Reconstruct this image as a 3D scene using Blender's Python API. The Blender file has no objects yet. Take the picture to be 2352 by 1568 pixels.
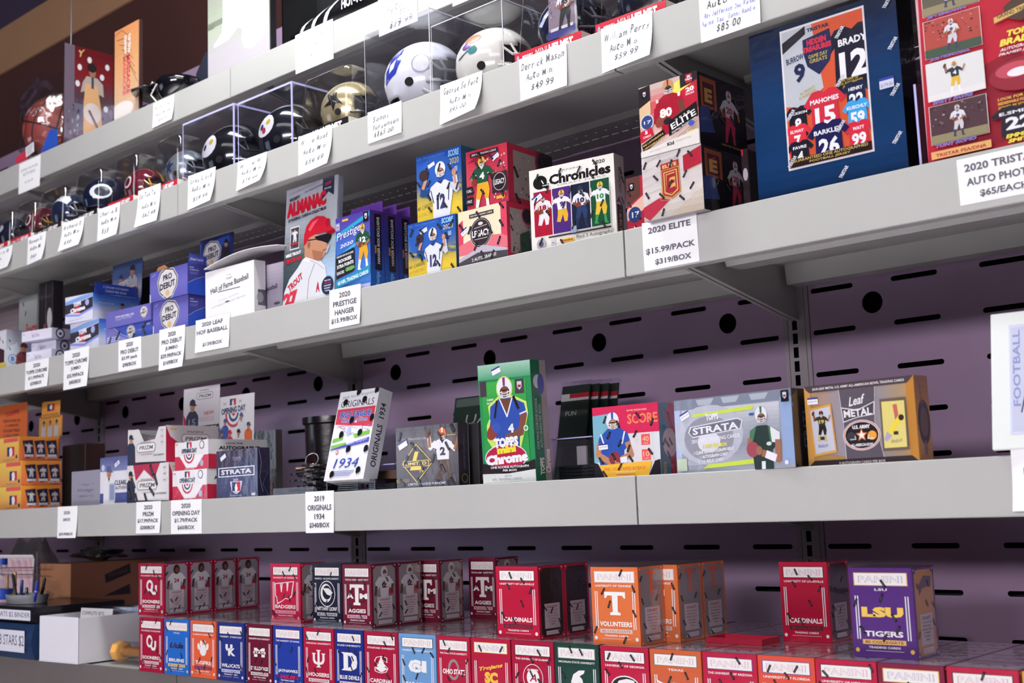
import bpy, bmesh, math, random
from math import sin, cos, pi, radians, sqrt, atan2
from mathutils import Vector, Matrix
S = bpy.context.scene
COL = S.collection
# ------------------------------------------------------------------ camera
PW, PH = 2352, 1568
FPX = 2862.76
CAM = Vector((2.34146, -1.97597, 1.42482))
YAW, PIT, ROL = 0.74181, 0.13051, -0.03738
fw = Vector((-sin(YAW)*cos(PIT), cos(YAW)*cos(PIT), sin(PIT)))
r0 = fw.cross(Vector((0, 0, 1))).normalized(); u0 = r0.cross(fw)
RT = cos(ROL)*r0 + sin(ROL)*u0; UP = -sin(ROL)*r0 + cos(ROL)*u0
cd = bpy.data.cameras.new('camera'); cam = bpy.data.objects.new('camera', cd); COL.objects.link(cam)
cam.matrix_world = Matrix(((RT.x, UP.x, -fw.x, CAM.x), (RT.y, UP.y, -fw.y, CAM.y), (RT.z, UP.z, -fw.z, CAM.z), (0, 0, 0, 1)))
cd.sensor_width = 36; cd.sensor_fit = 'HORIZONTAL'; cd.lens = 36*FPX/PW; cd.clip_start = .05
cd.dof.use_dof = True; cd.dof.focus_distance = 2.05; cd.dof.aperture_fstop = 7.0
S.camera = cam
# ------------------------------------------------------------------ light and exposure
S.view_settings.view_transform = 'Standard'; S.view_settings.look = 'None'
S.view_settings.exposure = 0.0; S.view_settings.gamma = 1; S.view_settings.use_curve_mapping = False
S.cycles.use_denoising = True
S.cycles.max_bounces = 8; S.cycles.transparent_max_bounces = 24; S.cycles.diffuse_bounces = 4; S.cycles.glossy_bounces = 4
S.cycles.caustics_reflective = False; S.cycles.caustics_refractive = False; S.cycles.sample_clamp_indirect = 6
w = bpy.data.worlds.new('world'); S.world = w; w.use_nodes = True
w.node_tree.nodes['Background'].inputs[0].default_value = (.80, .74, .80, 1)
w.node_tree.nodes['Background'].inputs[1].default_value = .03
def area(name, loc, target, sx, sy, power, color=(1, .98, .97), spread=180):
    ld = bpy.data.lights.new(name, 'AREA'); ld.shape = 'RECTANGLE'; ld.size = sx; ld.size_y = sy; ld.energy = power; ld.color = color; ld.spread = radians(spread)
    o = bpy.data.objects.new(name, ld); COL.objects.link(o); o.location = loc
    o.rotation_euler = (Vector(target)-Vector(loc)).to_track_quat('-Z', 'Y').to_euler()
    return o
area('ceiling_tube_near', (.55, -.85, 3.25), (.55, -.42, 2.2), 1.3, .16, 36, (.97, 1, .99))
area('ceiling_tube_middle', (.7, -2.4, 3.3), (.7, -.5, 1.6), 2.0, .3, 8, (.97, 1, .98))
area('ceiling_tube_right', (2.8, -2.6, 3.3), (1.6, -.5, 1.6), 2.4, .3, 14, (.97, 1, .97))
area('added_floor_bounce_light', (.8, -3.5, 3.9), (.8, -3.5, 0), 4.5, 1.6, 265, (.98, .98, 1), 50)  # added downlight: its bounce off the floor brightens the shelf undersides
area('ceiling_tube_far', (3.2, -8.8, 3.0), (1.0, -.5, 1.5), 4.5, .5, 345, (1, .93, .99))
area('window_daylight', (-5.5, -5.5, 2.0), (.0, -.2, 1.5), 2.4, 1.6, 20, (.72, .82, 1))
# ------------------------------------------------------------------ photograph pixel -> point on a real plane
def ray(x, y): return fw + RT*((x-PW/2)/FPX) - UP*((y-PH/2)/FPX)
def onY(x, y, Y): d = ray(x, y); return CAM + d*((Y-CAM.y)/d.y)
def onZ(x, y, Z): d = ray(x, y); return CAM + d*((Z-CAM.z)/d.z)
def onX(x, y, X): d = ray(x, y); return CAM + d*((X-CAM.x)/d.x)
def pj(P):
    d = Vector(P)-CAM; k = FPX/d.dot(fw); return PW/2+d.dot(RT)*k, PH/2-d.dot(UP)*k
# ------------------------------------------------------------------ materials
MATS = {}
def C(h):
    if not isinstance(h, str): return tuple(h)[:3]
    h = h.lstrip('#')
    if len(h) == 3: h = ''.join(c*2 for c in h)
    return tuple(((v/12.92) if v <= .04045 else ((v+.055)/1.055)**2.4) for v in (int(h[i:i+2], 16)/255 for i in (0, 2, 4)))
def mat(name, col=None, rough=.5, metal=0, coat=0, bump=0, bscale=80, mottle=.04, mscale=9, attr=False, spec=.5):
    if name in MATS: return MATS[name]
    m = bpy.data.materials.new(name); m.use_nodes = True; nt = m.node_tree; b = nt.nodes['Principled BSDF']
    b.inputs['Roughness'].default_value = rough; b.inputs['Metallic'].default_value = metal
    b.inputs['Coat Weight'].default_value = coat; b.inputs['Coat Roughness'].default_value = .06
    b.inputs['Specular IOR Level'].default_value = spec
    tc = nt.nodes.new('ShaderNodeTexCoord')
    nz = nt.nodes.new('ShaderNodeTexNoise'); nz.inputs['Scale'].default_value = mscale; nz.inputs['Detail'].default_value = 5
    nt.links.new(tc.outputs['Object'], nz.inputs['Vector'])
    mx = nt.nodes.new('ShaderNodeMix'); mx.data_type = 'RGBA'; mx.blend_type = 'MULTIPLY'
    mx.inputs[0].default_value = 1
    rp = nt.nodes.new('ShaderNodeMapRange'); rp.inputs['To Min'].default_value = 1-mottle*2; rp.inputs['To Max'].default_value = 1+mottle
    nt.links.new(nz.outputs['Fac'], rp.inputs['Value'])
    if attr:
        a = nt.nodes.new('ShaderNodeVertexColor'); a.layer_name = 'Col'; nt.links.new(a.outputs[0], mx.inputs[6])
    else: mx.inputs[6].default_value = (*C(col), 1)
    nt.links.new(rp.outputs[0], mx.inputs[7]); nt.links.new(mx.outputs[2], b.inputs['Base Color'])
    if bump:
        n2 = nt.nodes.new('ShaderNodeTexNoise'); n2.inputs['Scale'].default_value = bscale; n2.inputs['Detail'].default_value = 3
        nt.links.new(tc.outputs['Object'], n2.inputs['Vector'])
        bp = nt.nodes.new('ShaderNodeBump'); bp.inputs['Strength'].default_value = bump; bp.inputs['Distance'].default_value = .002
        nt.links.new(n2.outputs['Fac'], bp.inputs['Height'])
        nt.links.new(bp.outputs[0], b.inputs['Normal'] if not coat else b.inputs['Coat Normal'])
        if coat: nt.links.new(bp.outputs[0], b.inputs['Normal'])
    MATS[name] = m; return m
def clear(name, tint=(1, 1, 1), base=.05, rough=.03, bump=0, bscale=20, ior=1.45, bdist=.004):
    if name in MATS: return MATS[name]
    m = bpy.data.materials.new(name); m.use_nodes = True; nt = m.node_tree; nt.nodes.clear()
    o = nt.nodes.new('ShaderNodeOutputMaterial'); mx = nt.nodes.new('ShaderNodeMixShader')
    t = nt.nodes.new('ShaderNodeBsdfTransparent'); t.inputs[0].default_value = (*tint, 1)
    g = nt.nodes.new('ShaderNodeBsdfGlossy'); g.inputs['Roughness'].default_value = rough
    f = nt.nodes.new('ShaderNodeLayerWeight'); pw = nt.nodes.new('ShaderNodeMath'); pw.operation = 'POWER'; pw.inputs[1].default_value = 4; nt.links.new(f.outputs['Facing'], pw.inputs[0])
    ma = nt.nodes.new('ShaderNodeMath'); ma.operation = 'MULTIPLY_ADD'; ma.inputs[1].default_value = .7; ma.inputs[2].default_value = base; ma.use_clamp = True
    if bump:
        n = nt.nodes.new('ShaderNodeTexNoise'); n.inputs['Scale'].default_value = bscale
        tc = nt.nodes.new('ShaderNodeTexCoord'); nt.links.new(tc.outputs['Object'], n.inputs['Vector'])
        bp = nt.nodes.new('ShaderNodeBump'); bp.inputs['Strength'].default_value = bump; bp.inputs['Distance'].default_value = bdist
        nt.links.new(n.outputs['Fac'], bp.inputs['Height']); nt.links.new(bp.outputs[0], g.inputs['Normal']); nt.links.new(bp.outputs[0], f.inputs['Normal'])
    nt.links.new(pw.outputs[0], ma.inputs[0]); nt.links.new(ma.outputs[0], mx.inputs[0])
    nt.links.new(t.outputs[0], mx.inputs[1]); nt.links.new(g.outputs[0], mx.inputs[2]); nt.links.new(mx.outputs[0], o.inputs[0])
    MATS[name] = m; return m
INK = mat('printed_gloss_card', attr=True, rough=.34, coat=.35, bump=.10, bscale=28, mottle=.02)
WRAP = mat('shrink_wrapped_print', attr=True, rough=.22, coat=.9, bump=.32, bscale=34, mottle=.02)
INKM = mat('printed_matte_paper', attr=True, rough=.75, mottle=.02)
STEEL = mat('shelf_enamel', '#b0b0ad', rough=.42, bump=.05, bscale=300, mottle=.035, mscale=5)
PANEL = mat('back_panel_enamel', '#b096b4', rough=.30, bump=.12, bscale=40, mottle=.06, mscale=6, metal=.25)
UPR = mat('upright_enamel', '#9b9298', rough=.45, mottle=.05)
DARK = mat('dark_void', '#0b090c', rough=.9)
PAPER = mat('white_card_paper', '#f4f5f6', rough=.8, mottle=.01)
ACRYL = clear('acrylic_clear', (.965, .965, .985), .045)
BLIST = clear('blister_plastic', (.95, .95, .96), .11, .07, .6, 12)
BAG = clear('thin_bag_plastic', (.90, .90, .96), .20, .14, 1.0, 16, bdist=.01)
FROST = clear('frosted_plastic', (.80, .80, .82), .16, .25, .3, 30)
ACEDGE = mat('acrylic_polished_edge', '#b9b6ec', rough=.15, coat=.5, mottle=.02)
# ------------------------------------------------------------------ object helpers
def tag(o, label=None, cat=None, group=None, kind=None):
    if label: o['label'] = label
    if cat: o['category'] = cat
    if group: o['group'] = group
    if kind: o['kind'] = kind
    return o
def empty(name, loc=(0, 0, 0), rot=(0, 0, 0), label=None, cat=None, group=None):
    o = bpy.data.objects.new(name, None); COL.objects.link(o); o.location = loc; o.rotation_euler = rot; o.empty_display_size = .02
    return tag(o, label, cat, group)
def link(name, me, m=None, parent=None, loc=None, rot=None):
    o = bpy.data.objects.new(name, me); COL.objects.link(o)
    if m is not None and len(me.materials) == 0:
        for q in (m if isinstance(m, (list, tuple)) else [m]): me.materials.append(q)
    if parent: o.parent = parent
    if loc is not None: o.location = loc
    if rot is not None: o.rotation_euler = rot
    return o
def meshdata(name, vs, fs, smooth=False):
    me = bpy.data.meshes.new(name); me.from_pydata([tuple(v) for v in vs], [], fs); me.update()
    if smooth: me.polygons.foreach_set('use_smooth', [True]*len(me.polygons))
    return me
class G:
    """collects simple solids into one mesh"""
    def __init__(s): s.v = []; s.f = []; s.mi = []; s.cur = 0
    def add(s, vs, fs):
        n = len(s.v); s.v += [tuple(v) for v in vs]; s.f += [tuple(i+n for i in f) for f in fs]; s.mi += [s.cur]*len(fs); return s
    def box(s, x0, y0, z0, x1, y1, z1, b=0):
        if b <= 0:
            vs = [(x, y, z) for z in (z0, z1) for y in (y0, y1) for x in (x0, x1)]
            return s.add(vs, [(0, 2, 3, 1), (4, 5, 7, 6), (0, 1, 5, 4), (2, 6, 7, 3), (0, 4, 6, 2), (1, 3, 7, 5)])
        vs = []; idx = {}
        X = (x0, x1); Y = (y0, y1); Z = (z0, z1)
        for i in (0, 1):
            for j in (0, 1):
                for k in (0, 1):
                    sx, sy, sz = (1-2*i)*b, (1-2*j)*b, (1-2*k)*b
                    for a, p in enumerate(((X[i], Y[j]+sy, Z[k]+sz), (X[i]+sx, Y[j], Z[k]+sz), (X[i]+sx, Y[j]+sy, Z[k]))):
                        idx[(i, j, k, a)] = len(vs); vs.append(p)
        fs = []
        for i in (0, 1):
            q = [idx[(i, j, k, 0)] for j, k in ((0, 0), (1, 0), (1, 1), (0, 1))]; fs.append(q if i else q[::-1])
            q = [idx[(j, i, k, 1)] for j, k in ((0, 0), (1, 0), (1, 1), (0, 1))]; fs.append(q[::-1] if i else q)
            q = [idx[(j, k, i, 2)] for j, k in ((0, 0), (1, 0), (1, 1), (0, 1))]; fs.append(q if i else q[::-1])
        for i in (0, 1):
            for j in (0, 1):
                a = [idx[(i, j, 0, 0)], idx[(i, j, 1, 0)], idx[(i, j, 1, 1)], idx[(i, j, 0, 1)]]; fs.append(a)
                a = [idx[(i, 0, j, 0)], idx[(i, 1, j, 0)], idx[(i, 1, j, 2)], idx[(i, 0, j, 2)]]; fs.append(a)
                a = [idx[(0, i, j, 1)], idx[(1, i, j, 1)], idx[(1, i, j, 2)], idx[(0, i, j, 2)]]; fs.append(a)
                for k in (0, 1): fs.append([idx[(i, j, k, 0)], idx[(i, j, k, 1)], idx[(i, j, k, 2)]])
        return s.add(vs, fs)
    def prism(s, poly, a0, a1, axis='x'):
        """extrude a polygon of 2D points along an axis; x: (y,z)  y: (x,z)  z: (x,y)"""
        def P(p, a): return {'x': (a, p[0], p[1]), 'y': (p[0], a, p[1]), 'z': (p[0], p[1], a)}[axis]
        n = len(poly); vs = [P(p, a0) for p in poly]+[P(p, a1) for p in poly]
        fs = [tuple(range(n))[::-1], tuple(range(n, 2*n))]+[(i, (i+1) % n, n+(i+1) % n, n+i) for i in range(n)]
        return s.add(vs, fs)
    def tube(s, pts, r, n=8, closed=False, cap=True):
        pts = [Vector(p) for p in pts]; m = len(pts); vs = []; fs = []; prev = None
        for i, p in enumerate(pts):
            if closed: t = (pts[(i+1) % m]-pts[i-1])
            else: t = pts[min(i+1, m-1)]-pts[max(i-1, 0)]
            t.normalize()
            if prev is None:
                a = Vector((0, 0, 1)) if abs(t.z) < .9 else Vector((1, 0, 0)); nn = t.cross(a).normalized()
            else: nn = (prev-t*prev.dot(t)).normalized()
            prev = nn; bb = t.cross(nn); rr = r[i] if isinstance(r, (list, tuple)) else r
            vs += [p+(nn*cos(2*pi*k/n)+bb*sin(2*pi*k/n))*rr for k in range(n)]
        for i in range(m if closed else m-1):
            j = (i+1) % m
            for k in range(n): fs.append((i*n+k, i*n+(k+1) % n, j*n+(k+1) % n, j*n+k))
        if cap and not closed: fs += [tuple(range(n))[::-1], tuple(range((m-1)*n, m*n))]
        return s.add(vs, fs)
    def lathe(s, prof, cx=0, cy=0, n=24, axis='z', closed=False):
        """prof = [(r,z)...]"""
        vs = []; fs = []; m = len(prof)
        for r, z in prof:
            for k in range(n):
                a = 2*pi*k/n; vs.append((cx+r*cos(a), cy+r*sin(a), z) if axis == 'z' else ((z, cx+r*cos(a), cy+r*sin(a)) if axis == 'x' else (cx+r*cos(a), z, cy+r*sin(a))))
        for i in range(m-1):
            for k in range(n): fs.append((i*n+k, i*n+(k+1) % n, (i+1)*n+(k+1) % n, (i+1)*n+k))
        fs += [tuple(range(n))[::-1], tuple(range((m-1)*n, m*n))]
        return s.add(vs, fs)
    def xform(s, f): s.v = [tuple(f(Vector(v))) for v in s.v]; return s
    def make(s, name, m, parent=None, smooth=False, loc=None, rot=None, recalc=True):
        me = meshdata(name, s.v, s.f, smooth)
        ms = m if isinstance(m, (list, tuple)) else [m]
        for q in ms: me.materials.append(q)
        if len(ms) > 1: me.polygons.foreach_set('material_index', s.mi)
        if recalc:
            bm = bmesh.new(); bm.from_mesh(me); bmesh.ops.recalc_face_normals(bm, faces=bm.faces); bm.to_mesh(me); bm.free()
        if smooth:
            try: me.set_sharp_from_angle(angle=radians(38))
            except Exception: pass
        return link(name, me, None, parent, loc, rot)
# ------------------------------------------------------------------ flat print: polygons and lettering laid on a face
_txt = {}
def glyphs(s, bold=0.0):
    bold = min(bold, .055 if bold < .07 else .075)
    k = (s, round(bold, 3))
    if k in _txt: return _txt[k]
    cu = bpy.data.curves.new('t', 'FONT'); cu.body = s; cu.resolution_u = 2; cu.offset = bold; cu.fill_mode = 'FRONT' if hasattr(cu, 'fill_mode') else cu.fill_mode
    cu.size = 1; o = bpy.data.objects.new('t', cu); COL.objects.link(o)
    dg = bpy.context.evaluated_depsgraph_get(); me = o.evaluated_get(dg).to_mesh()
    vs = [(v.co.x, v.co.y) for v in me.vertices]; fs = [tuple(p.vertices) for p in me.polygons]
    o.evaluated_get(dg).to_mesh_clear(); bpy.data.objects.remove(o); bpy.data.curves.remove(cu)
    _txt[k] = (vs, fs); return _txt[k]
def clip(poly, x0, y0, x1, y1):
    for ax, lim, sg in ((0, x0, 1), (0, x1, -1), (1, y0, 1), (1, y1, -1)):
        out = []; n = len(poly)
        for i in range(n):
            a, b = poly[i], poly[(i+1) % n]; da = (a[ax]-lim)*sg; db = (b[ax]-lim)*sg
            if da >= 0: out.append(a)
            if (da >= 0) != (db >= 0):
                t = da/(da-db); out.append((a[0]+(b[0]-a[0])*t, a[1]+(b[1]-a[1])*t))
        poly = out
        if len(poly) < 3: return []
    return poly
class Art:
    """flat artwork; coordinates are fractions of the face, y measured downwards"""
    def __init__(s, w, h): s.w = w; s.h = h; s.P = []; s.k = 0; s.c = (0, 0, 1, 1); s.T = None
    def _put(s, pts, col):
        if s.T: pts = [s.T(x, y) for x, y in pts]
        q = clip(pts, *s.c)
        if q: s.P.append((q, col, s.k))
    def p(s, pts, col): s.k += 1; s._put(list(pts), C(col)); return s
    def r(s, x0, y0, x1, y1, col): return s.p([(x0, y0), (x1, y0), (x1, y1), (x0, y1)], col)
    def e(s, cx, cy, rx, ry, col, n=20, rot=0):
        """rx as fraction of width, ry as fraction of width too when negative"""
        if ry < 0: ry = -ry*s.w/s.h
        a = radians(rot); W, H = (s.w, s.h) if not s.T else (s.w, s.h)
        return s.p([(cx+(rx*W*cos(t)*cos(a)-ry*H*sin(t)*sin(a))/W, cy+(rx*W*cos(t)*sin(a)+ry*H*sin(t)*cos(a))/H) for t in (2*pi*i/n for i in range(n))], col)
    def ring(s, cx, cy, rx, ry, t, c1, c2): return s.e(cx, cy, rx, ry, c1).e(cx, cy, rx-t, (ry-t*s.w/s.h) if ry > 0 else ry+t, c2)
    def l(s, pts, wd, col):
        """thick polyline, width as fraction of face width"""
        s.k += 1; c = C(col)
        for (x0, y0), (x1, y1) in zip(pts, pts[1:]):
            dx, dy = (x1-x0)*s.w, (y1-y0)*s.h; L = sqrt(dx*dx+dy*dy) or 1; nx, ny = -dy/L*wd*s.w/2, dx/L*wd*s.w/2
            ex, ey = dx/L*wd*s.w*.3, dy/L*wd*s.w*.3
            s._put([(x0+(nx-ex)/s.w, y0+(ny-ey)/s.h), (x1+(nx+ex)/s.w, y1+(ny+ey)/s.h), (x1+(-nx+ex)/s.w, y1+(-ny+ey)/s.h), (x0+(-nx-ex)/s.w, y0+(-ny-ey)/s.h)], c)
            s.k += .02
        return s
    def t(s, txt, cx, cy, wd, hd, col, rot=0, bold=0.02, shear=0, out=None, ow=.05, keep=False):
        """text fitted into a box wd x hd (fractions) centred at cx, cy"""
        if not txt.strip(): return s
        vs, fs = glyphs(txt, bold)
        if not vs: return s
        sh = [(x+shear*y, y) for x, y in vs]
        x0 = min(v[0] for v in sh); x1 = max(v[0] for v in sh); y0 = min(v[1] for v in sh); y1 = max(v[1] for v in sh)
        sx = wd*s.w/max(x1-x0, 1e-4); sy = hd*s.h/max(y1-y0, 1e-4)
        if keep: sx = sy = min(sx, sy)
        a = radians(rot); mx, my = (x0+x1)/2, (y0+y1)/2
        def lay(V, F, colr):
            s.k += 1; V = [(x+shear*y, y) for x, y in V]; c = C(colr)
            Q = []
            for x, y in V:
                X = (x-mx)*sx; Y = (y-my)*sy
                Q.append((cx+(X*cos(a)-Y*sin(a))/s.w, cy-(X*sin(a)+Y*cos(a))/s.h))
            for f in F: s._put([Q[i] for i in f], c)
        if out is not None: lay(*glyphs(txt, min(bold, .055)+ow), out)
        lay(vs, fs, col); return s
    def hand(s, txt, x, cy, wd, hd, col, seed=0, rot=0, bold=-.008, shear=.25):
        """handwriting: glyphs set one by one with an uneven baseline, starting at x"""
        rr = random.Random(seed); n = len(txt); adv = []
        for ch in txt: adv.append(.35 if ch == ' ' else (.34 if ch in "il.',!I" else (.85 if ch in 'mwMW' else .6)))
        tot = sum(adv); px = x
        for ch, a in zip(txt, adv):
            ww = wd*a/tot
            if ch != ' ':
                tall = ch.isupper() or ch.isdigit() or ch in 'bdfhklt$!'
                hh = hd*(1.0 if tall else .62)*rr.uniform(.9, 1.12); yc = cy+(hd-hh)/2*(1 if ch not in 'gpqyj' else 1.9)+hd*rr.uniform(-.07, .07)
                dxr = (px+ww/2-x)*s.w*sin(radians(rot))/s.h
                s.t(ch, px+ww/2, yc-dxr, ww*(.8 if a > .4 else .35), hh if ch not in '.,' else hd*.12, col, rot+rr.uniform(-6, 6), bold, shear)
            px += ww
        return s
    def seals(s, seed, n=9, col='#17151a', sz=.13):
        rr = random.Random(seed); placed = []
        for i in range(n):
            for _ in range(12):
                x, y = rr.uniform(.06, .94), rr.uniform(.05, .95)
                if all(abs(x-a)*s.w+abs(y-b)*s.h > .22*s.w for a, b in placed): break
            placed.append((x, y)); a = radians(rr.choice((55, 60, -58, -62, 50))+rr.uniform(-8, 8)); L = sz*s.w/2; W = L*.28
            P = lambda u, v: (x+(u*cos(a)-v*sin(a))/s.w, y+(u*sin(a)+v*cos(a))/s.h)
            s.p([P(-L, -W), P(L, -W), P(L, W), P(-L, W)], col)
            s.p([P(-L*.7, -W*.25), P(L*.7, -W*.25), P(L*.7, W*.3), P(-L*.7, W*.3)], '#5b5860')
        return s
    def sub(s, x0, y0, x1, y1):
        """draw into a sub rectangle with its own 0..1 coordinates"""
        b = Art((x1-x0)*s.w, (y1-y0)*s.h); b.parent = s; b.box = (x0, y0, x1, y1); b.k = s.k; return b
    def done(s):
        x0, y0, x1, y1 = s.box; q = s.parent
        for pts, c, k in s.P: q.P.append(([(x0+x*(x1-x0), y0+y*(y1-y0)) for x, y in pts], c, k))
        q.k = max(q.k, s.k); return q
    def make(s, name, parent, m=None, frame=None, warp=None, base=.0003, step=.00003):
        """frame(u,v,d) -> local point, u to the right, v upwards in metres, d out of the face"""
        vs = []; fs = []; cols = []
        for pts, c, k in s.P:
            n = len(vs); d = base+step*k
            for x, y in pts: vs.append(frame(x*s.w, (1-y)*s.h, d)); cols.append((*c, 1))
            fs.append(tuple(range(n, n+len(pts))))
        me = meshdata(name, vs, fs); ca = me.color_attributes.new('Col', 'FLOAT_COLOR', 'POINT')
        ca.data.foreach_set('color', [q for c in cols for q in c])
        return link(name, me, m or INK, parent)
# ------------------------------------------------------------------ cartons
def front(u, v, d): return (u, -d, v)
def sidef(w): return lambda u, v, d: (w+d, u, v)
def solve(TL, TR, zb, Y, xs=None, d=None, rot=None, yb=None):
    """real position and size of a carton from its photographed corners: stands on height zb with its front left corner on plane Y"""
    P = onY(TL[0], TL[1], Y); h = P.z-zb
    if rot is None:
        Q = onZ(TR[0], TR[1], P.z); a = atan2(Q.y-P.y, Q.x-P.x); wd = (Q-P).xy.length
        if abs(a) > radians(30): rot = 0
    if rot is not None:
        a = radians(rot); lo, hi = .001, 1.5
        for _ in range(40):
            m = (lo+hi)/2
            if pj((P.x+m*cos(a), P.y+m*sin(a), P.z))[0] < TR[0]: lo = m
            else: hi = m
        wd = lo
    if d is None:
        lo, hi = .001, .6; R = Vector((P.x+wd*cos(a), P.y+wd*sin(a), P.z))
        for _ in range(40):
            m = (lo+hi)/2
            if pj((R.x-m*sin(a), R.y+m*cos(a), R.z))[0] < xs: lo = m
            else: hi = m
        d = lo
    return Vector((P.x, P.y, zb)), wd, d, h, a
def lid_lines(g, w, d, h): return g
def carton(name, label, S_, body='#888', group=None, cat='box', lean=0, gloss=True, fa=None, sa=None, open_top=False, ta=None, raise_=0, shrink=None):
    """S_ = (loc, w, d, h, angle).  fa(Art), sa(Art), ta(Art) draw the front, the right side and the top"""
    loc, wd, d, h, a = S_
    root = empty(name, (loc.x, loc.y, loc.z+raise_), (radians(-lean), 0, a), label, cat, group)
    if lean: root.rotation_mode = 'XYZ'
    bm = mat('card_'+body.strip('#'), body, rough=.45, coat=.3, bump=.06)
    g = G()
    if open_top:
        t = .0015; g.box(0, 0, 0, wd, d, t); g.box(0, 0, t, wd, t, h); g.box(0, d-t, t, wd, d, h); g.box(0, t, t, t, d-t, h); g.box(wd-t, t, t, wd, d-t, h)
    else: g.box(0, 0, 0, wd, d, h, min(.0012, h*.1))
    g.make('carton_body', bm, root)
    ink = WRAP if gloss else INK
    if fa:
        A = Art(wd, h); fa(A); A.make('front_artwork', root, ink, front)
    if sa:
        A = Art(d, h); sa(A); A.make('side_artwork', root, ink, sidef(wd))
    if ta:
        A = Art(wd, d); ta(A); A.make('top_artwork', root, ink, lambda u, v, q: (u, v, h+q))
    return root
def attach(o, parent):
    """keep the piece where it stands in the world but make it a part of the thing"""
    bpy.context.view_layer.update(); mw = o.matrix_world.copy(); o.parent = parent; o.matrix_parent_inverse = parent.matrix_world.inverted(); o.matrix_world = mw
    return o
def copy_tree(o, parent=None):
    c = o.copy(); COL.objects.link(c)
    if parent: c.parent = parent
    for ch in o.children: copy_tree(ch, c)
    return c
# ------------------------------------------------------------------ room
L = 1.219; FY = -.492
Z1, Z2, Z3, Z4, Z5 = 2.4539, 2.1543, 1.8316, 1.4614, 1.1000
FH = .0718; Y1 = FY+.140; FY5 = -.497
def struct(name, g, m): return tag(g.make(name, m), kind='structure')
struct('floor', G().box(-8, -10, -.1, 6, .5, 0), mat('floor_tile', '#c6c1c4', rough=.4, mottle=.1))
struct('wall_back', G().box(-8, .15, 0, 6, .3, 4.2), mat('wall_brown_paint', '#3c1812', rough=.85, mottle=.12, mscale=2))
struct('trim_1', G().prism([(.15, 3.160), (.144, 3.162), (.144, 3.343), (.15, 3.345)], -8, 6), mat('soffit_tan_paint', '#8d6a4d', rough=.8, mottle=.05))
struct('trim_2', G().box(-8, .146, 3.346, 6, .15, 4.2), mat('upper_wall_purple_paint', '#2c2038', rough=.85, mottle=.05))
struct('ceiling', G().box(-8, -10, 4.2, 6, .5, 4.3), mat('ceiling_paint', '#3c3843', rough=.9))
struct('wall_left', G().box(-8.1, -10, 0, -8, .3, 4.2), mat('wall_side_paint', '#4c4650', rough=.9))
struct('wall_right', G().box(6, -10, 0, 6.1, .3, 4.2), MATS['wall_side_paint'])
struct('wall_front', G().box(-8, -10.1, 0, 6, -10, 4.2), MATS['wall_side_paint'])
# ------------------------------------------------------------------ slotted back panels and uprights
def cut_sheet(name, outer, holes, th, m, parent, axis='y'):
    """sheet with real cut-outs, outline in (x,z), thickness in y"""
    cu = bpy.data.curves.new(name, 'CURVE'); cu.dimensions = '2D'; cu.fill_mode = 'BOTH'; cu.extrude = th/2; cu.resolution_u = 1
    for poly in [outer]+holes:
        sp = cu.splines.new('POLY'); sp.points.add(len(poly)-1)
        for q, (x, y) in zip(sp.points, poly): q.co = (x, y, 0, 1)
        sp.use_cyclic_u = True
    o = bpy.data.objects.new(name, cu); COL.objects.link(o); dg = bpy.context.evaluated_depsgraph_get()
    me0 = o.evaluated_get(dg).to_mesh()
    vs = [((v.co.x, -v.co.z, v.co.y) if axis == 'y' else (v.co.x, v.co.y, v.co.z)) for v in me0.vertices]; fs = [tuple(p.vertices) for p in me0.polygons]
    o.evaluated_get(dg).to_mesh_clear(); bpy.data.objects.remove(o); bpy.data.curves.remove(cu)
    return link(name, meshdata(name, vs, fs), m, parent)
def oblong(x0, x1, zc, h, n=5):
    r = h/2; return [(x1-r+r*cos(-pi/2+pi*i/n), zc+r*sin(-pi/2+pi*i/n)) for i in range(n+1)]+[(x0+r+r*cos(pi/2+pi*i/n), zc+r*sin(pi/2+pi*i/n)) for i in range(n+1)]
def roundrect(x0, z0, x1, z1, r=.002):
    return [(x0+r, z0), (x1-r, z0), (x1, z0+r), (x1, z1-r), (x1-r, z1), (x0+r, z1), (x0, z1-r), (x0, z0+r)]
holes = []
for n in range(-12, 14):
    z = 1.782-n*.0747
    for k in range(8):
        holes.append(oblong(.035+k*.1525, .117+k*.1525, z, .0088))
for zc in (1.747, 2.643, .9):
    for k in range(4): holes.append([(.151+.309*k+.019*cos(2*pi*i/20), zc+.019*sin(2*pi*i/20)) for i in range(20)])
where = ['behind the left end of the shelves', 'behind the white cardboard box and tan stack', 'behind the middle of the shelves', 'behind the right end of the shelves']
pan0 = None
for i, k in enumerate((-2, -1, 0, 1)):
    r = empty('back_panel', (k*L, .0025, 0), label='purplish grey slotted metal back panel '+where[i], cat='panel', group='slotted back panels')
    if pan0 is None: pan0 = cut_sheet('slotted_sheet', [(.030, .72), (L-.023, .72), (L-.023, 2.727), (.030, 2.727)], holes, .0012, PANEL, r)
    else:
        c = pan0.copy(); COL.objects.link(c); c.parent = r
    G().box(.03, .045, .72, L-.023, .05, 2.72).make('dark_backing', DARK, r)
sl = [roundrect(-.005, 1.72634+k*.02498-.0095, .005, 1.72634+k*.02498+.0095, .002) for k in range(-40, 41)]
up0 = None
uw = ['left of the white cardboard box', 'under the left shelf joints', 'right behind the dark pencil cups', 'between the silver box and gold box', 'right of everything at the far end']
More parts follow.
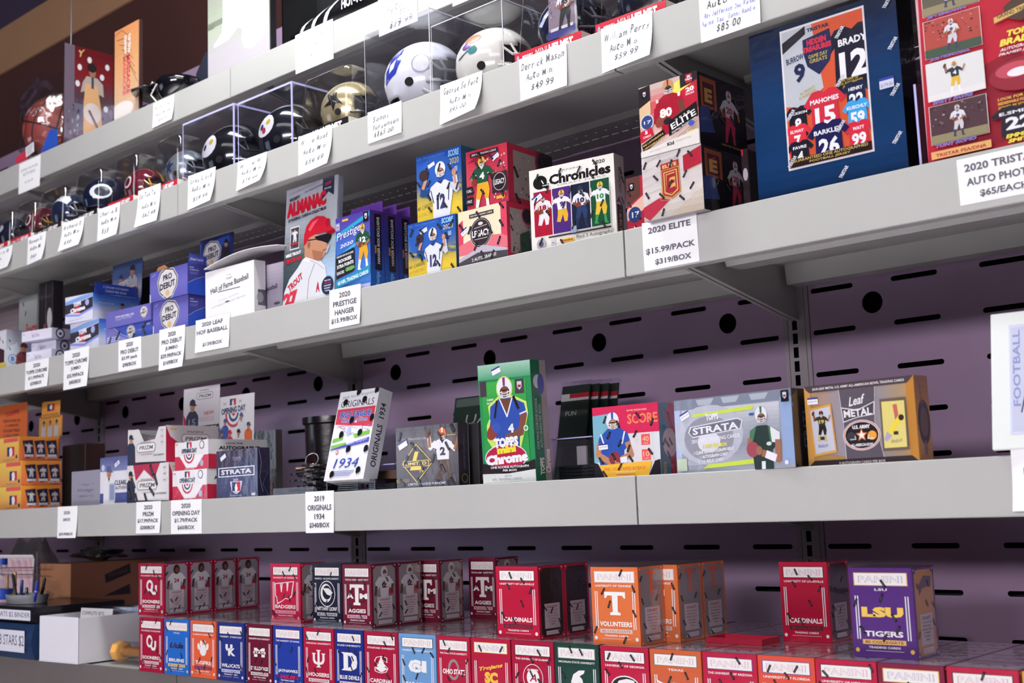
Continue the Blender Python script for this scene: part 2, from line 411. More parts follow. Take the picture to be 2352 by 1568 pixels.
for i, k in enumerate((-2, -1, 0, 1, 2)):
    r = empty('slotted_upright', (k*L, 0, 0), label=('grey slotted steel upright post '+uw[i]), cat='post', group='upright posts')
    a = None
    if up0 is None:
        g = G().box(-.0135, -.0005, .6, -.005, .0005, 2.76).box(.005, -.0005, .6, .021, .0005, 2.76)
        zs = [1.72634+q*.02498 for q in range(-44, 41)]
        for q, z in enumerate(zs): g.box(-.005, -.0005, (zs[q-1]+.0095) if q else .6, .005, .0005, z-.0095)
        g.box(-.005, -.0005, zs[-1]+.0095, .005, .0005, 2.76)
        a = g.make('slotted_face', UPR, r)
    if a is None:
        a = up0[0].copy(); COL.objects.link(a); a.parent = r
        b = up0[1].copy(); COL.objects.link(b); b.parent = r
        b = up0[2].copy(); COL.objects.link(b); b.parent = r
    else:
        g = G().box(-.0135, .001, .6, -.0115, .04, 2.76).box(.019, .001, .6, .021, .04, 2.76).box(-.0115, .03, .6, .019, .032, 2.76)
        b = g.make('upright_channel', DARK, r)
        g = G().box(-.0225, -.0006, .6, -.0145, .002, 2.76).box(.022, -.0006, .6, .0295, .002, 2.76)
        e = g.make('edge_strip', UPR, r); up0 = (a, b, e)
# ------------------------------------------------------------------ shelves
lv = {1: (Z1, Y1, 'top'), 2: (Z2, FY, 'helmet'), 3: (Z3, FY, 'upper carton'), 4: (Z4, FY, 'lower carton'), 5: (Z5, FY5, 'bottom')}
nm = {-2: 'far left', -1: 'left', 0: 'middle', 1: 'right'}
def perf_holes():
    H = []
    for i in range(46):
        x = .03+i*.0254
        H.append([(x+.0030*cos(2*pi*j/8), -.112+.0030*sin(2*pi*j/8)) for j in range(8)])
        H.append([(x+.0127+.0030*cos(2*pi*j/8), -.086+.0030*sin(2*pi*j/8)) for j in range(8)])
        H.append(oblong(x, x+.019, -.052, .0055, 3))
    return H
base = {}
for n, (zt, fy, nmv) in lv.items():
    for k in (-2, -1, 0, 1):
        label = f'{nm[k]} section of the grey steel {nmv} shelf'
        r = empty('metal_shelf', (k*L, 0, zt), label=label, cat='shelf', group='steel shelf sections')
        if n in base:
            for c in base[n]:
                q = c.copy(); COL.objects.link(q); q.parent = r
            continue
        x0, x1 = .0016, L-.0016; parts = []
        hgt = FH if n < 5 else .11
        prof = [(fy, -.0012), (fy+.0012, 0), (fy+.006, 0), (fy+.006, -.003), (fy+.003, -.003), (fy+.003, -hgt+.003), (fy+.022, -hgt+.003), (fy+.022, -hgt), (fy+.0012, -hgt), (fy, -hgt+.0012)]
        parts.append(G().prism(prof, x0, x1).make('front_rail', STEEL if n < 5 else mat('base_enamel', '#6c6563', rough=.4, mottle=.08), r))
        if n == 2:
            parts.append(cut_sheet('shelf_deck', [(x0, -.43), (x1, -.43), (x1, -.004), (x0, -.004)], perf_holes(), .001, STEEL, r, 'z'))
            parts[-1].location.z = -.004
            parts.append(G().prism([(fy+.006, -.0036), (fy+.006, -.022), (fy+.045, -.022), (fy+.064, -.0036)], x0, x1).make('deck_return', STEEL, r))
        else:
            parts.append(G().box(x0, fy+.0062, -.0045, x1, -.004, -.0035).make('shelf_deck', STEEL, r))
        g = G()
        if n in (1, 3, 4): g.prism([(-.250, -.0046), (-.240, -.030), (-.196, -.030), (-.186, -.0046)], x0+.016, x1-.016)
        if n != 2: g.prism([(-.052, -.0046), (-.048, -.040), (-.008, -.040), (-.008, -.0046)], x0+.016, x1-.016)
        else: g.prism([(-.150, -.0046), (-.145, -.016), (-.135, -.016), (-.130, -.0046)], x0+.016, x1-.016)
        parts.append(g.make('support_rib', STEEL, r))
        g = G()
        f2 = fy+.03
        for xx in (.0045, L-.0065):
            g = G().prism([(f2, -.0052), (f2, -.012), (0.0, -.096), (0.0, -.0052)], xx, xx+.002)
            g.prism([(f2, -.012), (0.0, -.096), (0.0, -.0985), (f2, -.0145)], xx-.002, xx+.005)
            parts.append(g.make('bracket', STEEL, r))
        for xx in (.25, .95): parts.append(G().box(xx, fy+.075, -.0052, xx+.014, fy+.081, -.0046).make('rivet_slot', DARK, r))
        base[n] = parts
# ------------------------------------------------------------------ bottom shelf: college card cartons
def college(bg, uni, word, logo, strip='#c9c7c9', stripc=None, fr='#111', seed=0, wd=1):
    def f(A):
        A.r(0, 0, 1, 1, bg)
        A.r(.075, .055, .925, .20, fr); A.r(.09, .062, .91, .193, '#f1f0ea')
        A.t('PANINI', .5, .128, .70, .075, '#d9a9c4' if fr != '#e5b85a' else '#b9a6c8', bold=.03, out=None)
        A.t('PANINI', .5, .128, .67, .066, '#f1f0ea', bold=-.005)
        A.t(uni, .5, .243, min(.82, .052*len(uni)+.04), .027, '#f2eff0', bold=.02)
        for x in (.075, .115): A.r(x, .315, x+.018, .80, '#e9e6ea'); A.r(1-x-.018, .315, 1-x, .80, '#e9e6ea')
        logo(A)
        A.t(word, .5, .735, min(.68, .085*len(word)+.1), .062, '#f4f3f1', bold=.03)
        A.r(.16, .80, .84, .853, strip); A.t('80 COLLEGIATE', .5, .827, .60, .030, stripc or bg, bold=.02)
        A.t('TRADING CARDS', .5, .885, .50, .024, '#f2eff0', bold=.02)
        A.r(.2, .922, .8, .927, '#cfc6cc')
        for x in (.07, .93): A.e(x, .92, .032, -.032, strip if strip.startswith('#e') else '#e8e4e6')
        A.seals(seed, 7)
    return f
def college_side(bg, panel, seed, fig=None, txt='#8c2038', coll=1):
    def f(A):
        A.r(0, 0, 1, 1, bg); A.r(.07, .03, .93, .97, panel)
        for x in (.07, .93):
            for y in (.03, .97): A.e(x, y, .085, -.085, bg); A.e(x, y, .02, -.02, '#d8d2d8')
        if fig: fig(A)
        A.r(.20, .52, .80, .86, '#c9bcc4' if panel != '#2c2527' else '#b9aab4')
        A.t('COLLECT', .5, .565, .42, .033, txt, bold=.03)
        for i, t_ in enumerate(('AUTOGRAPH AND', 'MEMORABILIA', 'TRADING CARDS', 'OF FAMOUS', 'FOOTBALL', 'STARS')):
            A.t(t_, .5, .615+i*.038, .035*len(t_), .019, txt, bold=.0)
        A.r(.24, .89, .76, .945, '#d8ced6'); A.t('PANINI', .5, .918, .44, .032, '#b98ca0', bold=.0)
        A.seals(seed, 6, sz=.16)
    return f
def slab_T(A, col='#f4f3f1', x=.5, y=.46, s=1, a=.32, b=.30):
    w_, h_ = .22*s, .15*s
    A.p([(x-w_, y-h_), (x+w_, y-h_), (x+w_, y-h_*.45), (x+w_*.86, y-h_*.45), (x+w_*.72, y-h_*.68), (x+w_*.28, y-h_*.68), (x+w_*.24, y+h_*.72), (x+w_*.5, y+h_*.8), (x+w_*.5, y+h_), (x-w_*.5, y+h_), (x-w_*.5, y+h_*.8), (x-w_*.24, y+h_*.72), (x-w_*.28, y-h_*.68), (x-w_*.72, y-h_*.68), (x-w_*.86, y-h_*.45), (x-w_, y-h_*.45)], col)
def lg_ou(A):
    A.ring(.45, .435, .13, .115, .055, '#f4f3f1', '#a5173a')
    A.p([(.50, .42), (.56, .42), (.56, .53), (.61, .555), (.66, .53), (.66, .42), (.73, .42), (.73, .55), (.67, .60), (.56, .60), (.50, .55)], '#f4f3f1')
def lg_txt(t_, wd=.42, hd=.17, col='#f4f3f1', y=.47, **k): return lambda A: A.t(t_, .5, y, wd, hd, col, bold=.05, **k)
def lg_paw(A):
    A.e(.5, .52, .13, -.12, '#f4f3f1')
    for x, y in ((.33, .455), (.43, .405), (.56, .40), (.67, .45)): A.e(x, y, .05, -.075, '#f4f3f1', rot=(x-.5)*90)
def lg_uk(A): A.t('U', .44, .43, .26, .12, '#f4f3f1', bold=.07); A.t('K', .54, .50, .30, .14, '#24337f', bold=.09); A.t('K', .54, .50, .27, .13, '#f4f3f1', bold=.06)
def lg_ms(A): A.t('M', .5, .47, .42, .15, '#f4f3f1', bold=.08); A.r(.22, .445, .78, .50, '#6b1530'); A.t('STATE', .5, .472, .50, .040, '#f4f3f1', bold=.04)
def lg_iu(A):
    for x in (.34, .66): A.r(x-.035, .40, x+.035, .52, '#f4f3f1'); A.r(x-.06, .395, x+.06, .41, '#f4f3f1')
    A.p([(.305, .50), (.375, .50), (.42, .535), (.58, .535), (.625, .50), (.695, .50), (.66, .555), (.58, .575), (.42, .575), (.34, .555)], '#f4f3f1')
    A.r(.465, .345, .535, .62, '#f4f3f1'); A.r(.43, .345, .57, .36, '#f4f3f1'); A.r(.43, .605, .57, .62, '#f4f3f1')
def lg_d(A): A.p([(.22, .35), (.60, .35), (.75, .40), (.78, .50), (.75, .58), (.60, .63), (.22, .63), (.30, .60), (.30, .38)], '#f4f3f1'); A.p([(.46, .39), (.56, .42), (.60, .49), (.56, .56), (.46, .59)], '#1d2f80')
def lg_tree(A):
    A.t('S', .5, .49, .42, .26, '#f4f3f1', bold=.05); A.t('S', .5, .49, .37, .24, '#a5173a', bold=.03)
    A.p([(.5, .36)]+[(.5+(.03+.05*(i//2))*(1 if i % 2 else .55), .38+i*.024) for i in range(8)]+[(.53, .60), (.47, .60)]+[(.5-(.03+.05*(i//2))*(1 if i % 2 else .55), .38+i*.024) for i in range(7, -1, -1)], '#f4f3f1')
def lg_nc(A): A.t('N', .53, .47, .42, .17, '#f4f3f1', bold=.07); A.t('C', .42, .47, .36, .20, '#6b9bcd', bold=.11); A.t('C', .42, .47, .34, .19, '#f4f3f1', bold=.06)
def lg_os(A): A.ring(.5, .47, .17, .15, .06, '#8e8a90', '#b01c3c'); A.r(.16, .46, .86, .545, '#b01c3c'); A.t('OHIO STATE', .5, .50, .66, .075, '#f4f3f1', bold=.04)
def lg_sc(A): A.t('Trojans', .5, .40, .62, .07, '#f0c04a', bold=.04, rot=10, shear=.3); A.t('SC', .5, .54, .34, .16, '#f0c04a', bold=.07)
def lg_al(A): A.ring(.5, .49, .24, -.24, .012, '#f4f3f1', '#a5173a'); A.ring(.5, .49, .15, -.15, .01, '#f4f3f1', '#f4f3f1'); A.t('A', .5, .49, .17, .10, '#a5173a', bold=.02, shear=.3); A.t('ALABAMA', .5, .385, .26, .03, '#f4f3f1', bold=.03)
def lg_ms2(A): A.p([(.40, .60), (.36, .50), (.42, .40), (.55, .345), (.68, .34), (.66, .38), (.56, .42), (.62, .46), (.64, .53), (.55, .50), (.50, .60)], '#f4f3f1')
def lg_ga(A): A.ring(.5, .50, .30, .14, .02, '#f4f3f1', '#2a2528'); A.t('G', .5, .50, .40, .20, '#f4f3f1', bold=.09)
def lg_tx(A): A.p([(.10, .37), (.24, .41), (.36, .42), (.44, .40), (.56, .40), (.64, .42), (.76, .41), (.90, .37), (.80, .45), (.66, .47), (.60, .52), (.58, .60), (.54, .64), (.46, .64), (.42, .60), (.40, .52), (.34, .47), (.20, .45)], '#f4f3f1')
def lg_az(A): A.r(.30, .36, .70, .62, '#2c4a8c'); A.r(.34, .37, .66, .61, '#f4f3f1'); A.t('A', .5, .49, .28, .19, '#b01c3c', bold=.08)
def lg_w(A):
    A.p([(.14, .34), (.80, .30), (.76, .42), (.72, .56), (.60, .61), (.50, .60), (.36, .66), (.22, .70), (.20, .58), (.16, .56)], '#f4f3f1')
    A.p([(.17, .352), (.77, .313), (.73, .42), (.70, .545), (.59, .597), (.50, .588), (.37, .64), (.24, .675), (.22, .57), (.18, .55)], '#c31c44')
    A.l([(.34, .345), (.37, .48), (.40, .345)], .03, '#f4f3f1'); A.l([(.56, .33), (.57, .46), (.60, .33)], .03, '#f4f3f1')
def lg_psu(A): A.ring(.5, .49, .28, -.28, .018, '#f4f3f1', '#1a1c33'); A.e(.47, .48, .19, -.20, '#f4f3f1'); A.e(.50, .47, .15, -.15, '#1a1c33'); A.p([(.36, .40), (.56, .40), (.70, .47), (.60, .52), (.50, .50), (.44, .46)], '#f4f3f1')
def lg_atm(A):
    slab_T(A, s=1.1, y=.48); A.t('A', .27, .50, .24, .085, '#f4f3f1', bold=.06); A.t('M', .73, .50, .26, .085, '#f4f3f1', bold=.06)
def lg_lsu(A): A.t('LSU', .5, .495, .66, .115, '#f2cb62', bold=.07)
def lg_none(A): pass
def fig_player(helm, jer, num, ball='#b3243c', bask=False):
    def f(A):
        A.p([(.30, .20), (.70, .20), (.86, .30), (.80, .42), (.68, .36), (.64, .52), (.36, .52), (.32, .36), (.20, .42), (.14, .30)], jer)
        A.e(.5, .13, .13, -.17, helm); A.e(.52, .145, .075, -.10, '#6b4436')
        if not bask: A.l([(.42, .165), (.62, .165)], .02, '#ddd'); A.l([(.44, .185), (.60, .185)], .02, '#ddd')
        A.t(num, .5, .34, .20, .08, '#5c2030' if not bask else '#a5173a', bold=.04)
        A.e(.76, .44 if not bask else .49, .10, -.10, ball)
        A.l([(.18, .36), (.14, .48)], .09, '#5b3a30'); A.l([(.82, .34), (.78, .44)], .09, '#5b3a30')
    return f
SB = dict(
 ou=('#a5173a', 'THE UNIVERSITY OF OKLAHOMA', 'SOONERS', lg_ou, '#d8d2d6', None, '#111'),
 ucla=('#2569c4', 'UCLA', 'BRUINS', lg_txt('Ucla', .56, .10, '#2a2a52', shear=.35, out='#5a70c8'), '#e5c35a', '#2569c4', '#d8a860'),
 clem=('#e0613c', 'CLEMSON UNIVERSITY', 'TIGERS', lg_paw, '#4e2a6e', '#e0613c', '#111'),
 uk=('#24337f', 'UNIVERSITY OF KENTUCKY', 'WILDCATS', lg_uk, '#cfd3ea', None, '#24337f'),
 miss=('#6b1530', 'MISSISSIPPI STATE UNIVERSITY', 'BULLDOGS', lg_ms, '#d8d2d6', None, '#111'),
 ku=('#223b9a', 'THE UNIVERSITY OF KANSAS', 'JAYHAWKS', lg_none, '#c31c3c', '#223b9a', '#b01c3c'),
 iu=('#ac1a3c', 'INDIANA UNIVERSITY', 'HOOSIERS', lg_iu, '#d8d2d6', None, '#111'),
 duke=('#1d2f80', 'DUKE UNIVERSITY', 'BLUE DEVILS', lg_d, '#d8d2d6', None, '#333'),
 stan=('#a5173a', 'STANFORD UNIVERSITY', 'CARDINAL', lg_tree, '#d8d2d6', None, '#111'),
 unc=('#6b9bcd', 'UNIVERSITY OF NORTH CAROLINA', 'TAR HEELS', lg_nc, '#d8d2d6', None, '#1c2748'),
 osu=('#b01c3c', 'THE OHIO STATE UNIVERSITY', 'BUCKEYES', lg_os, '#d8d2d6', None, '#555'),
 usc=('#b01c3c', '', 'TROJANS', lg_sc, '#e5b85a', None, '#e5b85a'),
 bama=('#a5173a', 'THE UNIVERSITY OF ALABAMA', 'CRIMSON TIDE', lg_al, '#d8d2d6', None, '#111'),
 msu=('#1d4238', 'MICHIGAN STATE UNIVERSITY', 'SPARTANS', lg_ms2, '#d8d2d6', None, '#777'),
 ga=('#b81c40', 'UNIVERSITY OF GEORGIA', 'BULLDOGS', lg_ga, '#333', None, '#111'),
 tx=('#c9603a', 'TEXAS', 'LONGHORNS', lg_tx, '#d8d2d6', None, '#666'),
 az=('#b81c40', 'THE UNIVERSITY OF ARIZONA', 'WILDCATS', lg_az, '#2c4a8c', None, '#2c3a7c'),
 fl=('#d8503c', 'UNIVERSITY OF FLORIDA', 'GATORS', lg_none, '#2c4a8c', None, '#2c3a9c'),
 neb=('#b81c40', 'UNIVERSITY OF NEBRASKA', 'HUSKERS', lg_txt('N', .4, .16), '#d8d2d6', None, '#111'),
 asu=('#7c1c3c', 'ARIZONA STATE UNIVERSITY', 'SUN DEVILS', lg_none, '#e5b85a', None, '#e5b85a'),
 uh=('#b81c40', 'UNIVERSITY OF HOUSTON', 'COUGARS', lg_txt('UH', .4, .14), '#d8d2d6', None, '#333'),
 wv=('#d09a3c', 'WEST VIRGINIA UNIVERSITY', 'MOUNTAINEERS', lg_txt('W', .4, .14, '#24337f'), '#24337f', None, '#24337f'),
 wis=('#c31c44', 'UNIVERSITY OF WISCONSIN', 'BADGERS', lg_w, '#e0a8bc', None, '#111'),
 psu=('#1a1c33', 'PENNSYLVANIA STATE UNIVERSITY', 'NITTANY LIONS', lg_psu, '#c8c8d0', None, '#111'),
 atm=('#70142e', 'TEXAS A&M UNIVERSITY', 'AGGIES', lg_atm, '#cfa8b8', None, '#111'),
 lou=('#b5193a', 'UNIVERSITY OF LOUISVILLE', 'CARDINALS', lg_none, '#4a3038', '#b5193a', '#222'),
 ten=('#d9713f', 'UNIVERSITY OF TENNESSEE', 'VOLUNTEERS', lambda A: slab_T(A, s=1.0, y=.47), '#c8c2bf', None, '#dcd8e4'),
 lsu=('#55307a', 'LSU', 'TIGERS', lg_lsu, '#e5b85a', '#55307a', '#e5b85a'))
H5 = .1135; D5 = .0615
def side_for(key, seed):
    bg = SB[key][0]
    if key == 'lou': return college_side(bg, '#2c2527', seed)
    if key == 'ten': return college_side(bg, '#8d8488', seed, lambda A: slab_T(A, '#d9603c', y=.20, s=.95), txt='#b0453c')
    if key == 'lsu': return college_side(bg, '#c58a4c', seed, lambda A: A.p([(.25, .20), (.5, .10), (.85, .12), (.80, .22), (.4, .24), (.25, .32)], '#4c3a55'), txt='#3c2a44')
    if key == 'ou': return college_side(bg, '#99919a', seed, fig_player('#3a2520', '#d8d4da', '24', bask=True))
    if key in ('atm', 'wis'): return college_side(bg, '#8a8286', seed, fig_player('#c8c0c4', '#cdc9cf', '2'))
    return college_side(bg, '#8a8a94', seed, fig_player('#8a4434', '#b8a8ae', '7'))
def top_art(A): A.r(0, 0, 1, 1, '#8f7a86'); A.r(.06, .05, .94, .95, '#a899a2'); A.t('PANINI', .5, .4, .6, .2, '#7a5266', bold=.03); A.seals(3, 4)
proto5 = {}
def college_box(key, x, Yf, zb, wd, label, seed, group='college card cartons'):
    S_ = (Vector((x, Yf, zb)), wd, D5, H5, 0)
    k = (key, round(wd, 3))
    if k in proto5:
        r = copy_tree(proto5[k]); r.location = S_[0]; return tag(r, label, 'box', group)
    v = SB[key]
    r = carton('card_carton', label, S_, v[0], group, fa=college(*v, seed=seed), sa=side_for(key, seed+50), ta=top_art)
    proto5[k] = r; return r
row = [('ou', 320, 375.5, 'crimson card box with interlocking white letters at the left end of the bottom row'),
 ('ucla', 378, 434.5, 'bright blue card box with small script logo in the bottom row'),
 ('clem', 438, 496, 'orange card box with a white paw print'),
 ('uk', 499.5, 561, 'royal blue card box with overlapping white U and K in the bottom row'),
 ('miss', 567, 625, 'dark maroon card box with a banner across a white M'),
 ('ku', 628, 693.5, 'blue card box with a red strip in the bottom row'),
 ('iu', 697.5, 766, 'crimson card box with a white trident-like logo'),
 ('duke', 769, 834, 'navy blue card box with a large white letter D'),
 ('stan', 836.5, 913, 'cardinal red card box with a tree in front of a letter S'),
 ('unc', 915.5, 1000, 'light sky blue card box with interlocking white letters'),
 ('osu', 1002.5, 1078, 'red card box with a grey ring behind white lettering'),
 ('usc', 1081, 1170, 'red card box with gold script in the bottom row'),
 ('bama', 1173.5, 1269, 'crimson card box with a white round seal'),
 ('msu', 1271.5, 1372, 'dark green card box in the bottom row'),
 ('ga', 1377, 1486, 'crimson card box with a white letter in a black oval'),
 ('tx', 1489.5, 1606, 'burnt orange card box with a white horned head'),
 ('az', 1610, 1733, 'crimson card box with a square blue-edged letter A'),
 ('fl', 1735.5, 1865, 'coral red card box second right of the square letter A box'),
 ('neb', 1867.5, 2006, 'crimson card box under the purple card box'),
 ('asu', 2009, 2160, 'plum card box with a yellow-edged title near the right of the bottom row'),
 ('uh', 2166, 2330, 'crimson card box at the right of the bottom row beside the gold one'),
 ('wv', 2338, 2500, 'gold card box cut by the right edge of the bottom row')]
rr = random.Random(7)
xs_prev = None; rowpos = []
for i, (k, a, b, lab) in enumerate(row):
    yj = rr.uniform(-.002, .002); Yf = -.499+yj
    P = onY(a, 1440, Yf); Q = onY(b, 1440, Yf)
    if xs_prev is not None: P.x = max(P.x, xs_prev+.0006)
    wd = min(.0935, Q.x-P.x); xs_prev = P.x+wd; rowpos.append((k, P.x, Yf, wd))
    college_box(k, P.x, Yf, Z5, wd, lab, i*7+1)
# the cartons behind the front row
short = dict(ou='lower interlocked-letter crimson box', ucla='bright blue script box', clem='orange paw box', uk='royal blue U and K box', miss='dark maroon banner M box', ku='blue box with the red strip', iu='crimson trident-logo box', duke='navy letter D box', stan='red tree and S box', unc='light sky blue box', osu='red box with the grey ring', usc='red box with gold script', bama='crimson round seal box', msu='dark green box', ga='crimson black-oval box', tx='burnt orange horned-head box', az='crimson square-edged A box', fl='coral red box', neb='crimson box under the purple box', asu='plum yellow-edged box', uh='crimson box beside the gold one', wv='gold box at the right edge')
for i, (k, x, Yf, wd) in enumerate(rowpos):
    for d in range(1, 6):
        if d >= 4 and i > 17: continue
        college_box(k, x, Yf+d*(D5+.0012), Z5, wd, 'card box queued %s behind the %s' % (['', 'directly', 'second', 'third', 'fourth', 'fifth'][d], short[k]), i*7+d, 'bottom row reserve cartons')
# upper row
ZU = Z5+H5+.0006
def upper(key, x0, x1, Yf, labels, n=1, dxs=None, seed=0, dd=None):
    P = onY(x0, 1345, Yf); Q = onY(x1, 1345, Yf); wd = round(Q.x-P.x, 4)
    for d in range(n):
        college_box(key, P.x+(dxs[d] if dxs else 0), Yf+(dd[d] if dd else d*(D5+.0015)), ZU, wd, labels[d], seed+d, 'stacked college card cartons')
upper('ou', 318.5, 377, -.468, ['crimson card box with interlocking letters, front one of the second tier', 'second crimson card box back in the second tier at the left', 'third crimson card box back in the second tier at the left', 'fourth crimson card box back in the second tier at the left'], 4, seed=3)
upper('wis', 622, 690, -.452, ['scarlet card box with an outlined white W'], seed=11)
upper('psu', 718, 785, -.455, ['near-black navy card box with a white round head logo'], seed=12)
upper('atm', 787, 853, -.468, ['maroon card box with large letters standing right of the near-black one', 'maroon card box directly behind the front one of its file'], 2, seed=13)
upper('atm', 943, 1010, -.335, ['maroon card box half hidden behind the front maroon pair'], seed=13)
upper('atm', 1078, 1140, -.25, ['maroon card box deep in shadow left of the red one'], seed=13)
upper('lou', 1140, 1236, -.487, ['large-titled red card box second tier centre, front', 'red card box just behind the centre red one in the second tier'], 2, seed=14)
upper('ten', 1358, 1466, -.487, ['orange card box with a big white letter T, front', 'orange card box second back behind the white T box', 'orange card box third back behind the white T box'], 3, dxs=[0, .026, .026], seed=16)
upper('lou', 1792, 1902, -.345, ['red card box standing left of the purple and yellow one'], seed=14)
upper('lsu', 1951, 2096, -.462, ['purple card box with big yellow letters'], seed=17)
# opened red tray lying further back
t_ = empty('open_carton', onZ(1622, 1475, ZU), (0, 0, 0), 'low opened red card box lying behind the orange ones', 'box')
g = G(); a_, b_, c_ = .095, .05, .008
g.box(0, 0, 0, a_, b_, .002).box(0, 0, .002, a_, .002, c_).box(0, b_-.002, .002, a_, b_, c_).box(0, .002, .002, .002, b_-.002, c_).box(a_-.002, .002, .002, a_, b_-.002, c_)
g.make('tray_body', mat('card_b5193a', '#b5193a', rough=.45, coat=.3, bump=.06), t_)
# ------------------------------------------------------------------ printed figures (flat artwork)
class Fig:
    def __init__(s, A, cx, top, h, flip=1): s.A = A; s.cx = cx; s.tp = top; s.h = h; s.f = flip; s.r = A.h/A.w
    def m(s, X, Y): return (s.cx+s.f*X*s.h*s.r, s.tp+Y*s.h)
    def p(s, pts, c): s.A.p([s.m(*q) for q in pts], c); return s
    def e(s, x, y, rx, ry, c, rot=0, n=18):
        a = radians(rot); return s.p([(x+rx*cos(t)*cos(a)-ry*sin(t)*sin(a), y+rx*cos(t)*sin(a)+ry*sin(t)*cos(a)) for t in (2*pi*i/n for i in range(n))], c)
    def l(s, pts, w, c): s.A.l([s.m(*q) for q in pts], w*s.h*s.r, c); return s
    def t(s, tx, x, y, w, h, c, rot=0): s.A.t(tx, *s.m(x, y), w*s.h*s.r, h*s.h, c, rot=rot, bold=.06); return s
def fhead(F, x, y, r, helm, stripe, skin, mask='#d8d8dc'):
    F.e(x, y, r, r*1.12, helm); F.p([(x-r*.18, y-r*1.12), (x+r*.18, y-r*1.12), (x+r*.15, y-r*.2), (x-r*.15, y-r*.2)], stripe)
    F.e(x+r*.05, y+r*.45, r*.66, r*.62, '#1c1618'); F.e(x+r*.05, y+r*.42, r*.56, r*.52, skin)
    F.p([(x-r*.42, y+r*.18), (x+r*.5, y+r*.18), (x+r*.5, y+r*.32), (x-r*.42, y+r*.32)], '#3a2620')
    F.e(x+r*.05, y+r*.62, r*.14, r*.07, '#8a3a3a')
    for k in (.50, .78, 1.0): F.l([(x-r*.72, y+r*(k-.08)), (x, y+r*(k+.10)), (x+r*.78, y+r*(k-.08))], r*.11, mask)
    F.l([(x-r*.35, y+r*.35), (x-r*.25, y+r*1.1)], r*.1, mask); F.l([(x+r*.45, y+r*.35), (x+r*.35, y+r*1.1)], r*.1, mask)
def player(A, cx, top, h, jer, pan, helm, num, numc, pose='hold', skin='#a06a4c', stripe='#c02a3a', flip=1, bust=False, trim=None):
    F = Fig(A, cx, top, h, flip); tr = trim or numc
    if not bust:
        F.p([(-.11, .46), (.12, .46), (.16, .62), (.13, .78), (.06, .78), (.02, .60), (-.06, .78), (-.15, .76), (-.12, .60)], pan)
        F.p([(.07, .77), (.13, .77), (.15, .94), (.20, .98), (.09, .98), (.08, .92)], tr); F.p([(-.14, .75), (-.06, .77), (-.10, .92), (-.06, .97), (-.18, .96), (-.16, .90)], tr)
    if pose == 'throw':
        F.l([(-.15, .24), (-.25, .30), (-.27, .16)], .075, jer); F.l([(-.26, .28), (-.27, .13)], .05, skin); F.e(-.29, .09, .045, .075, '#5c3426', 25)
    F.p([(-.09, .19), (.09, .19), (.19, .24), (.17, .34), (.13, .33), (.12, .48), (-.11, .48), (-.13, .33), (-.18, .34), (-.19, .24)], jer)
    F.p([(-.05, .19), (.05, .19), (0, .25)], tr)
    F.l([(-.185, .315), (-.125, .335)], .016, tr); F.l([(.185, .315), (.125, .335)], .016, tr)
    F.t(num, 0, .36, .035+.075*len(num), .12, numc)
    if pose == 'throw':
        F.l([(.16, .28), (.24, .34)], .07, jer); F.l([(.24, .34), (.30, .22)], .045, skin); F.e(.305, .20, .025, .03, skin)
    elif pose == 'hold':
        F.l([(.16, .28), (.20, .40)], .08, jer); F.l([(.20, .40), (.08, .47)], .055, skin)
        F.l([(-.16, .28), (-.20, .40)], .08, jer); F.l([(-.20, .40), (-.08, .47)], .055, skin); F.e(-.07, .45, .075, .055, '#7a3a2c', -30); F.e(-.02, .47, .03, .03, skin)
    else:
        F.l([(-.16, .28), (-.24, .38)], .075, jer); F.l([(-.24, .38), (-.20, .48)], .05, skin); F.e(-.18, .46, .06, .045, '#7a3a2c', 30)
        F.l([(.16, .28), (.25, .36)], .075, jer); F.l([(.25, .36), (.27, .48)], .05, skin)
    fhead(F, 0, .11, .078, helm, stripe, skin)
def batter(A, cx, top, h, jer, cap, skin='#b98262', flip=1, num=''):
    F = Fig(A, cx, top, h, flip)
    F.p([(-.12, .30), (.12, .30), (.24, .42), (.26, 1), (-.26, 1), (-.24, .42)], jer); F.p([(-.05, .30), (.05, .30), (0, .42)], '#22304c')
    F.e(0, .19, .10, .13, skin); F.p([(-.12, .16), (-.10, .06), (0, .02), (.10, .06), (.12, .15), (.20, .18), (.10, .19)], cap); F.e(.04, .20, .012, .01, '#222'); F.e(.03, .26, .03, .01, '#8a4a3a')
    if num: F.t(num, 0, .62, .2, .2, '#22304c')
    F.l([(.2, .5), (.1, .8)], .1, jer)
def nflmark(A, x, y, s, bg='#1a1a1f'):
    A.r(x, y, x+s, y+s*A.w/A.h*1.25, bg); A.p([(x+s*.25, y+s*.2*A.w/A.h), (x+s*.75, y+s*.2*A.w/A.h), (x+s*.75, y+s*.7*A.w/A.h), (x+s*.5, y+s*.95*A.w/A.h), (x+s*.25, y+s*.7*A.w/A.h)], '#c8ccdc'); A.r(x+s*.32, y+s*.5*A.w/A.h, x+s*.68, y+s*.72*A.w/A.h, '#a03048')
def pricetag(A, x, y, w, txt='$99.99', rot=10):
    h = w*.55*A.w/A.h; a = radians(-rot)
    def q(u, v): U = u*w*A.w; V = v*h*A.h; return (x+(U*cos(a)-V*sin(a))/A.w, y+(U*sin(a)+V*cos(a))/A.h)
    A.p([q(-.5, -.5), q(.5, -.5), q(.5, .5), q(-.5, .5)], '#f0eff5'); A.p([q(-.5, -.5), q(.5, -.5), q(.5, -.25), q(-.5, -.25)], '#3a3f8c')
    c = q(0, .12); A.t(txt, c[0], c[1], w*.8, h*.34, '#8a86a8', rot=rot, bold=0)
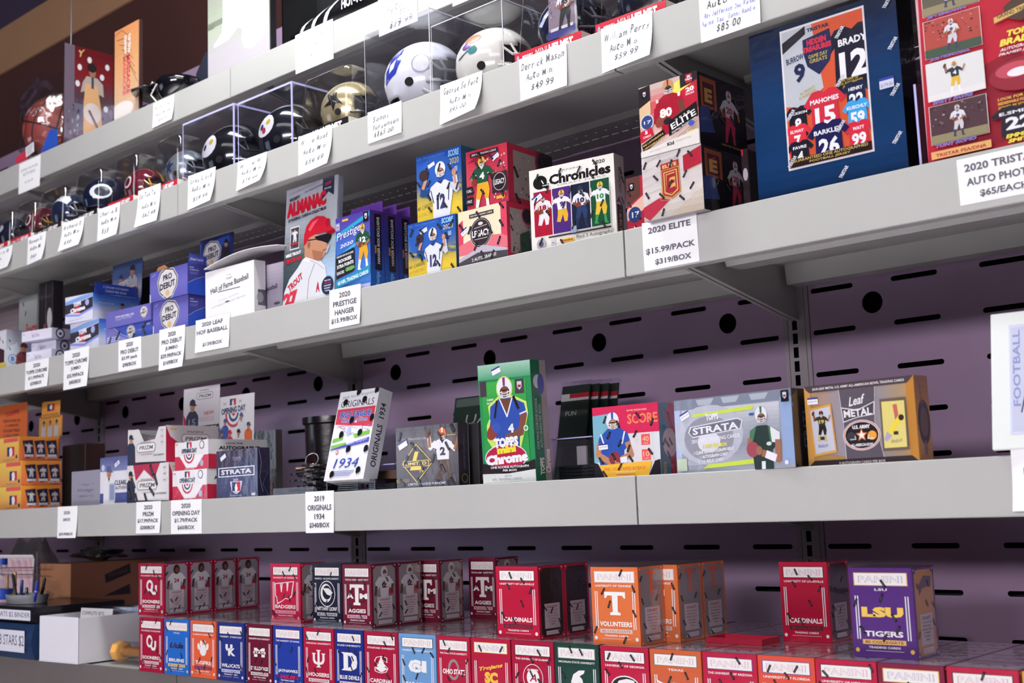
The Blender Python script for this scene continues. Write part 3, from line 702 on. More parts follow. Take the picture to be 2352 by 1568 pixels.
def grad(A, stops, x0=0, y0=0, x1=1, y1=1, n=14, horiz=False):
    for i in range(n):
        t = (i+.5)/n*(len(stops)-1); k = min(int(t), len(stops)-2); f = t-k; a, b = C(stops[k]), C(stops[k+1]); c = tuple(a[j]+(b[j]-a[j])*f for j in range(3))
        if horiz: A.r(x0+(x1-x0)*i/n, y0, x0+(x1-x0)*(i+1)/n, y1, c)
        else: A.r(x0, y0+(y1-y0)*i/n, x1, y0+(y1-y0)*(i+1)/n, c)
def fine(A, x, y, w, n, col, h=.012, gap=.022, seed=0):
    rr = random.Random(seed)
    for i in range(n): A.r(x, y+i*gap, x+w*rr.uniform(.7, 1), y+i*gap+h, col)
def crowd(A, x0, y0, x1, y1, seed, n=60, cols=('#d9d4d8', '#a33a44', '#c7b3a8', '#5c3a40', '#e8e2e4', '#7a4a4c')):
    rr = random.Random(seed)
    for i in range(n):
        s = rr.uniform(.02, .05); x = rr.uniform(x0, x1-s); y = rr.uniform(y0, y1-s); A.e(x+s/2, y+s/2, s/2, s*.5, rr.choice(cols), 8)
# ------------------------------------------------------------------ lower carton shelf
Z4d = Z4-.0005; F4 = -.478
def S4(TL, TR, xs=None, d=None, rot=None, Y=F4, zb=None): return solve(TL, TR, zb if zb else Z4d, Y, xs, d, rot)
GRP4 = 'cartons on the shelf above the college boxes'
# three orange baseball boxes
def orange_front(A):
    grad(A, ['#f0cf5c', '#e8b65c', '#e09a58']); A.t('OPEN', .8, .1, .3, .1, '#d8543c'); A.r(.5, .03, .98, .2, '#e0605c'); A.r(.62, .40, .86, .78, '#2a3560'); A.r(.74, .40, .86, .78, '#c43044'); A.e(.74, .55, .05, .12, '#f2f0ee'); A.p([(.70, .60), (.80, .60), (.78, .78), (.70, .78)], '#f2f0ee')
    A.e(.93, .82, .03, -.03, '#3a3a44'); A.r(.5, .90, .88, .93, '#8a7a60')
def orange_side(A):
    grad(A, ['#ef9c38', '#e8823c', '#df7044'])
    for i in range(3):
        x = .08+i*.29; A.p([(x, .18+.04*i*0), (x+.26, .14), (x+.30, .82), (x+.10, .90)], '#232842'); player(A, x+.16, .2, .62, '#d8d4da', '#c8c4ca', '#b03040' if i == 1 else '#2a3050', '', '#222', 'hold' if i else 'throw')
        A.r(x+.05, .74, x+.28, .84, '#d9d6e0')
    A.t('NOW TRADING CARD SIZE', .80, .88, .3, .10, '#f2e8d8'); A.t('TOPPS', .82, .95, .2, .07, '#d02a44')
z = Z4d
for i, (yt, lab) in enumerate(((1114, 'orange and yellow baseball card box, bottom of the stack of three'), (1057, 'orange and yellow baseball card box, middle of the stack of three'), (1001, 'orange and yellow display box on top of the stack of three'))):
    xc = 49.7 if i < 2 else 44; Yc = -.462
    P = onY(xc, yt, Yc); hh = P.z-z; wd = .17
    carton('card_carton', lab, (Vector((P.x-wd, Yc, z)), wd, .1085, hh-.0008, 0), '#e8a04c', 'orange baseball card boxes', fa=orange_front, sa=orange_side)
    z += hh
# display headers behind
def hdr(name, label, pts, Y, body, fa, th=.002, lean=6, rot=0, down=None):
    P0 = onY(min(p[0] for p in pts), max(p[1] for p in pts), Y); P1 = onY(max(p[0] for p in pts), max(p[1] for p in pts), Y)
    Q = [onY(x, y, Y) for x, y in pts]; x0 = min(q.x for q in Q); x1 = max(q.x for q in Q); z0 = min(q.z for q in Q); z1 = max(q.z for q in Q)
    r = empty(name, (x0, Y, z0), (radians(-lean), 0, radians(rot)), label, 'card')
    poly = [(q.x-x0, q.z-z0) for q in Q]
    g = G().prism(poly, 0, th, 'y')
    if down is not None: g.box((x1-x0)*.08, th*.1, -(z0-down)/cos(radians(lean))+.001, (x1-x0)*.92, th*.9, .002)
    g; g.make('header_card', mat('card_'+body.strip('#'), body, rough=.5, coat=.2), r)
    A = Art(x1-x0, z1-z0); fa(A)
    # keep the artwork inside the cut outline
    def inside(p):
        x, y = p[0]*A.w, (1-p[1])*A.h; c = False; n = len(poly)
        for i in range(n):
            (xa, ya), (xb, yb) = poly[i], poly[(i+1) % n]
            if (ya > y) != (yb > y) and x < (xb-xa)*(y-ya)/(yb-ya)+xa: c = not c
        return c
    A.P = [q for q in A.P if inside((sum(a[0] for a in q[0])/len(q[0]), sum(a[1] for a in q[0])/len(q[0])))]
    A.make('front_artwork', r, INK, front); return r
def a_topps(A):
    A.r(.02, .02, .98, .98, '#dd7038')
    for i in range(12): A.r(.02+i*.08, .02, .024+i*.08, .98, '#c9602f')
    A.t('TOPPS', .66, .24, .30, .11, '#b02038', rot=4, bold=.05); 
    for i, t_ in enumerate(('DISCOVER IN', 'A UNIQUE', 'COLLECTIBLE', 'CARD SIZE!')): A.t(t_, .66, .42+i*.12, .028*len(t_)+.06, .07, '#6a3a30', rot=-2)
hdr('display_header', 'orange printed display card behind the orange boxes at the left edge', [(-40, 938), (61, 941), (61, 1016), (-40, 1014)], -0.338, '#dd7038', a_topps, lean=2, down=Z4d)
def a_topps2(A):
    A.r(.1, .02, .9, .5, '#e8a040'); A.r(.34, .08, .66, .28, '#2a3560'); A.r(.5, .08, .66, .28, '#c43044'); A.e(.5, .17, .06, .07, '#f2f0ee'); A.t('STICKER', .5, .38, .7, .05, '#7a4a30'); A.t('COLLECTION', .5, .45, .8, .05, '#5a3426'); A.r(.02, .5, .98, .98, '#e8b050')
    for i in range(3): batter(A, .22+i*.28, .52, .5, '#d8d6dc', '#2a3560' if i != 1 else '#b03040')
hdr('display_header', 'yellow stepped display card with three ballplayers behind the orange boxes', [(98, 923), (134, 919.5), (134, 953), (141, 953), (141, 1000), (89, 1000), (89, 960), (98, 959)], -0.338, '#e8a040', a_topps2, lean=2, down=Z4d)
carton('card_carton', 'dark brown box in the shade between the orange stack and lilac-grey box', solve((143, 1024), (196, 1022), Z4d, -.25, d=.06, rot=0), '#4c3028', GRP4, gloss=False)
def vint(A): A.r(0, 0, 1, 1, '#8e8b9a'); A.t('** Tops **', .5, .40, .55, .06, '#4e4a5c', shear=.2); A.t('Vintage', .5, .56, .55, .12, '#4e4a5c', bold=.0, shear=.35); A.t('VERSION 7 TCG', .52, .72, .5, .06, '#5c586c')
carton('card_carton', 'plain lilac-grey flat box with script lettering', S4((165, 1083.6), (230.8, 1079.4), d=.022, rot=0, Y=-.470), '#8e8b9a', GRP4, fa=vint, gloss=False)
def clearly(A):
    A.r(0, 0, 1, 1, '#e6e6ee'); grad(A, ['#54588c', '#7d84b4'], y1=.30); A.r(0, .76, 1, .97, '#4a5690'); batter(A, .33, .16, .9, '#e9e9ee', '#56608c'); A.r(.33, .55, .56, .93, '#c7cbd9'); A.r(.36, .58, .53, .9, '#8a94b8')
    A.t('CLEARLY', .80, .55, .52, .10, '#3a3c50'); A.t('AUTHENTIC', .84, .66, .56, .07, '#3a3c50', bold=0); pricetag(A, .62, .14, .18, '$', 25); A.e(.12, .22, .06, -.06, '#c8cce0')
carton('card_carton', 'blue and white box with a batter, right of the lilac-grey one', S4((230.8, 1051.8), (294, 1045), d=.05, rot=0, Y=-.472), '#5d628f', GRP4, fa=clearly)
def prizmlogo(A, x, y, w, h):
    A.p([(x-w/2, y-h*.25), (x-w*.42, y-h/2), (x+w*.42, y-h/2), (x+w/2, y-h*.1), (x+w*.42, y+h/2), (x-w*.42, y+h/2), (x-w/2, y+h*.25)], '#9a9598')
    A.p([(x-w*.47, y-h*.2), (x-w*.40, y-h*.40), (x+w*.40, y-h*.40), (x+w*.47, y-h*.08), (x+w*.40, y+h*.40), (x-w*.40, y+h*.40), (x-w*.47, y+h*.2)], '#eceaea'); A.t('PRIZM', x, y, w*.74, h*.42, '#6c676c', bold=.03, shear=.15)
def prizm(seal):
    def f(A):
        grad(A, ['#d9d6da', '#f0eeef', '#d9d6d8'], horiz=True)
        if seal: A.p([(.15, 0), (.80, 0), (.66, .42), (.42, .14), (.22, .42)], '#b02a4c')
        else: A.p([(.26, 0), (.72, 0), (.60, .25), (.42, .18)], '#e3c8d0')
        A.p([(0, .85), (.14, .93), (1, .97), (1, 1), (0, 1)], '#1b1a1e'); A.p([(0, .78), (.12, .90), (.3, .955), (0, .95)], '#c01c40')
        batter(A, .09, .13, .86, '#2a2c44', '#24263c'); A.t('PANINI', .48, .40, .26, .05, '#a8a4a8', bold=.05); prizmlogo(A, .50, .55, .50, .26)
        A.t('2020 BASEBALL', .52, .74, .3, .03, '#9a969a'); A.t('3 AUTOGRAPHS', .82, .78, .26, .05, '#5a565c')
        for i in range(3): A.r(.88, .1+i*.16, .94, .14+i*.16, '#aaa6aa')
        if seal: A.seals(5, 7, sz=.16)
    return f
def prizms(A): A.r(0, 0, 1, 1, '#c9c4c6'); A.p([(0, .0), (.08, .3), (.35, .6), (1, .75), (1, 1), (0, 1)], '#b3183c'); A.p([(.07, 0), (.14, .3), (.4, .52), (1, .66), (1, 0)], '#c9c4c6'); A.r(.08, .08, .2, .13, '#d8b050'); A.t('PANINI', .55, .17, .3, .05, '#5c5659'); prizmlogo(A, .56, .36, .55, .26)
SL = S4((292.4, 1069.7), (388, 1064), d=.115, rot=0, Y=-.482)
carton('card_carton', 'sealed white and crimson box under the open white and crimson display', SL, '#d5d2d4', GRP4, fa=prizm(True), sa=prizms)
# open display: front panel cut low in the middle, tall side panels
def display(name, label, SLv, body, fa, sa, cut, back=1.0, group=None, gloss=False):
    loc, wd, d, h, a = SLv; r = empty(name, loc, (0, 0, a), label, 'box', group); m = mat('card_'+body.strip('#'), body, rough=.5, coat=.2); t = .0012
    g = G().box(0, 0, 0, wd, d, t).prism([(0, t)]+[(wd, t)]+[(x*wd, y*h) for x, y in cut], 0, t, 'y').box(0, t, t, t, d, h).box(wd-t, t, t, wd, d, h).box(t, d-t, t, wd-t, d, h*back)
    g.make('display_tray', m, r)
    A = Art(wd, h); fa(A); pl = [(0, 0), (wd, 0)]+[(x*wd, y*h) for x, y in cut]
    def below(x): # top outline height at x
        xs_ = sorted(((q[0], q[1]) for q in pl[2:]), key=lambda q: q[0])
        for (xa, ya), (xb, yb) in zip(xs_, xs_[1:]):
            if xa <= x <= xb: return ya+(yb-ya)*((x-xa)/(xb-xa) if xb > xa else 0)
        return h
    A.P = [q for q in A.P if all((1-p[1])*h <= below(min(max(p[0]*wd, 0), wd))+.0015 for p in q[0])]
    A.make('front_artwork', r, WRAP if gloss else INK, front)
    if sa: B = Art(d, h); sa(B); B.make('side_artwork', r, WRAP if gloss else INK, sidef(wd))
    return r
SU = solve((294, 987), (381, 980), SL[0].z+SL[3]+.0005, -.482, d=.135, rot=0)
display('display_carton', 'open white and crimson display box with a scooped front', SU, '#d5d2d4', prizm(False), prizms, [(1, .98), (.82, .98), (.72, .66), (.42, .62), (.28, .98), (0, .98)], .6)
for k in range(5):
    r = empty('card_pack', (SU[0].x+.018, SU[0].y+.012+k*.020, SU[0].z+.003), (radians(-8), 0, 0), 'silver foil card pack standing inside the open white and crimson display', 'pack', 'foil packs in the open display')
    G().box(0, 0, 0, SU[1]-.036, .006, SU[3]*.72, .001).make('foil_wrapper', mat('foil_silver_red', '#b9a0a8', rough=.25, metal=.6), r)
def phead(A):
    grad(A, ['#e9e7ea', '#cfcbd0']); A.p([(0, .55), (.05, 1), (.35, 1), (.12, .72)], '#c01c40'); A.p([(0, .3), (.02, 1), (.2, 1), (.02, .7)], '#c8204a'); A.t('PANINI', .58, .08, .24, .03, '#8a868c'); prizmlogo(A, .60, .20, .46, .15)
    batter(A, .26, .22, .95, '#2b2d46', '#24263c'); A.t('15', .26, .75, .2, .15, '#8a8ca4'); A.t('NEW!', .72, .58, .26, .08, '#d84050', bold=.0)
    for i in range(3): A.r(.46, .67+i*.035, .86, .68+i*.035, '#e0a8b0')
    A.r(.42, .84, 1, 1, '#2f2c30'); A.t('HOBBY', .72, .91, .42, .09, '#f2f0f0', bold=.04)
hdr('display_header', 'white arched header card with a player in navy, standing behind the scooped display', [(420, 932), (453, 889), (484, 884.5), (503, 919), (503, 990), (420, 985)], -0.338, '#d5d2d4', phead, lean=2, down=Z4d)
def swag(A, x, y, w):
    for k, c in enumerate(('#c4283c', '#f0eef0', '#2a3560', '#f0eef0', '#c4283c')):
        R = w/2*(1-k*.2); A.p([(x+R*cos(pi*i/10), y+R*A.w/A.h*sin(pi*i/10)) for i in range(11)], c)
def mlbm(A, x, y, w):
    h = w*A.w/A.h*.62; A.r(x-w/2, y-h/2, x, y+h/2, '#28325e'); A.r(x, y-h/2, x+w/2, y+h/2, '#c4283c'); A.e(x, y-h*.1, w*.11, h*.2, '#f2f0f2'); A.p([(x-w*.15, y), (x+w*.2, y+h*.1), (x+w*.1, y+h/2), (x-w*.12, y+h/2)], '#f2f0f2')
def oday(A):
    A.r(0, 0, 1, 1, '#eceaec'); A.p([(0, .52), (.14, .52), (.36, .97), (.14, 1), (0, 1)], '#c22846'); A.p([(1, .52), (.88, .52), (.64, .97), (.9, 1), (1, 1)], '#c22846'); A.r(.0, .94, 1, 1, '#c22846'); A.p([(.14, .5), (.86, .5), (.64, .93), (.36, .93)], '#f0eef0')
    mlbm(A, .44, .14, .15); A.t('OPENING DAY', .44, .34, .46, .16, '#2c3454', bold=.05); swag(A, .44, .46, .32); A.e(.82, .17, .07, -.07, '#2c3454'); A.e(.82, .17, .055, -.055, '#e8e4ea'); A.e(.82, .80, .05, -.055, '#a8aac4'); A.t('TRADING CARDS', .45, .97, .3, .03, '#f0eef0'); A.t('TOPPS', .06, .1, .08, .05, '#c22846')
def odays(A): A.r(0, 0, 1, 1, '#e4e1e4'); A.p([(0, .5), (.25, .52), (.4, 1), (0, 1)], '#c22846'); A.r(0, .55, 1, 1, '#c22846'); A.t('LOOK FOR', .44, .14, .28, .07, '#2c2c34'); A.t('AUTOGRAPHS', .52, .30, .70, .13, '#22222a', bold=.05)
SL = S4((396.6, 1082), (475.4, 1079), d=.10, rot=0, Y=-.486)
carton('card_carton', 'sealed white and red box with bunting under the open bunting display', SL, '#e4e1e4', GRP4, fa=oday, sa=odays)
SU = solve((402, 1016), (478, 1012), SL[0].z+SL[3]+.0005, -.484, d=.15, rot=0)
display('display_carton', 'open white and red display box with bunting on its front', SU, '#e4e1e4', oday, odays, [(1, 1), (0, .96)], .95)
def ohead(A):
    A.r(0, 0, 1, 1, '#eceaec'); mlbm(A, .42, .13, .17); A.t('20', .2, .15, .08, .05, '#9a96a0'); A.t('20', .62, .13, .08, .05, '#9a96a0'); A.t('OPENING DAY', .44, .29, .66, .13, '#2c3454', rot=3, bold=.05); swag(A, .45, .36, .46)
    for i, (x, y, cp, j) in enumerate(((.22, .44, '#2c4a9c', '#3c56a4'), (.66, .36, '#2c4a9c', '#e2e2e8'), (.14, .66, '#2c4a9c', '#c8c8d4'), (.36, .68, '#c4283c', '#d84050'), (.60, .68, '#22222a', '#d8d8dc'), (.86, .56, '#22222a', '#e07038'))): batter(A, x, y, .5, j, cp)
hdr('display_header', 'white header card with red, white and navy bunting and several ballplayers', [(497.5, 913), (561, 905.5), (566, 953), (577, 954), (583, 1016), (500, 1010)], -0.338, '#eceaec', ohead, lean=2, down=Z4d)
# white sealed box in the shade behind
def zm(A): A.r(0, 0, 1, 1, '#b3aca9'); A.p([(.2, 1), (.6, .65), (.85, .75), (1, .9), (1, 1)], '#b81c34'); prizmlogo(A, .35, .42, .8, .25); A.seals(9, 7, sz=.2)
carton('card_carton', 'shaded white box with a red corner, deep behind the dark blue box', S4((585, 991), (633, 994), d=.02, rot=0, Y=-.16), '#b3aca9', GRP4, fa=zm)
# dark blue box
def strata1(A):
    grad(A, ['#3e3450', '#2c3054', '#454a70', '#34385c']); A.p([(0, 0), (.9, 0), (.3, .5), (0, .3)], '#3d3048'); A.t('TOPPS', .5, .19, .22, .08, '#6c6684', bold=.06); A.r(.05, .36, .93, .56, '#e4e4f0'); A.r(.07, .38, .91, .54, '#363a60'); A.t('STRATA', .49, .46, .74, .10, '#eceaf4', bold=.03)
    A.r(0, .60, 1, .605, '#6b6f94'); A.t('2019', .48, .63, .12, .04, '#d8d8ec'); A.p([(.34, .66), (.64, .66), (.60, .86), (.50, .93), (.38, .86)], '#c9c9da'); mlbm(A, .49, .77, .2); fine(A, .34, .95, .3, 1, '#9a9ab4'); pricetag(A, .17, .13, .14, '', 25); A.r(.86, .92, .95, .97, '#c8c8d8')
def dks(A): A.r(0, 0, 1, 1, '#23233a'); A.l([(.1, .02), (.3, .3), (.15, .6), (.4, .9)], .03, '#8a8aa8'); A.l([(.8, .5), (.4, .75), (.9, .98)], .02, '#6a6a88')
carton('card_carton', 'dark indigo box with white rounded title bar', S4((497.5, 1036.6), (591.5, 1027), xs=619, Y=-.486), '#2c3054', GRP4, fa=strata1, sa=dks)
# black cups
def cup(label, x0, x1, yt, Y, h=.10):
    P = onY(x0, yt, Y); Q = onY(x1, yt, Y); R = (Q.x-P.x)/2; c = Vector(((P.x+Q.x)/2, Y+R, Z4d)); h = P.z-Z4d
    r = empty('pencil_cup', c, (0, 0, 0), label, 'cup'); G().lathe([(R*.92, 0), (R*.97, h*.9), (R*1.05, h*.92), (R*1.05, h), (R*.97, h), (R*.9, .004)], n=28).make('cup_wall', mat('cup_black_plastic', '#17141a', rough=.25, coat=.4, bump=.2, bscale=60), r, smooth=True); return r
cup('glossy black cup with a flared rim, left of the leaning white box', 669, 757, 962, -.30)
cup('second black cup half hidden behind the leaning white box', 752, 796, 968, -.16)
# heap of leather key rings in a clear tray
o0 = onY(627, 1139, -.475); tr = empty('clear_tray', (o0.x, -.475, Z4d), (0, 0, 0), 'shallow clear plastic tray full of black leather key straps', 'tray')
g = G(); tw = (onY(720, 1139, -.475)-o0).x; g.box(0, 0, 0, tw, .14, .0015).box(0, 0, .0015, tw, .0015, .014).box(0, .1385, .0015, tw, .14, .014).box(0, .0015, .0015, .0015, .1385, .014).box(tw-.0015, .0015, .0015, tw, .1385, .014); g.make('tray_shell', ACRYL, tr)
rr = random.Random(4); LEA = mat('black_leather', '#17141a', rough=.3, coat=.3, bump=.3, bscale=120); TAN = mat('tan_leather', '#c79a78', rough=.5); GOLD = mat('gold_ring_metal', '#d9b070', rough=.2, metal=1); CHR = mat('chrome_metal', '#dcdce0', rough=.12, metal=1)
for k in range(14):
    a = rr.uniform(-.9, .9); cx = tw*(.36, .62, .50)[k % 3]+rr.uniform(-.004, .004); cy = .05+rr.uniform(-.012, .012); cz = .0022+k*.0040
    r = empty('key_strap', (o0.x+cx, -.475+cy, Z4d+cz), (0, 0, a), 'black leather key strap heaped in the clear tray' if k != 12 else 'tan leather key strap on top of the black ones in the tray', 'key ring', 'leather key straps in the tray' if k != 12 else None)
    w_ = .026; G().prism([(w_*cos(t)*1.2, w_*.62*sin(t)) for t in (2*pi*i/20 for i in range(20))], 0, .0038, 'z').make('strap', TAN if k == 12 else LEA, r)
    if k > 6: G().tube([(-.008+.011*cos(t), .011*sin(t), .0045+.0008*k*0) for t in (2*pi*i/16 for i in range(16))], .0010, 6, True).make('ring', GOLD if k % 2 else CHR, r, smooth=True)
r = empty('split_ring', (onY(721, 1070, -.43).x, -.43, Z4d+.064), (radians(70), 0, .4), 'large silver split ring standing up from the heap of straps', 'ring')
G().tube([(.014*cos(t), .014*sin(t), .008) for t in (2*pi*i/20 for i in range(20))], .0012, 6, True).make('ring', CHR, r, smooth=True)
# clear stand and leaning white box
Pb = onY(743.7, 1105.4, -.484); Pr = onY(835, 1098.5, -.484); Zb = (Pb.z+Pr.z)/2
st = empty('display_stand', (Pb.x-.01, -.470, Z4d), (0, 0, 0), 'dark clear plastic stand holding up the leaning white box', 'stand')
g = G().box(0, 0, 0, .14, .08, .003).box(0, .0, .003, .003, .08, Zb-Z4d-.001).box(.137, 0, .003, .14, .08, Zb-Z4d-.001).box(0, 0, Zb-Z4d-.003, .14, .08, Zb-Z4d-.0012)
for i in range(5): g.box(.03+i*.001, .002, .004+i*.0035, .09, .004, .0055+i*.0035)
g.make('stand_frame', clear('smoked_plastic', (.45, .45, .48), .10), st)
def orig(A):
    A.r(0, 0, 1, 1, '#e9e9ee'); A.t('2019', .17, .07, .16, .028, '#3c3c50', bold=0); A.t('Historic Autographs', .60, .055, .62, .040, '#4450a0', bold=-.01, shear=.4, rot=4); A.t('ORIGINALS', .5, .145, .84, .075, '#26263a', bold=.0)
    A.p([(.02, .20), (.98, .20), (.98, .43), (.02, .37)], '#d0485c'); A.t('BIG LEAGUE', .5, .27, .78, .070, '#4a60b4', bold=.05, out='#eef0ff', ow=.05); A.t('Chewing Gum', .5, .34, .66, .055, '#5468b0', bold=.03, out='#dde')
    for i in range(26): x = .06+random.Random(i).random()*.85; y = .40+random.Random(i+99).random()*.10; A.l([(x, y), (x+.06, y+.008)], .008, '#9a9ad0' if i % 3 else '#d890a0')
    A.l([(.1, .40), (.75, .39), (.75, .46)], .008, '#c05068'); A.e(.42, .46, .05, .05, '#b8c0f0'); A.p([(.05, .535), (.3, .52), (.3, .55), (.04, .575)], '#7cc04c'); A.p([(.55, .50), (.95, .47), (.95, .51), (.6, .54)], '#7cc04c'); A.p([(.03, .61), (.4, .585), (.4, .61), (.03, .645)], '#86c45a')
    A.p([(.03, .655), (.97, .545), (.97, .60), (.03, .665)], '#5058b8'); A.t('Historic Autographs', .68, .59, .5, .035, '#eef', bold=-.01, shear=.4, rot=9)
    A.ring(.22, .69, .035, -.035, .012, '#d05068', '#e8d8dc'); A.t('1934', .5, .815, .62, .105, '#3c4cb0', bold=.0, shear=.22); fine(A, .22, .90, .55, 4, '#8a90c0', .008, .016)
    for x, y in ((.5, .02), (.2, .125), (.68, .115), (.45, .335), (.96, .02), (.96, .33), (.25, .49), (.72, .485), (.5, .66), (.95, .67), (.2, .93), (.85, .90)):
        A.e(x, y, .055, -.055, '#1a1a20'); A.p([(x-.06, y+.02), (x, y+.01), (x-.02, y+.05)], '#1a1a20')
def origs(A): A.r(0, 0, 1, 1, '#c9c9d2'); A.t('ORIGINALS  1934', .5, .5, .70*A.h/A.w, .42*A.w/A.h, '#2a2a3a', rot=90, bold=.02)
wdt = (Pr-Pb).x/cos(0)*.995
hgt = .235
lo = .1
for q in range(60):
    hgt = lo+q*.003
    if pj((Pb.x, -.484+hgt*sin(radians(15)), Zb+hgt*cos(radians(15))))[1] < 904: break
carton('card_carton', 'tall white and red box with blue numerals leaning back', (Vector((Pb.x, -.484, Zb)), wdt, .032, hgt, 0), '#dedee4', GRP4, fa=orig, sa=origs, lean=15)
def clearbin(label, x0, x1, yt, Y, d, m=None):
    P = onY(x0, yt, Y); Q = onY(x1, yt, Y); w_, h_ = Q.x-P.x, P.z-Z4d; r = empty('clear_bin', (P.x, Y, Z4d), (0, 0, 0), label, 'bin'); t = .002; g = G()
    g.box(0, 0, 0, w_, d, t).box(0, 0, t, w_, t, h_).box(0, d-t, t, w_, d, h_).box(0, t, t, t, d-t, h_).box(w_-t, t, t, w_, d-t, h_); g.make('bin_wall', m or ACRYL, r)
    G().box(-.001, -.001, h_-.002, w_+.001, .001, h_).box(w_-.001, .001, h_-.002, w_+.001, d, h_).make('bin_rim', ACEDGE, r); return r, w_, h_
r, w_, h_ = clearbin('small clear bin of brown cards right of the leaning white box', 845, 906, 1068, -.43, .09); 
for k in range(3):
    q = empty('card_bundle', (r.location.x+.006, -.415+k*.024, Z4d+.002), (0, 0, 0), 'brown banded card bundle in the small clear bin', 'cards', 'card bundles in the small bin'); G().box(0, 0, 0, w_-.012, .016, h_*.72, .001).make('cards', mat('brown_card_stock', '#8a6a54', rough=.6), q)
# black and gold box, twin behind
def limited(A):
    grad(A, ['#4a464c', '#6a6468', '#58545a', '#48444a']); A.t('NFL TRADING CARDS', .34, .20, .46, .035, '#b8b4bc'); player(A, .76, .03, 1.12, '#e9e8ee', '#5c4a44', '#e8703c', '2', '#3a3038', 'throw', stripe='#f2f0f2', flip=1)
    for k, c in ((0, '#e8c85c'), (.014, '#4c484e')): A.p([(.10+k, .60), (.34, .28+k*1.4), (.60-k, .60), (.34, .92-k*1.4)], c)
    A.t('L', .33, .56, .20, .30, '#f0d058', bold=.03, shear=.3); A.r(.12, .555, .54, .655, '#e8c85c'); A.r(.13, .565, .53, .645, '#54504f'); A.t('LIMITED', .33, .605, .34, .05, '#f0dc90', bold=.02); A.t('14', .42, .72, .06, .07, '#e8c85c'); A.r(0, .86, .22, .866, '#c8a850'); A.r(0, .885, .22, .891, '#c8a850')
    A.t('LIMITED ROOKIE PHENOMS', .5, .94, .6, .04, '#c9ccdc'); pricetag(A, .12, .28, .15, '', 22); A.seals(31, 12, sz=.11); A.r(.84, .18, .98, .19, '#d8c060')
def blks(A): A.r(0, 0, 1, 1, '#1b1a1e'); A.t('LIMITED FOOTBALL', .5, .45, .55*A.h/A.w, .16*A.w/A.h, '#5a5c70', rot=90, bold=0); A.e(.5, .88, .3, -.3, '#6a5c30'); A.e(.5, .88, .22, -.22, '#1b1a1e'); A.r(.88, 0, .93, 1, '#8a8a98')
SLm = S4((909, 984), (1051, 970), xs=1076, Y=-.484)
carton('card_carton', 'charcoal box with a gold diamond outline, front one of a pair', SLm, '#2a282c', GRP4, fa=limited, sa=blks)
carton('card_carton', 'charcoal box standing directly behind the gold diamond box', (SLm[0]+Vector((.012, SLm[2]+.014, 0)), SLm[1], SLm[2], SLm[3], 0), '#2a282c', GRP4, sa=blks)
# green plaque
def plaque(label, pts, Y, txt, th, bg='#24382c'):
    def f(A): A.r(0, 0, 1, 1, bg); A.r(.03, .02, .97, .13, '#5a6a62'); A.t(txt, .5, .33, .80, .17, '#b8c4bc', bold=-.01, shear=.1); A.e(.2, 1.0, .08, -.06, '#8a2030')
    r = hdr('team_plaque', label, pts, Y, bg, f, th, 10); r['category'] = 'plaque'; r.location.z = max(r.location.z, Z4+.001); return r
plaque('dark green plaque with pale lettering behind the tall green box', [(1030, 1085), (1057, 907), (1150, 897), (1150, 1070)], -.17, 'JUAN', .004)
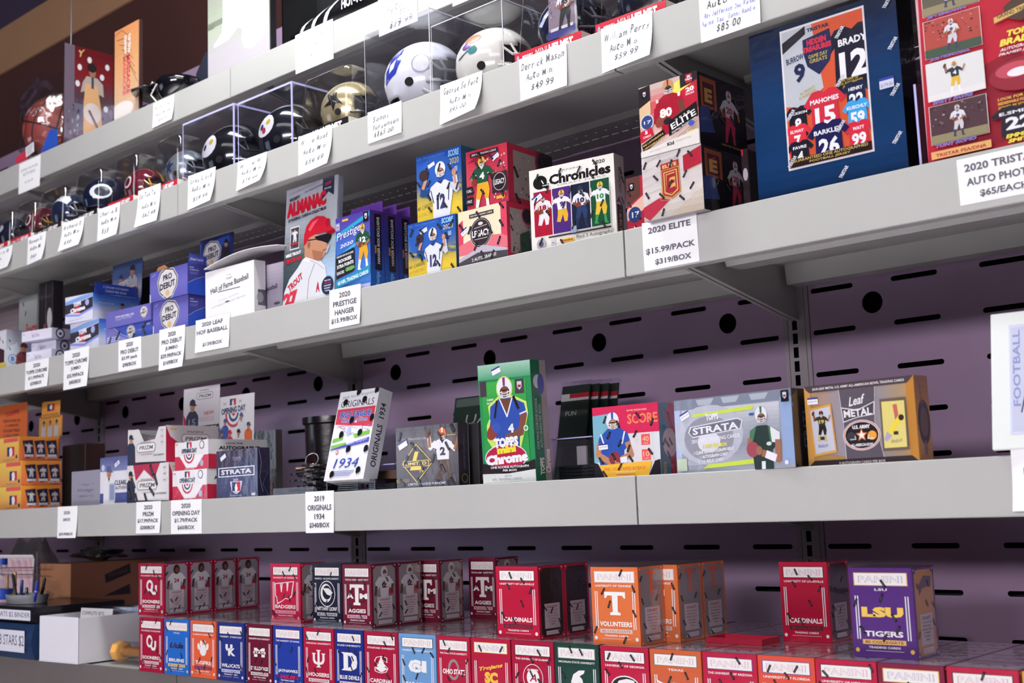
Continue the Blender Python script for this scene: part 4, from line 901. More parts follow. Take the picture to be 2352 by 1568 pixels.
# tall green box
def chrome(A):
    A.r(0, 0, 1, 1, '#2f8a54'); grad(A, ['#9cc4ae', '#4c9a74'], y1=.13); grad(A, ['#44a84c', '#2f9444', '#3a9c50'], x0=.06, x1=.90, y0=.15, y1=.84); A.r(.03, .14, .15, .27, '#4c3a48'); nflmark(A, .70, .15, .17, '#4a4248'); pricetag(A, .36, .06, .17, '', 18); A.t('SAMMY', .22, .30, .14, .02, '#d8eed8'); A.t('WATKINS', .22, .33, .15, .02, '#d8eed8')
    F = Fig(A, .5, .13, .62)
    F.p([(-.30, .36), (-.12, .24), (.14, .24), (.36, .34), (.38, .5), (.30, .74), (.2, 1.02), (-.2, 1.02), (-.34, .82), (-.34, .62), (-.28, .52)], '#c8e070')
    F.e(0, .14, .14, .17, '#c8e070'); F.p([(-.26, .37), (-.10, .27), (.12, .27), (.32, .36), (.36, .52), (.24, .58), (.20, 1.0), (-.18, 1.0), (-.2, .6), (-.28, .54)], '#3450a4'); F.p([(-.08, .28), (.10, .28), (.02, .50)], '#6b4a3a'); F.l([(-.09, .28), (.02, .52), (.12, .28)], .02, '#e8e8f0')
    F.l([(.24, .50), (.35, .47)], .02, '#e8e8f0'); F.l([(.24, .53), (.35, .50)], .015, '#c03048'); F.l([(.30, .54), (.24, .74), (.02, .80)], .10, '#7a5040'); F.l([(-.22, .55), (-.27, .74)], .09, '#3450a4'); F.e(-.25, .72, .11, .085, '#8a4038', -50); F.e(-.17, .66, .07, .07, '#3c58b0')
    F.l([(-.14, .30), (-.19, .52)], .03, '#2a2024'); F.l([(.15, .26), (.22, .42)], .04, '#2a2024'); fhead(F, 0, .13, .125, '#e6e8f0', '#8a3a6a', '#7a5040'); F.t('4', .08, .68, .10, .12, '#e8e8f0')
    A.e(.46, .79, .40, .115, '#e8e6ee'); A.e(.46, .79, .385, .105, '#b02848'); A.t('TOPPS', .48, .665, .46, .085, '#f0f0f4', bold=.07, out='#4a4a52', ow=.03, rot=3); A.t('mini', .48, .725, .36, .06, '#e8e03c', bold=.07, out='#8a8420', ow=.02, rot=4); A.t('Chrome', .48, .80, .80, .085, '#f2f2f6', bold=.07, out='#56505a', ow=.03, rot=3)
    A.p([(0, .83), (.25, .86), (.5, .87), (.8, .85), (1, .82), (1, .90), (.5, .925), (0, .92)], '#2a2428'); A.t('ONE ROOKIE AUTOGRAPH', .52, .870, .72, .020, '#f0eef2'); A.t('PER BOX!', .52, .898, .26, .018, '#f0eef2'); A.p([(0, .92), (.5, .925), (1, .90), (1, 1), (0, 1)], '#d5dad8'); A.t('2014', .48, .945, .13, .014, '#7a7e84'); A.t('NFL TRADING CARDS', .46, .97, .56, .020, '#8c9096'); A.e(.87, .56, .045, -.045, '#cfe4cf'); A.e(.87, .56, .025, -.025, '#4a9a5a')
def chromes(A): A.r(0, 0, .60, 1, '#14704a'); A.r(.60, 0, 1, 1, '#a39a98'); A.e(.42, .18, .3, -.28, '#d8dce8'); A.e(.62, .20, .22, -.42, '#3450a4'); A.t('ONE MINI CHROME ROOKIE', .22, .53, .42*A.h/A.w, .16*A.w/A.h, '#b8dcc4', rot=90, bold=0); A.t('AUTOGRAPH PER BOX!', .45, .55, .36*A.h/A.w, .16*A.w/A.h, '#b8dcc4', rot=90, bold=0); A.t('Chrome', .80, .84, .20*A.h/A.w, .34*A.w/A.h, '#e8e4e8', rot=90, bold=.06, out='#b02848'); A.t('TOPPS', .4, .88, .14*A.h/A.w, .3*A.w/A.h, '#e0e4e0', rot=90, bold=.05)
SLc = S4((1103.5, 842), (1223, 827), xs=1257, Y=-.486)
carton('card_carton', 'tall bright green box with a player in blue', SLc, '#2f8a54', GRP4, fa=chrome, sa=chromes, lean=-2.2, raise_=.0008)
# graded slabs behind
Pp = onY(1262, 1006, -.21)
for k in range(4):
    r = empty('card_slab', (Pp.x+k*.013, -.21+k*.012, Z4d+.001), (radians(-12), 0, 0), 'dark framed card slab leaning against the back panel right of the tall green box', 'card holder', 'leaning card slabs')
    hh = .195; G().box(0, 0, 0, .075, .006, hh, .001).make('slab_case', ACRYL, r); G().box(.004, .0015, .01, .071, .0045, hh-.008).make('slab_card', mat('slab_card_green', '#26332c', rough=.4), r)
    A = Art(.067, hh-.02); A.r(0, 0, 1, 1, '#26332c'); A.r(.0, .08, 1, .16, '#c8c8c8'); A.r(.3, .08, 1, .13, '#b02030'); A.t('FUN', .4, .3, .4, .05, '#b8c4bc'); A.make('card_print', r, INK, lambda u, v, d: (.004+u, .0013-d, .01+v))
r, w_, h_ = clearbin('empty clear bin right of the tall green box', 1268, 1359, 1008, -.40, .10)
for k in range(4):
    q = empty('flat_case', (r.location.x+.005, -.392, Z4d+.0025+k*.0058), (0, 0, 0), 'thin black case lying in the empty-looking clear bin', 'case', 'thin cases in the clear bin'); G().box(0, 0, 0, w_-.012, .085, .005, .0008).make('case_shell', mat('black_case', '#26262c', rough=.3), q)
q = empty('card_holder', (r.location.x+w_*.42, -.38, Z4d+.026), (0, 0, 0), 'upright white card sleeve in the clear bin', 'card holder'); G().box(0, 0, 0, .02, .004, h_-.04).make('sleeve', mat('white_sleeve', '#b8b4b8', rough=.5), q)
# red, white and yellow box
def score19(A):
    A.r(0, 0, 1, 1, '#d8dce2'); A.r(0, 0, 1, .40, '#cf2f58'); A.p([(0, .12), (.28, .10), (.36, .40), (.40, .78), (0, .78)], '#7ab0c4'); A.t('2019 NFL TRADING CARDS', .68, .08, .30, .025, '#f0c8a0'); A.t('SCORE', .76, .20, .44, .13, '#f0805c', bold=.0, out='#e8b060', ow=.02); A.r(.56, .40, .90, .82, '#ded9dc')
    for y, n_ in ((.50, '40'), (.71, '10')): A.r(.73, y-.075, .86, y+.075, '#e85a60'); A.t(n_, .795, y-.01, .09, .07, '#f2d0a0', bold=0); A.t('CARDS' if n_ == '40' else 'PACKS', .795, y+.05, .07, .016, '#f2d0a0')
    F = Fig(A, .31, .10, .80); F.p([(-.30, .42), (-.1, .26), (.14, .26), (.30, .36), (.36, .55), (.22, .66), (.2, .9), (-.3, .9), (-.34, .6)], '#3454a8'); F.l([(-.26, .36), (-.20, .54)], .03, '#e8ecf4'); F.l([(.24, .34), (.18, .54)], .03, '#e8ecf4'); F.l([(-.30, .55), (-.33, .72), (-.08, .86)], .11, '#b88468'); F.l([(.30, .55), (.36, .74), (.10, .84)], .11, '#b88468'); F.r = F.r
    F.e(.02, .80, .13, .12, '#8a3a44', 20); F.l([(-.03, .76), (.05, .88)], .012, '#e0c8c8'); F.l([(.16, .83), (.24, .82)], .10, '#e8eaf0'); F.e(.06, .90, .06, .04, '#b88468'); fhead(F, 0, .13, .135, '#e4e6f0', '#3454a8', '#b88468')
    A.p([(0, .78), (.06, .80), (.16, 1), (0, 1)], '#26232a'); A.p([(1, .78), (.92, .80), (.82, 1), (1, 1)], '#26232a'); A.p([(.08, .82), (.88, .80), (.82, 1), (.16, 1)], '#f0b840'); A.t('FIND 1 FOIL STAMPED BUYBACK!', .47, .885, .62, .045, '#c04a2c', bold=.0); A.t('TWO PER BOX ON AVERAGE!', .48, .93, .3, .02, '#f2ead8'); fine(A, .34, .96, .3, 1, '#c86a3c'); pricetag(A, .155, .56, .14, '$199.99', 3); A.seals(41, 14, sz=.10)
def score19s(A): A.r(0, 0, .62, 1, '#2c7c94'); A.r(.62, 0, 1, 1, '#c01c38'); A.e(.62, .55, .45, -.5, '#d8c0c0'); A.e(.7, .18, .3, -.3, '#b82840'); A.t('PANINI', .25, .9, .16*A.h/A.w, .2*A.w/A.h, '#e0b040', rot=90); A.seals(3, 6, sz=.3)
carton('card_carton', 'red, white and yellow box with a quarterback holding a ball', S4((1360, 937), (1511, 923), xs=1546, Y=-.478), '#cf2f58', GRP4, fa=score19, sa=score19s)
# silver box
def strata2(A):
    A.r(0, 0, 1, 1, '#9aa0ac'); A.r(0, 0, 1, .14, '#7c8294')
    for x in (.20, .42, .66): A.p([(x, .02), (x+.16, .02), (x+.13, .10), (x+.02, .10)], '#a8b0bc')
    A.r(0, .14, .05, 1, '#aab8d8'); A.r(.91, .1, 1, .95, '#8ea4cc'); grad(A, ['#c8cad4', '#a2a6b2', '#8c8e9a', '#a8aab8'], x0=.07, x1=.9, y0=.15, y1=.9)
    A.e(.30, .50, .30, .40, '#b4b8c6'); A.e(.30, .55, .22, .30, '#8f919e'); A.e(.30, .6, .1, .14, '#dcdde8'); A.p([(.18, .21), (.70, .17), (.68, .22), (.16, .25)], '#c3d84c'); A.p([(.28, .90), (.68, .86), (.70, .92), (.24, .95)], '#c3d84c')
    A.t('TOPPS', .34, .265, .11, .09, '#eaeaf0', bold=.06, out='#5a5c68', ow=.02, rot=3); A.p([(.12, .46), (.14, .38), (.56, .31), (.60, .35), (.58, .46), (.16, .53)], '#e2e2ea'); A.p([(.13, .46), (.15, .39), (.555, .325), (.59, .355), (.572, .45), (.16, .515)], '#6a6c7c'); A.t('STRATA', .36, .425, .40, .095, '#ecebf2', bold=.03, rot=3)
    A.t('2013 NFL TRADING CARDS', .36, .56, .42, .05, '#eceaf2', rot=3, bold=.02); A.t('3 HITS PER BOX:', .35, .65, .22, .05, '#e8e060', rot=2, bold=.05, shear=.2, out='#55505a', ow=.02)
    for i, (t_, w_) in enumerate((('1 CLEAR CUT AUTOGRAPH RELIC', .36), ('1 AUTOGRAPH CARD', .24), ('1 RELIC CARD', .17))): A.t(t_, .34, .72+i*.062, w_, .045, '#eceaf2', rot=3, bold=.04, shear=.2, out='#55505a', ow=.02)
    F = Fig(A, .74, .16, 1.0); F.p([(-.16, .34), (-.04, .28), (.10, .28), (.28, .36), (.30, .50), (.18, .60), (.18, 1), (-.10, 1), (-.14, .6)], '#2c3c38'); F.p([(.16, .30), (.30, .38), (.30, .52), (.16, .50)], '#dfe2e6'); F.l([(.14, .31), (.16, .50)], .03, '#3c6a50'); F.p([(-.16, .34), (-.06, .30), (-.12, .48), (-.18, .46)], '#48785c')
    F.l([(.27, .50), (.26, .72), (.04, .64)], .09, '#9a6a54'); F.l([(.20, .70), (.10, .66)], .10, '#eceaf0'); F.l([(-.17, .46), (-.19, .60)], .07, '#9a6a54'); F.e(-.13, .58, .10, .10, '#9c4a58', 30); F.e(-.03, .60, .05, .06, '#9a6a54'); F.p([(.0, .74), (.06, .74), (.05, .98), (-.01, .98)], '#e6e8ec'); F.e(.13, .52, .04, .025, '#cfd8d4'); fhead(F, .03, .14, .095, '#e0e4ea', '#3c6a50', '#8a5c48')
    nflmark(A, .925, .02, .06); A.e(.94, .93, .015, -.015, '#e4e4ec'); A.r(.01, .80, .10, .97, '#b9c8b0'); pricetag(A, .10, .22, .085, '$79.99', 22); A.r(.66, .27, .70, .30, '#2c5c9c')
def dk2(A): A.r(0, 0, 1, 1, '#1c1a22'); A.t('STRATA', .6, .5, .5*A.h/A.w, .3*A.w/A.h, '#4a4856', rot=90)
carton('card_carton', 'wide silver-grey box with a player in green and white', S4((1547.7, 920.8), (1815.8, 890.6), d=.05, Y=-.478), '#8b909c', GRP4, fa=strata2, sa=dk2)
# gold box
def metal(A):
    grad(A, ['#b88a54', '#a08878', '#928c98', '#8c8898', '#8e8890', '#a08c78', '#b89058'], n=28, horiz=True); A.r(0, 0, .06, 1, '#c8954c'); A.r(.93, 0, 1, 1, '#b9803c'); A.p([(.06, .93), (.10, .86), (.36, .90), (.36, .93)], '#a8854c')
    A.p([(0, 0), (1, 0), (.965, .055), (.94, .085), (.05, .085), (.02, .05)], '#4c4046'); A.t('2018 LEAF METAL U.S. ARMY ALL-AMERICAN BOWL TRADING CARDS', .50, .045, .84, .030, '#e6dfe0', bold=.02); A.p([(.06, .93), (.94, .93), (1, 1), (0, 1)], '#3c3236'); A.t('9 AUTOGRAPH CARDS PER BOX', .5, .975, .42, .03, '#d8d0d4')
    A.p([(.33, .085), (.66, .085), (.64, .5), (.70, .93), (.36, .93), (.35, .5)], '#5b545e'); A.l([(.33, .085), (.355, .5), (.36, .93)], .006, '#b8b4bc'); A.l([(.66, .085), (.64, .5), (.70, .93)], .006, '#b8b4bc')
    A.t('Leaf', .49, .23, .16, .11, '#e8e6ea', bold=.02, shear=.4, rot=8); A.p([(.34, .30), (.49, .345), (.65, .26), (.64, .42), (.49, .44), (.355, .49)], '#d9d6da'); A.p([(.348, .315), (.49, .36), (.642, .275), (.632, .41), (.49, .43), (.36, .475)], '#4c464e'); A.t('METAL', .492, .38, .255, .09, '#eceaee', bold=.03, rot=2)
    A.e(.515, .655, .172, .185, '#d8d4d8'); A.e(.515, .655, .165, .175, '#c05a3c'); A.e(.515, .655, .158, .167, '#e0d8d8'); A.e(.515, .655, .150, .158, '#2a2226'); A.t('U.S. ARMY', .515, .555, .16, .045, '#eceaee', bold=.05); A.t('ALL-AMERICAN BOWL', .515, .77, .20, .035, '#eceaee', bold=.03)
    A.p([(.515+(.055 if i % 2 == 0 else .024)*cos(pi/2+i*pi/5), .655-(.055 if i % 2 == 0 else .024)*sin(pi/2+i*pi/5)*A.w/A.h) for i in range(10)], '#e08a4c'); A.p([(.515+(.036 if i % 2 == 0 else .015)*cos(pi/2+i*pi/5), .655-(.036 if i % 2 == 0 else .015)*sin(pi/2+i*pi/5)*A.w/A.h) for i in range(10)], '#f0eef0')
    A.e(.42, .665, .04, .055, '#3c3c44'); A.l([(.41, .70), (.46, .70), (.455, .66)], .008, '#c8c8cc'); A.e(.61, .665, .04, .055, '#e8a040'); A.l([(.62, .70), (.57, .70), (.575, .66)], .008, '#e0e0e4')
    def card(x0, y0, x1, y1, tilt, c1, c2, yellow):
        A.p([(x0, y0+tilt), (x1, y0-tilt), (x1+.03*(tilt > 0), y1-tilt), (x0+.03*(tilt > 0), y1+tilt)], c1); A.p([(x0+.015, y0+tilt+.03), (x1-.012, y0-tilt+.035), (x1+.03*(tilt > 0)-.015, y1-tilt-.03), (x0+.03*(tilt > 0)+.015, y1+tilt-.03)], c2)
        cx = (x0+x1)/2+.012
        if yellow: F = Fig(A, cx, y0+.08, .45); F.l([(.02, .02), (.06, .4)], .12, '#c06a60'); F.p([(.10, .28), (.20, .40), (-.15, .80), (-.26, .70)], '#e8d048'); F.p([(-.26, .68), (-.12, .80), (-.28, .95), (-.36, .88)], '#a8a4c4'); F.e(.18, .34, .08, .08, '#3a2a24')
        else: player(A, cx, y0+.05, .40, '#3a3228', '#2a2422', '#2a2422', '19', '#c8b060', 'throw')
        A.r(cx-.02, y1-.22, cx+.02, y1-.18, '#3a3438'); A.hand('Andon', cx-.05, y1-.11, .10, .05, '#4a4a90', 3, 4)
    card(.035, .26, .25, .86, .02, '#d09a50', '#c4c6d4', False); card(.70, .25, .925, .86, 0, '#6a5c52', '#ddcf7c', True); pricetag(A, .085, .19, .10, '$300.00', 0)
def metals(A): grad(A, ['#8a5630', '#a8743c', '#c08a48', '#a8703c']); A.e(.5, .55, .45, -.9, '#2a2226'); A.e(.5, .55, .3, -.6, '#5c4a44'); A.t('LEAF METAL', .4, .22, .25*A.h/A.w, .12*A.w/A.h, '#8a6a50', rot=90); A.e(.5, .85, .12, -.3, '#6a5a60')
carton('card_carton', 'wide gold and grey box at the right of the shelf with an oval emblem', S4((1847, 888.5), (2098, 860.5), xs=2128, Y=-.474), '#a8804c', GRP4, fa=metal, sa=metals)
# framed white certificate leaning at the right
Pc = onY(2279, 1033, -.50); r = empty('certificate', (Pc.x, -.50, Pc.z), (radians(-14), 0, radians(6)), 'white framed certificate standing cut by the right edge', 'frame')
Hc = .172; Wc = .24; g = G().box(0, 0, 0, Wc, .006, Hc, .001); g.make('certificate_board', mat('white_board', '#e6ebe8', rough=.5), r)
A = Art(Wc, Hc); A.r(.09, .10, .91, .90, '#cfd3ea'); A.r(.10, .12, .90, .88, '#c2c6dc'); A.ring(.3, .5, .13, .34, .01, '#a8acc8', '#c2c6dc'); A.t('FOOTBALL', .125, .42, .40, .05, '#8a90c4', rot=90); A.hand('Ken H', .14, .66, .3, .16, '#2a2a4c', 2); A.make('certificate_print', r, INKM, front)
# ------------------------------------------------------------------ upper carton shelf
Z3d = Z3-.0005; F3 = -.482; GRP3 = 'cartons on the shelf under the helmets'
def S3(TL, TR, xs=None, d=None, rot=None, Y=F3, zb=None): return solve(TL, TR, zb if zb else Z3d, Y, xs, d, rot)
def plain(c): return lambda A: A.r(0, 0, 1, 1, c)
def bowman(dr):
    def f(A):
        A.r(0, 0, 1, 1, '#8b8488' if dr else '#9ba09e'); grad(A, ['#6a5a62', '#a49c9e', '#8c8084'] if dr else ['#b0b6b4', '#8f9492'], y0=.02, y1=.98)
        A.t('Bowman', .62 if dr else .75, .40, .7, .16, '#c03848', rot=4, bold=.02, shear=.3)
        if dr: A.t('DRAFT', .62, .60, .8, .13, '#d8b860', bold=.05, rot=2)
        else: A.e(.6, .62, .18, .16, '#8890b8')
        A.seals(2, 4)
    return f
carton('card_carton', 'grey box with red script and gold capitals at the far left of the shelf', S3((-30, 712), (43, 690), d=.05, rot=0, Y=-.27), '#6a6266', GRP3, fa=bowman(True))
carton('card_carton', 'clear-wrapped pale box with red script beside the gold-lettered one', S3((44.4, 686), (86, 677), d=.03, rot=0, Y=-.30), '#9a9c9c', GRP3, fa=bowman(False))
def bdark(A): A.r(0, 0, 1, 1, '#29252b'); A.t('Bowman', .35, .68, .42*A.h/A.w, .24*A.w/A.h, '#c04050', rot=82, shear=.3, bold=.03); A.r(.5, .02, .53, .98, '#6a666c'); A.e(.8, .42, .18, .12, '#c8c4c8'); A.t('STERLING', .72, .72, .35*A.h/A.w, .16*A.w/A.h, '#8a7040', rot=84)
carton('card_carton', 'tall black box with red script standing on end', S3((90.3, 652), (121, 648), xs=146, rot=0, Y=-.36), '#1f1c22', GRP3, fa=bdark)
def wb(A): A.r(0, 0, 1, 1, '#dfe0ea'); A.r(.3, .1, .6, .2, '#e8d060'); A.p([(.5, .4), (.9, .5), (.9, .9), (.4, .9)], '#4a2a34'); A.r(.6, .8, 1, 1, '#e8d060'); A.seals(3, 6)
def wbs(A): grad(A, ['#8f90a0', '#b9bcc8', '#c8ccd8']); A.p([(0, 1), (0, .5), (.5, .3), (.62, .5), (.62, 1)], '#c9cdda'); A.e(.30, .72, .22, -.22, '#5a80b8'); A.e(.30, .72, .18, -.18, '#c9cdda'); A.t('B', .30, .72, .18, .12, '#5a80b8', bold=.08); batter(A, .82, .28, .8, '#8a4a4c', '#5a2a34'); A.seals(5, 4)
carton('card_carton', 'white box with a blue ringed B at the left end, cut by the left edge', S3((-22, 766), (15, 756), xs=64, rot=0, Y=-.462), '#c9cbd8', GRP3, fa=wb, sa=wbs)
def cflat(A): A.r(0, 0, 1, 1, '#d4d1e0'); A.t('Topps Chrome', .46, .55, .26, .5, '#9a7a9c', bold=.02); fine(A, .04, .2, .06, 2, '#9a96ac', .06, .12)
def cflats(A): A.r(0, 0, 1, 1, '#b9b6cc'); A.p([(.5, 1), (.95, .1), (1, .1), (1, 1)], '#3a78c8'); A.e(.25, .5, .14, -.14, '#2a2c4c'); A.e(.25, .5, .1, -.1, '#d8d4e2'); A.r(.21, .4, .29, .66, '#2a3a70')
zz = Z3d
for i, (tl, tr, lab, Yc, rz) in enumerate((((61, 809), (118.6, 797), 'flat silver box with a round seal, bottom of the three', -.478, 9), ((72.7, 788), (129, 775), 'flat silver box with a round seal, middle one pushed in', -.450, 8), ((50.5, 762.5), (119.4, 749), 'flat silver box with a round seal and blue lid, on top', -.478, 10))):
    P = onY(*tl, Yc); q = solve(tl, tr, zz, Yc, d=.115, rot=rz); hh_ = P.z-zz if i else P.z-zz
    carton('card_carton', lab, (Vector((P.x, Yc, zz)), q[1], .10, hh_-.0006, radians(rz)), '#c3c0d4', 'flat silver boxes', fa=cflat, sa=cflats); zz = P.z
def cjum(A):
    A.r(0, 0, 1, 1, '#d8d8ea'); A.p([(0, .18), (.6, .04), (1, 0), (1, .12), (.5, .24), (0, .35)], '#7ca0dc'); A.p([(0, .30), (.5, .26), (1, .14), (1, .55), (.66, .70), (.2, .62), (0, .66)], '#2e2a36'); A.p([(0, .64), (.5, .72), (1, .52), (1, .60), (.5, .80), (0, .72)], '#8c90e0')
    A.p([(.28, .58), (.42, .30), (.62, .55), (.48, .68)], '#b02840'); A.t('TOPPS', .44, .32, .28, .17, '#eceaf4', bold=.07, out='#5a5664', ow=.03, rot=6); A.t('Chrome', .46, .52, .54, .17, '#f0f0f6', bold=.07, out='#5a5664', ow=.03, rot=5); A.e(.80, .32, .07, -.07, '#a8a8dc'); A.t('2020 BASEBALL TRADING CARDS', .4, .9, .5, .03, '#7a7aa0', rot=4, bold=0)
def cjums(A): grad(A, ['#2c50b4', '#5c88d4', '#c4c8e0', '#c9c6da']); A.t('AARON JUDGE', .28, .34, .34, .06, '#d8dcf0', bold=0); F = Fig(A, .62, .22, .6); F.p([(-.25, .6), (.2, .45), (.4, 1), (-.4, 1)], '#3a2a34'); F.e(.05, .3, .12, .17, '#b06a58'); F.p([(-.12, .2), (0, .05), (.2, .12), (.22, .24)], '#24283c'); A.t('CHROME', .9, .3, .2, .07, '#a8a8c0')
SJ = S3((162, 745), (227.3, 742.6), d=.12, rot=3, Y=-.474)
carton('card_carton', 'white and black jumbo box with big outlined letters, lower of two', SJ, '#c9c9de', GRP3, fa=cjum, sa=cjums)
SJ2 = solve((150.5, 684), (213.5, 674), SJ[0].z+SJ[3]+.0006, -.484, d=.135, rot=8)
JB = carton('card_carton', 'open white and black jumbo box with big outlined letters, upper of two', SJ2, '#c9c9de', GRP3, fa=cjum, sa=cjums, open_top=True)
Pq = Vector((SJ2[0].x+SJ2[1]*cos(SJ2[4])-sin(SJ2[4])*.004, SJ2[0].y+SJ2[1]*sin(SJ2[4])+.004, SJ2[0].z+SJ2[3]+.001))
r = G().prism([(0, 0), (.128, 0), (.125, .026), (.003, .026)], -.0012, 0, 'x').make('side_flap', mat('card_2c48ac', '#2c48ac', rough=.45, coat=.3, bump=.06), loc=Pq, rot=(0, 0, SJ2[4])); attach(r, JB)
A = Art(.125, .024); A.r(0, 0, 1, 1, '#2c48ac'); A.t('5 CHROME AUTOGRAPH', .5, .3, .6, .22, '#c8d0f0'); A.t('CARDS PER BOX!', .5, .7, .5, .22, '#c8d0f0'); A.make('flap_print', r, INK, lambda u, v, d: (d, u, v))
def debutlogo(A, x, y, w):
    h = w*A.w/A.h*.9
    for s_, c in ((1.0, '#c9c4c8'), (.93, '#2a2a34'), (.86, '#e6e2e0'), (.80, '#dcd8dc')): A.p([(x-w*.5*s_, y-h*.1*s_), (x-w*.36*s_, y-h*.38*s_), (x-w*.1*s_, y-h*.5*s_), (x+w*.3*s_, y-h*.42*s_), (x+w*.5*s_, y-h*.15*s_), (x+w*.46*s_, y+h*.12*s_), (x+w*.2*s_, y+h*.45*s_), (x-w*.05*s_, y+h*.5*s_), (x-w*.4*s_, y+h*.25*s_)], c)
    A.t('PRO', x, y-h*.20, w*.42, h*.18, '#2c2c38', bold=.04, rot=5); A.t('DEBUT', x, y+h*.04, w*.72, h*.19, '#2c2c38', bold=.04, rot=5); A.e(x, y+h*.28, w*.10, h*.10, '#d8b880')
def dflat(A): A.r(0, 0, 1, 1, '#6a66b4'); A.t('TOPPS PRO DEBUT BASEBALL CARDS', .42, .42, .42, .14, '#dcdcf0', rot=0); A.t('COLLECT THE FUTURE', .40, .58, .36, .10, '#b8b4c4'); debutlogo(A, .85, .46, .17)
def dflat2(A): A.r(0, 0, 1, 1, '#3c54b8'); A.p([(0, 0), (.18, 0), (.35, .6), (.6, 1), (0, 1)], '#7370bc'); A.l([(.18, .0), (.35, .5), (.62, .95)], .006, '#c8c8e8'); fine(A, .03, .55, .3, 3, '#b4b4dc', .06, .12); debutlogo(A, .55, .42, .19); A.t('2020', .92, .15, .08, .14, '#c8cce8'); A.seals(3, 5)
q1 = S3((243.4, 757), (349.8, 731), d=.09, rot=None, Y=-.486); q1 = S3((243.4, 757), (349.8, 731), d=.09, rot=4, Y=-.486)
carton('card_carton', 'flat blue box with shield logo, lower of two left of the tall blue boxes', q1, '#4c58b8', GRP3, fa=dflat2)
q2 = solve((244, 719), (346.7, 693), q1[0].z+q1[3]+.0006, -.490, d=.09, rot=2)
carton('card_carton', 'flat lilac-blue box with shield logo, upper of two', q2, '#5c5cb4', GRP3, fa=dflat)
def debut(A): A.r(0, 0, 1, 1, '#5f5cb0'); grad(A, ['#5a58a8', '#706cbc', '#6460b4']); A.t('TOPPS', .1, .12, .1, .05, '#a8a8dc', rot=20); A.t('2020', .48, .1, .16, .07, '#c9c9dc'); debutlogo(A, .48, .50, .56); A.t('Trading Cards', .48, .90, .32, .06, '#e0e0f0'); A.p([(0, .72), (.03, .74), (.03, 1), (0, 1)], '#c8c8e8')
def debuts(A): A.r(0, 0, 1, 1, '#3f3f8c'); A.p([(0, .65), (.4, .5), (1, .35), (1, 1), (0, 1)], '#2c4ab0'); A.l([(0, .64), (.4, .49), (1, .34)], .012, '#c8ccec'); A.t('8 PACKS', .2, .12, .22, .04, '#c8c8e4'); A.t('24 CARDS PER PACK', .34, .2, .48, .04, '#c8c8e4'); fine(A, .1, .27, .5, 3, '#7a7ab8', .01, .03)
q1 = S3((352, 696), (432.4, 679), xs=470, rot=0, Y=-.486)
carton('card_carton', 'tall blue shield-logo box under the open one', q1, '#5654a8', GRP3, fa=debut, sa=debuts)
q2 = solve((345, 628), (431, 611.5), q1[0].z+q1[3]+.0006, -.490, xs=475, rot=0)
DB = carton('card_carton', 'opened tall blue shield-logo box with raised flaps', q2, '#5654a8', GRP3, fa=debut, sa=debuts, open_top=True)
r = G().prism([(0, 0), (q2[2]-.004, 0), (q2[2]-.004, .018), (0, .022)], 0, .0012, 'x').make('side_flap', MATS['card_2c48ac'], loc=(q2[0].x+q2[1]-.0012, q2[0].y+.002, q2[0].z+q2[3]+.0006), rot=(0, radians(12), 0)); attach(r, DB)
A = Art(q2[2]-.01, .018); A.r(0, 0, 1, 1, '#4a50ac'); A.t('2020 Baseball Trading Cards', .5, .5, .85, .4, '#d8dcf4'); A.make('flap_print', r, INK, lambda u, v, d: (.0012+d, u, v))
r = G().prism([(0, 0), (.055, 0), (.035, .014), (.008, .012)], 0, .0012, 'y').make('inner_flap', mat('kraft', '#a8764c', rough=.7), loc=(q2[0].x+.004, q2[0].y+.012, q2[0].z+q2[3]+.0008)); attach(r, DB); tag(r, 'brown inner flap')
def hcard(f2):
    def f(A): f2(A)
    return f
def dhead(A): A.r(0, 0, 1, 1, '#26306c'); A.p([(.2, .2), (.9, .0), (.9, .3), (.2, .5)], '#2c50b0'); debutlogo(A, .38, .55, .56); batter(A, .80, .15, .9, '#2a2430', '#22222c'); A.l([(.04, 0), (.04, 1)], .02, '#5a78d0')
hdr('display_header', 'navy display card with shield logo rising behind the opened blue box', [(463, 552), (534, 533), (531, 604), (458, 614)], -0.335, '#26306c', dhead, lean=2, down=Z3d)
def chead(A): grad(A, ['#3a5080', '#4c6090', '#9aa0b8', '#2c3c70']); batter(A, .30, .25, .7, '#8c90b0', '#2a3a80'); batter(A, .68, .08, .9, '#b8b8c8', '#2a2a3c'); A.t('TOPPS', .40, .50, .3, .14, '#d8d8e4', bold=.07, rot=8); A.t('Chrome', .46, .68, .66, .14, '#e4e4ec', bold=.06, rot=8); A.e(.75, .75, .14, .12, '#8a3038')
hdr('display_header', 'blue display card with two ballplayers leaning behind the jumbo boxes', [(272, 628), (285, 602), (325, 598), (322, 690), (256, 690)], -0.335, '#3a4a80', chead, lean=2, down=Z3d)
r = carton('card_carton', 'dark navy box end behind the flat blue boxes', S3((322, 640), (345, 634), d=.05, rot=0, Y=-.30), '#1c2238', GRP3)
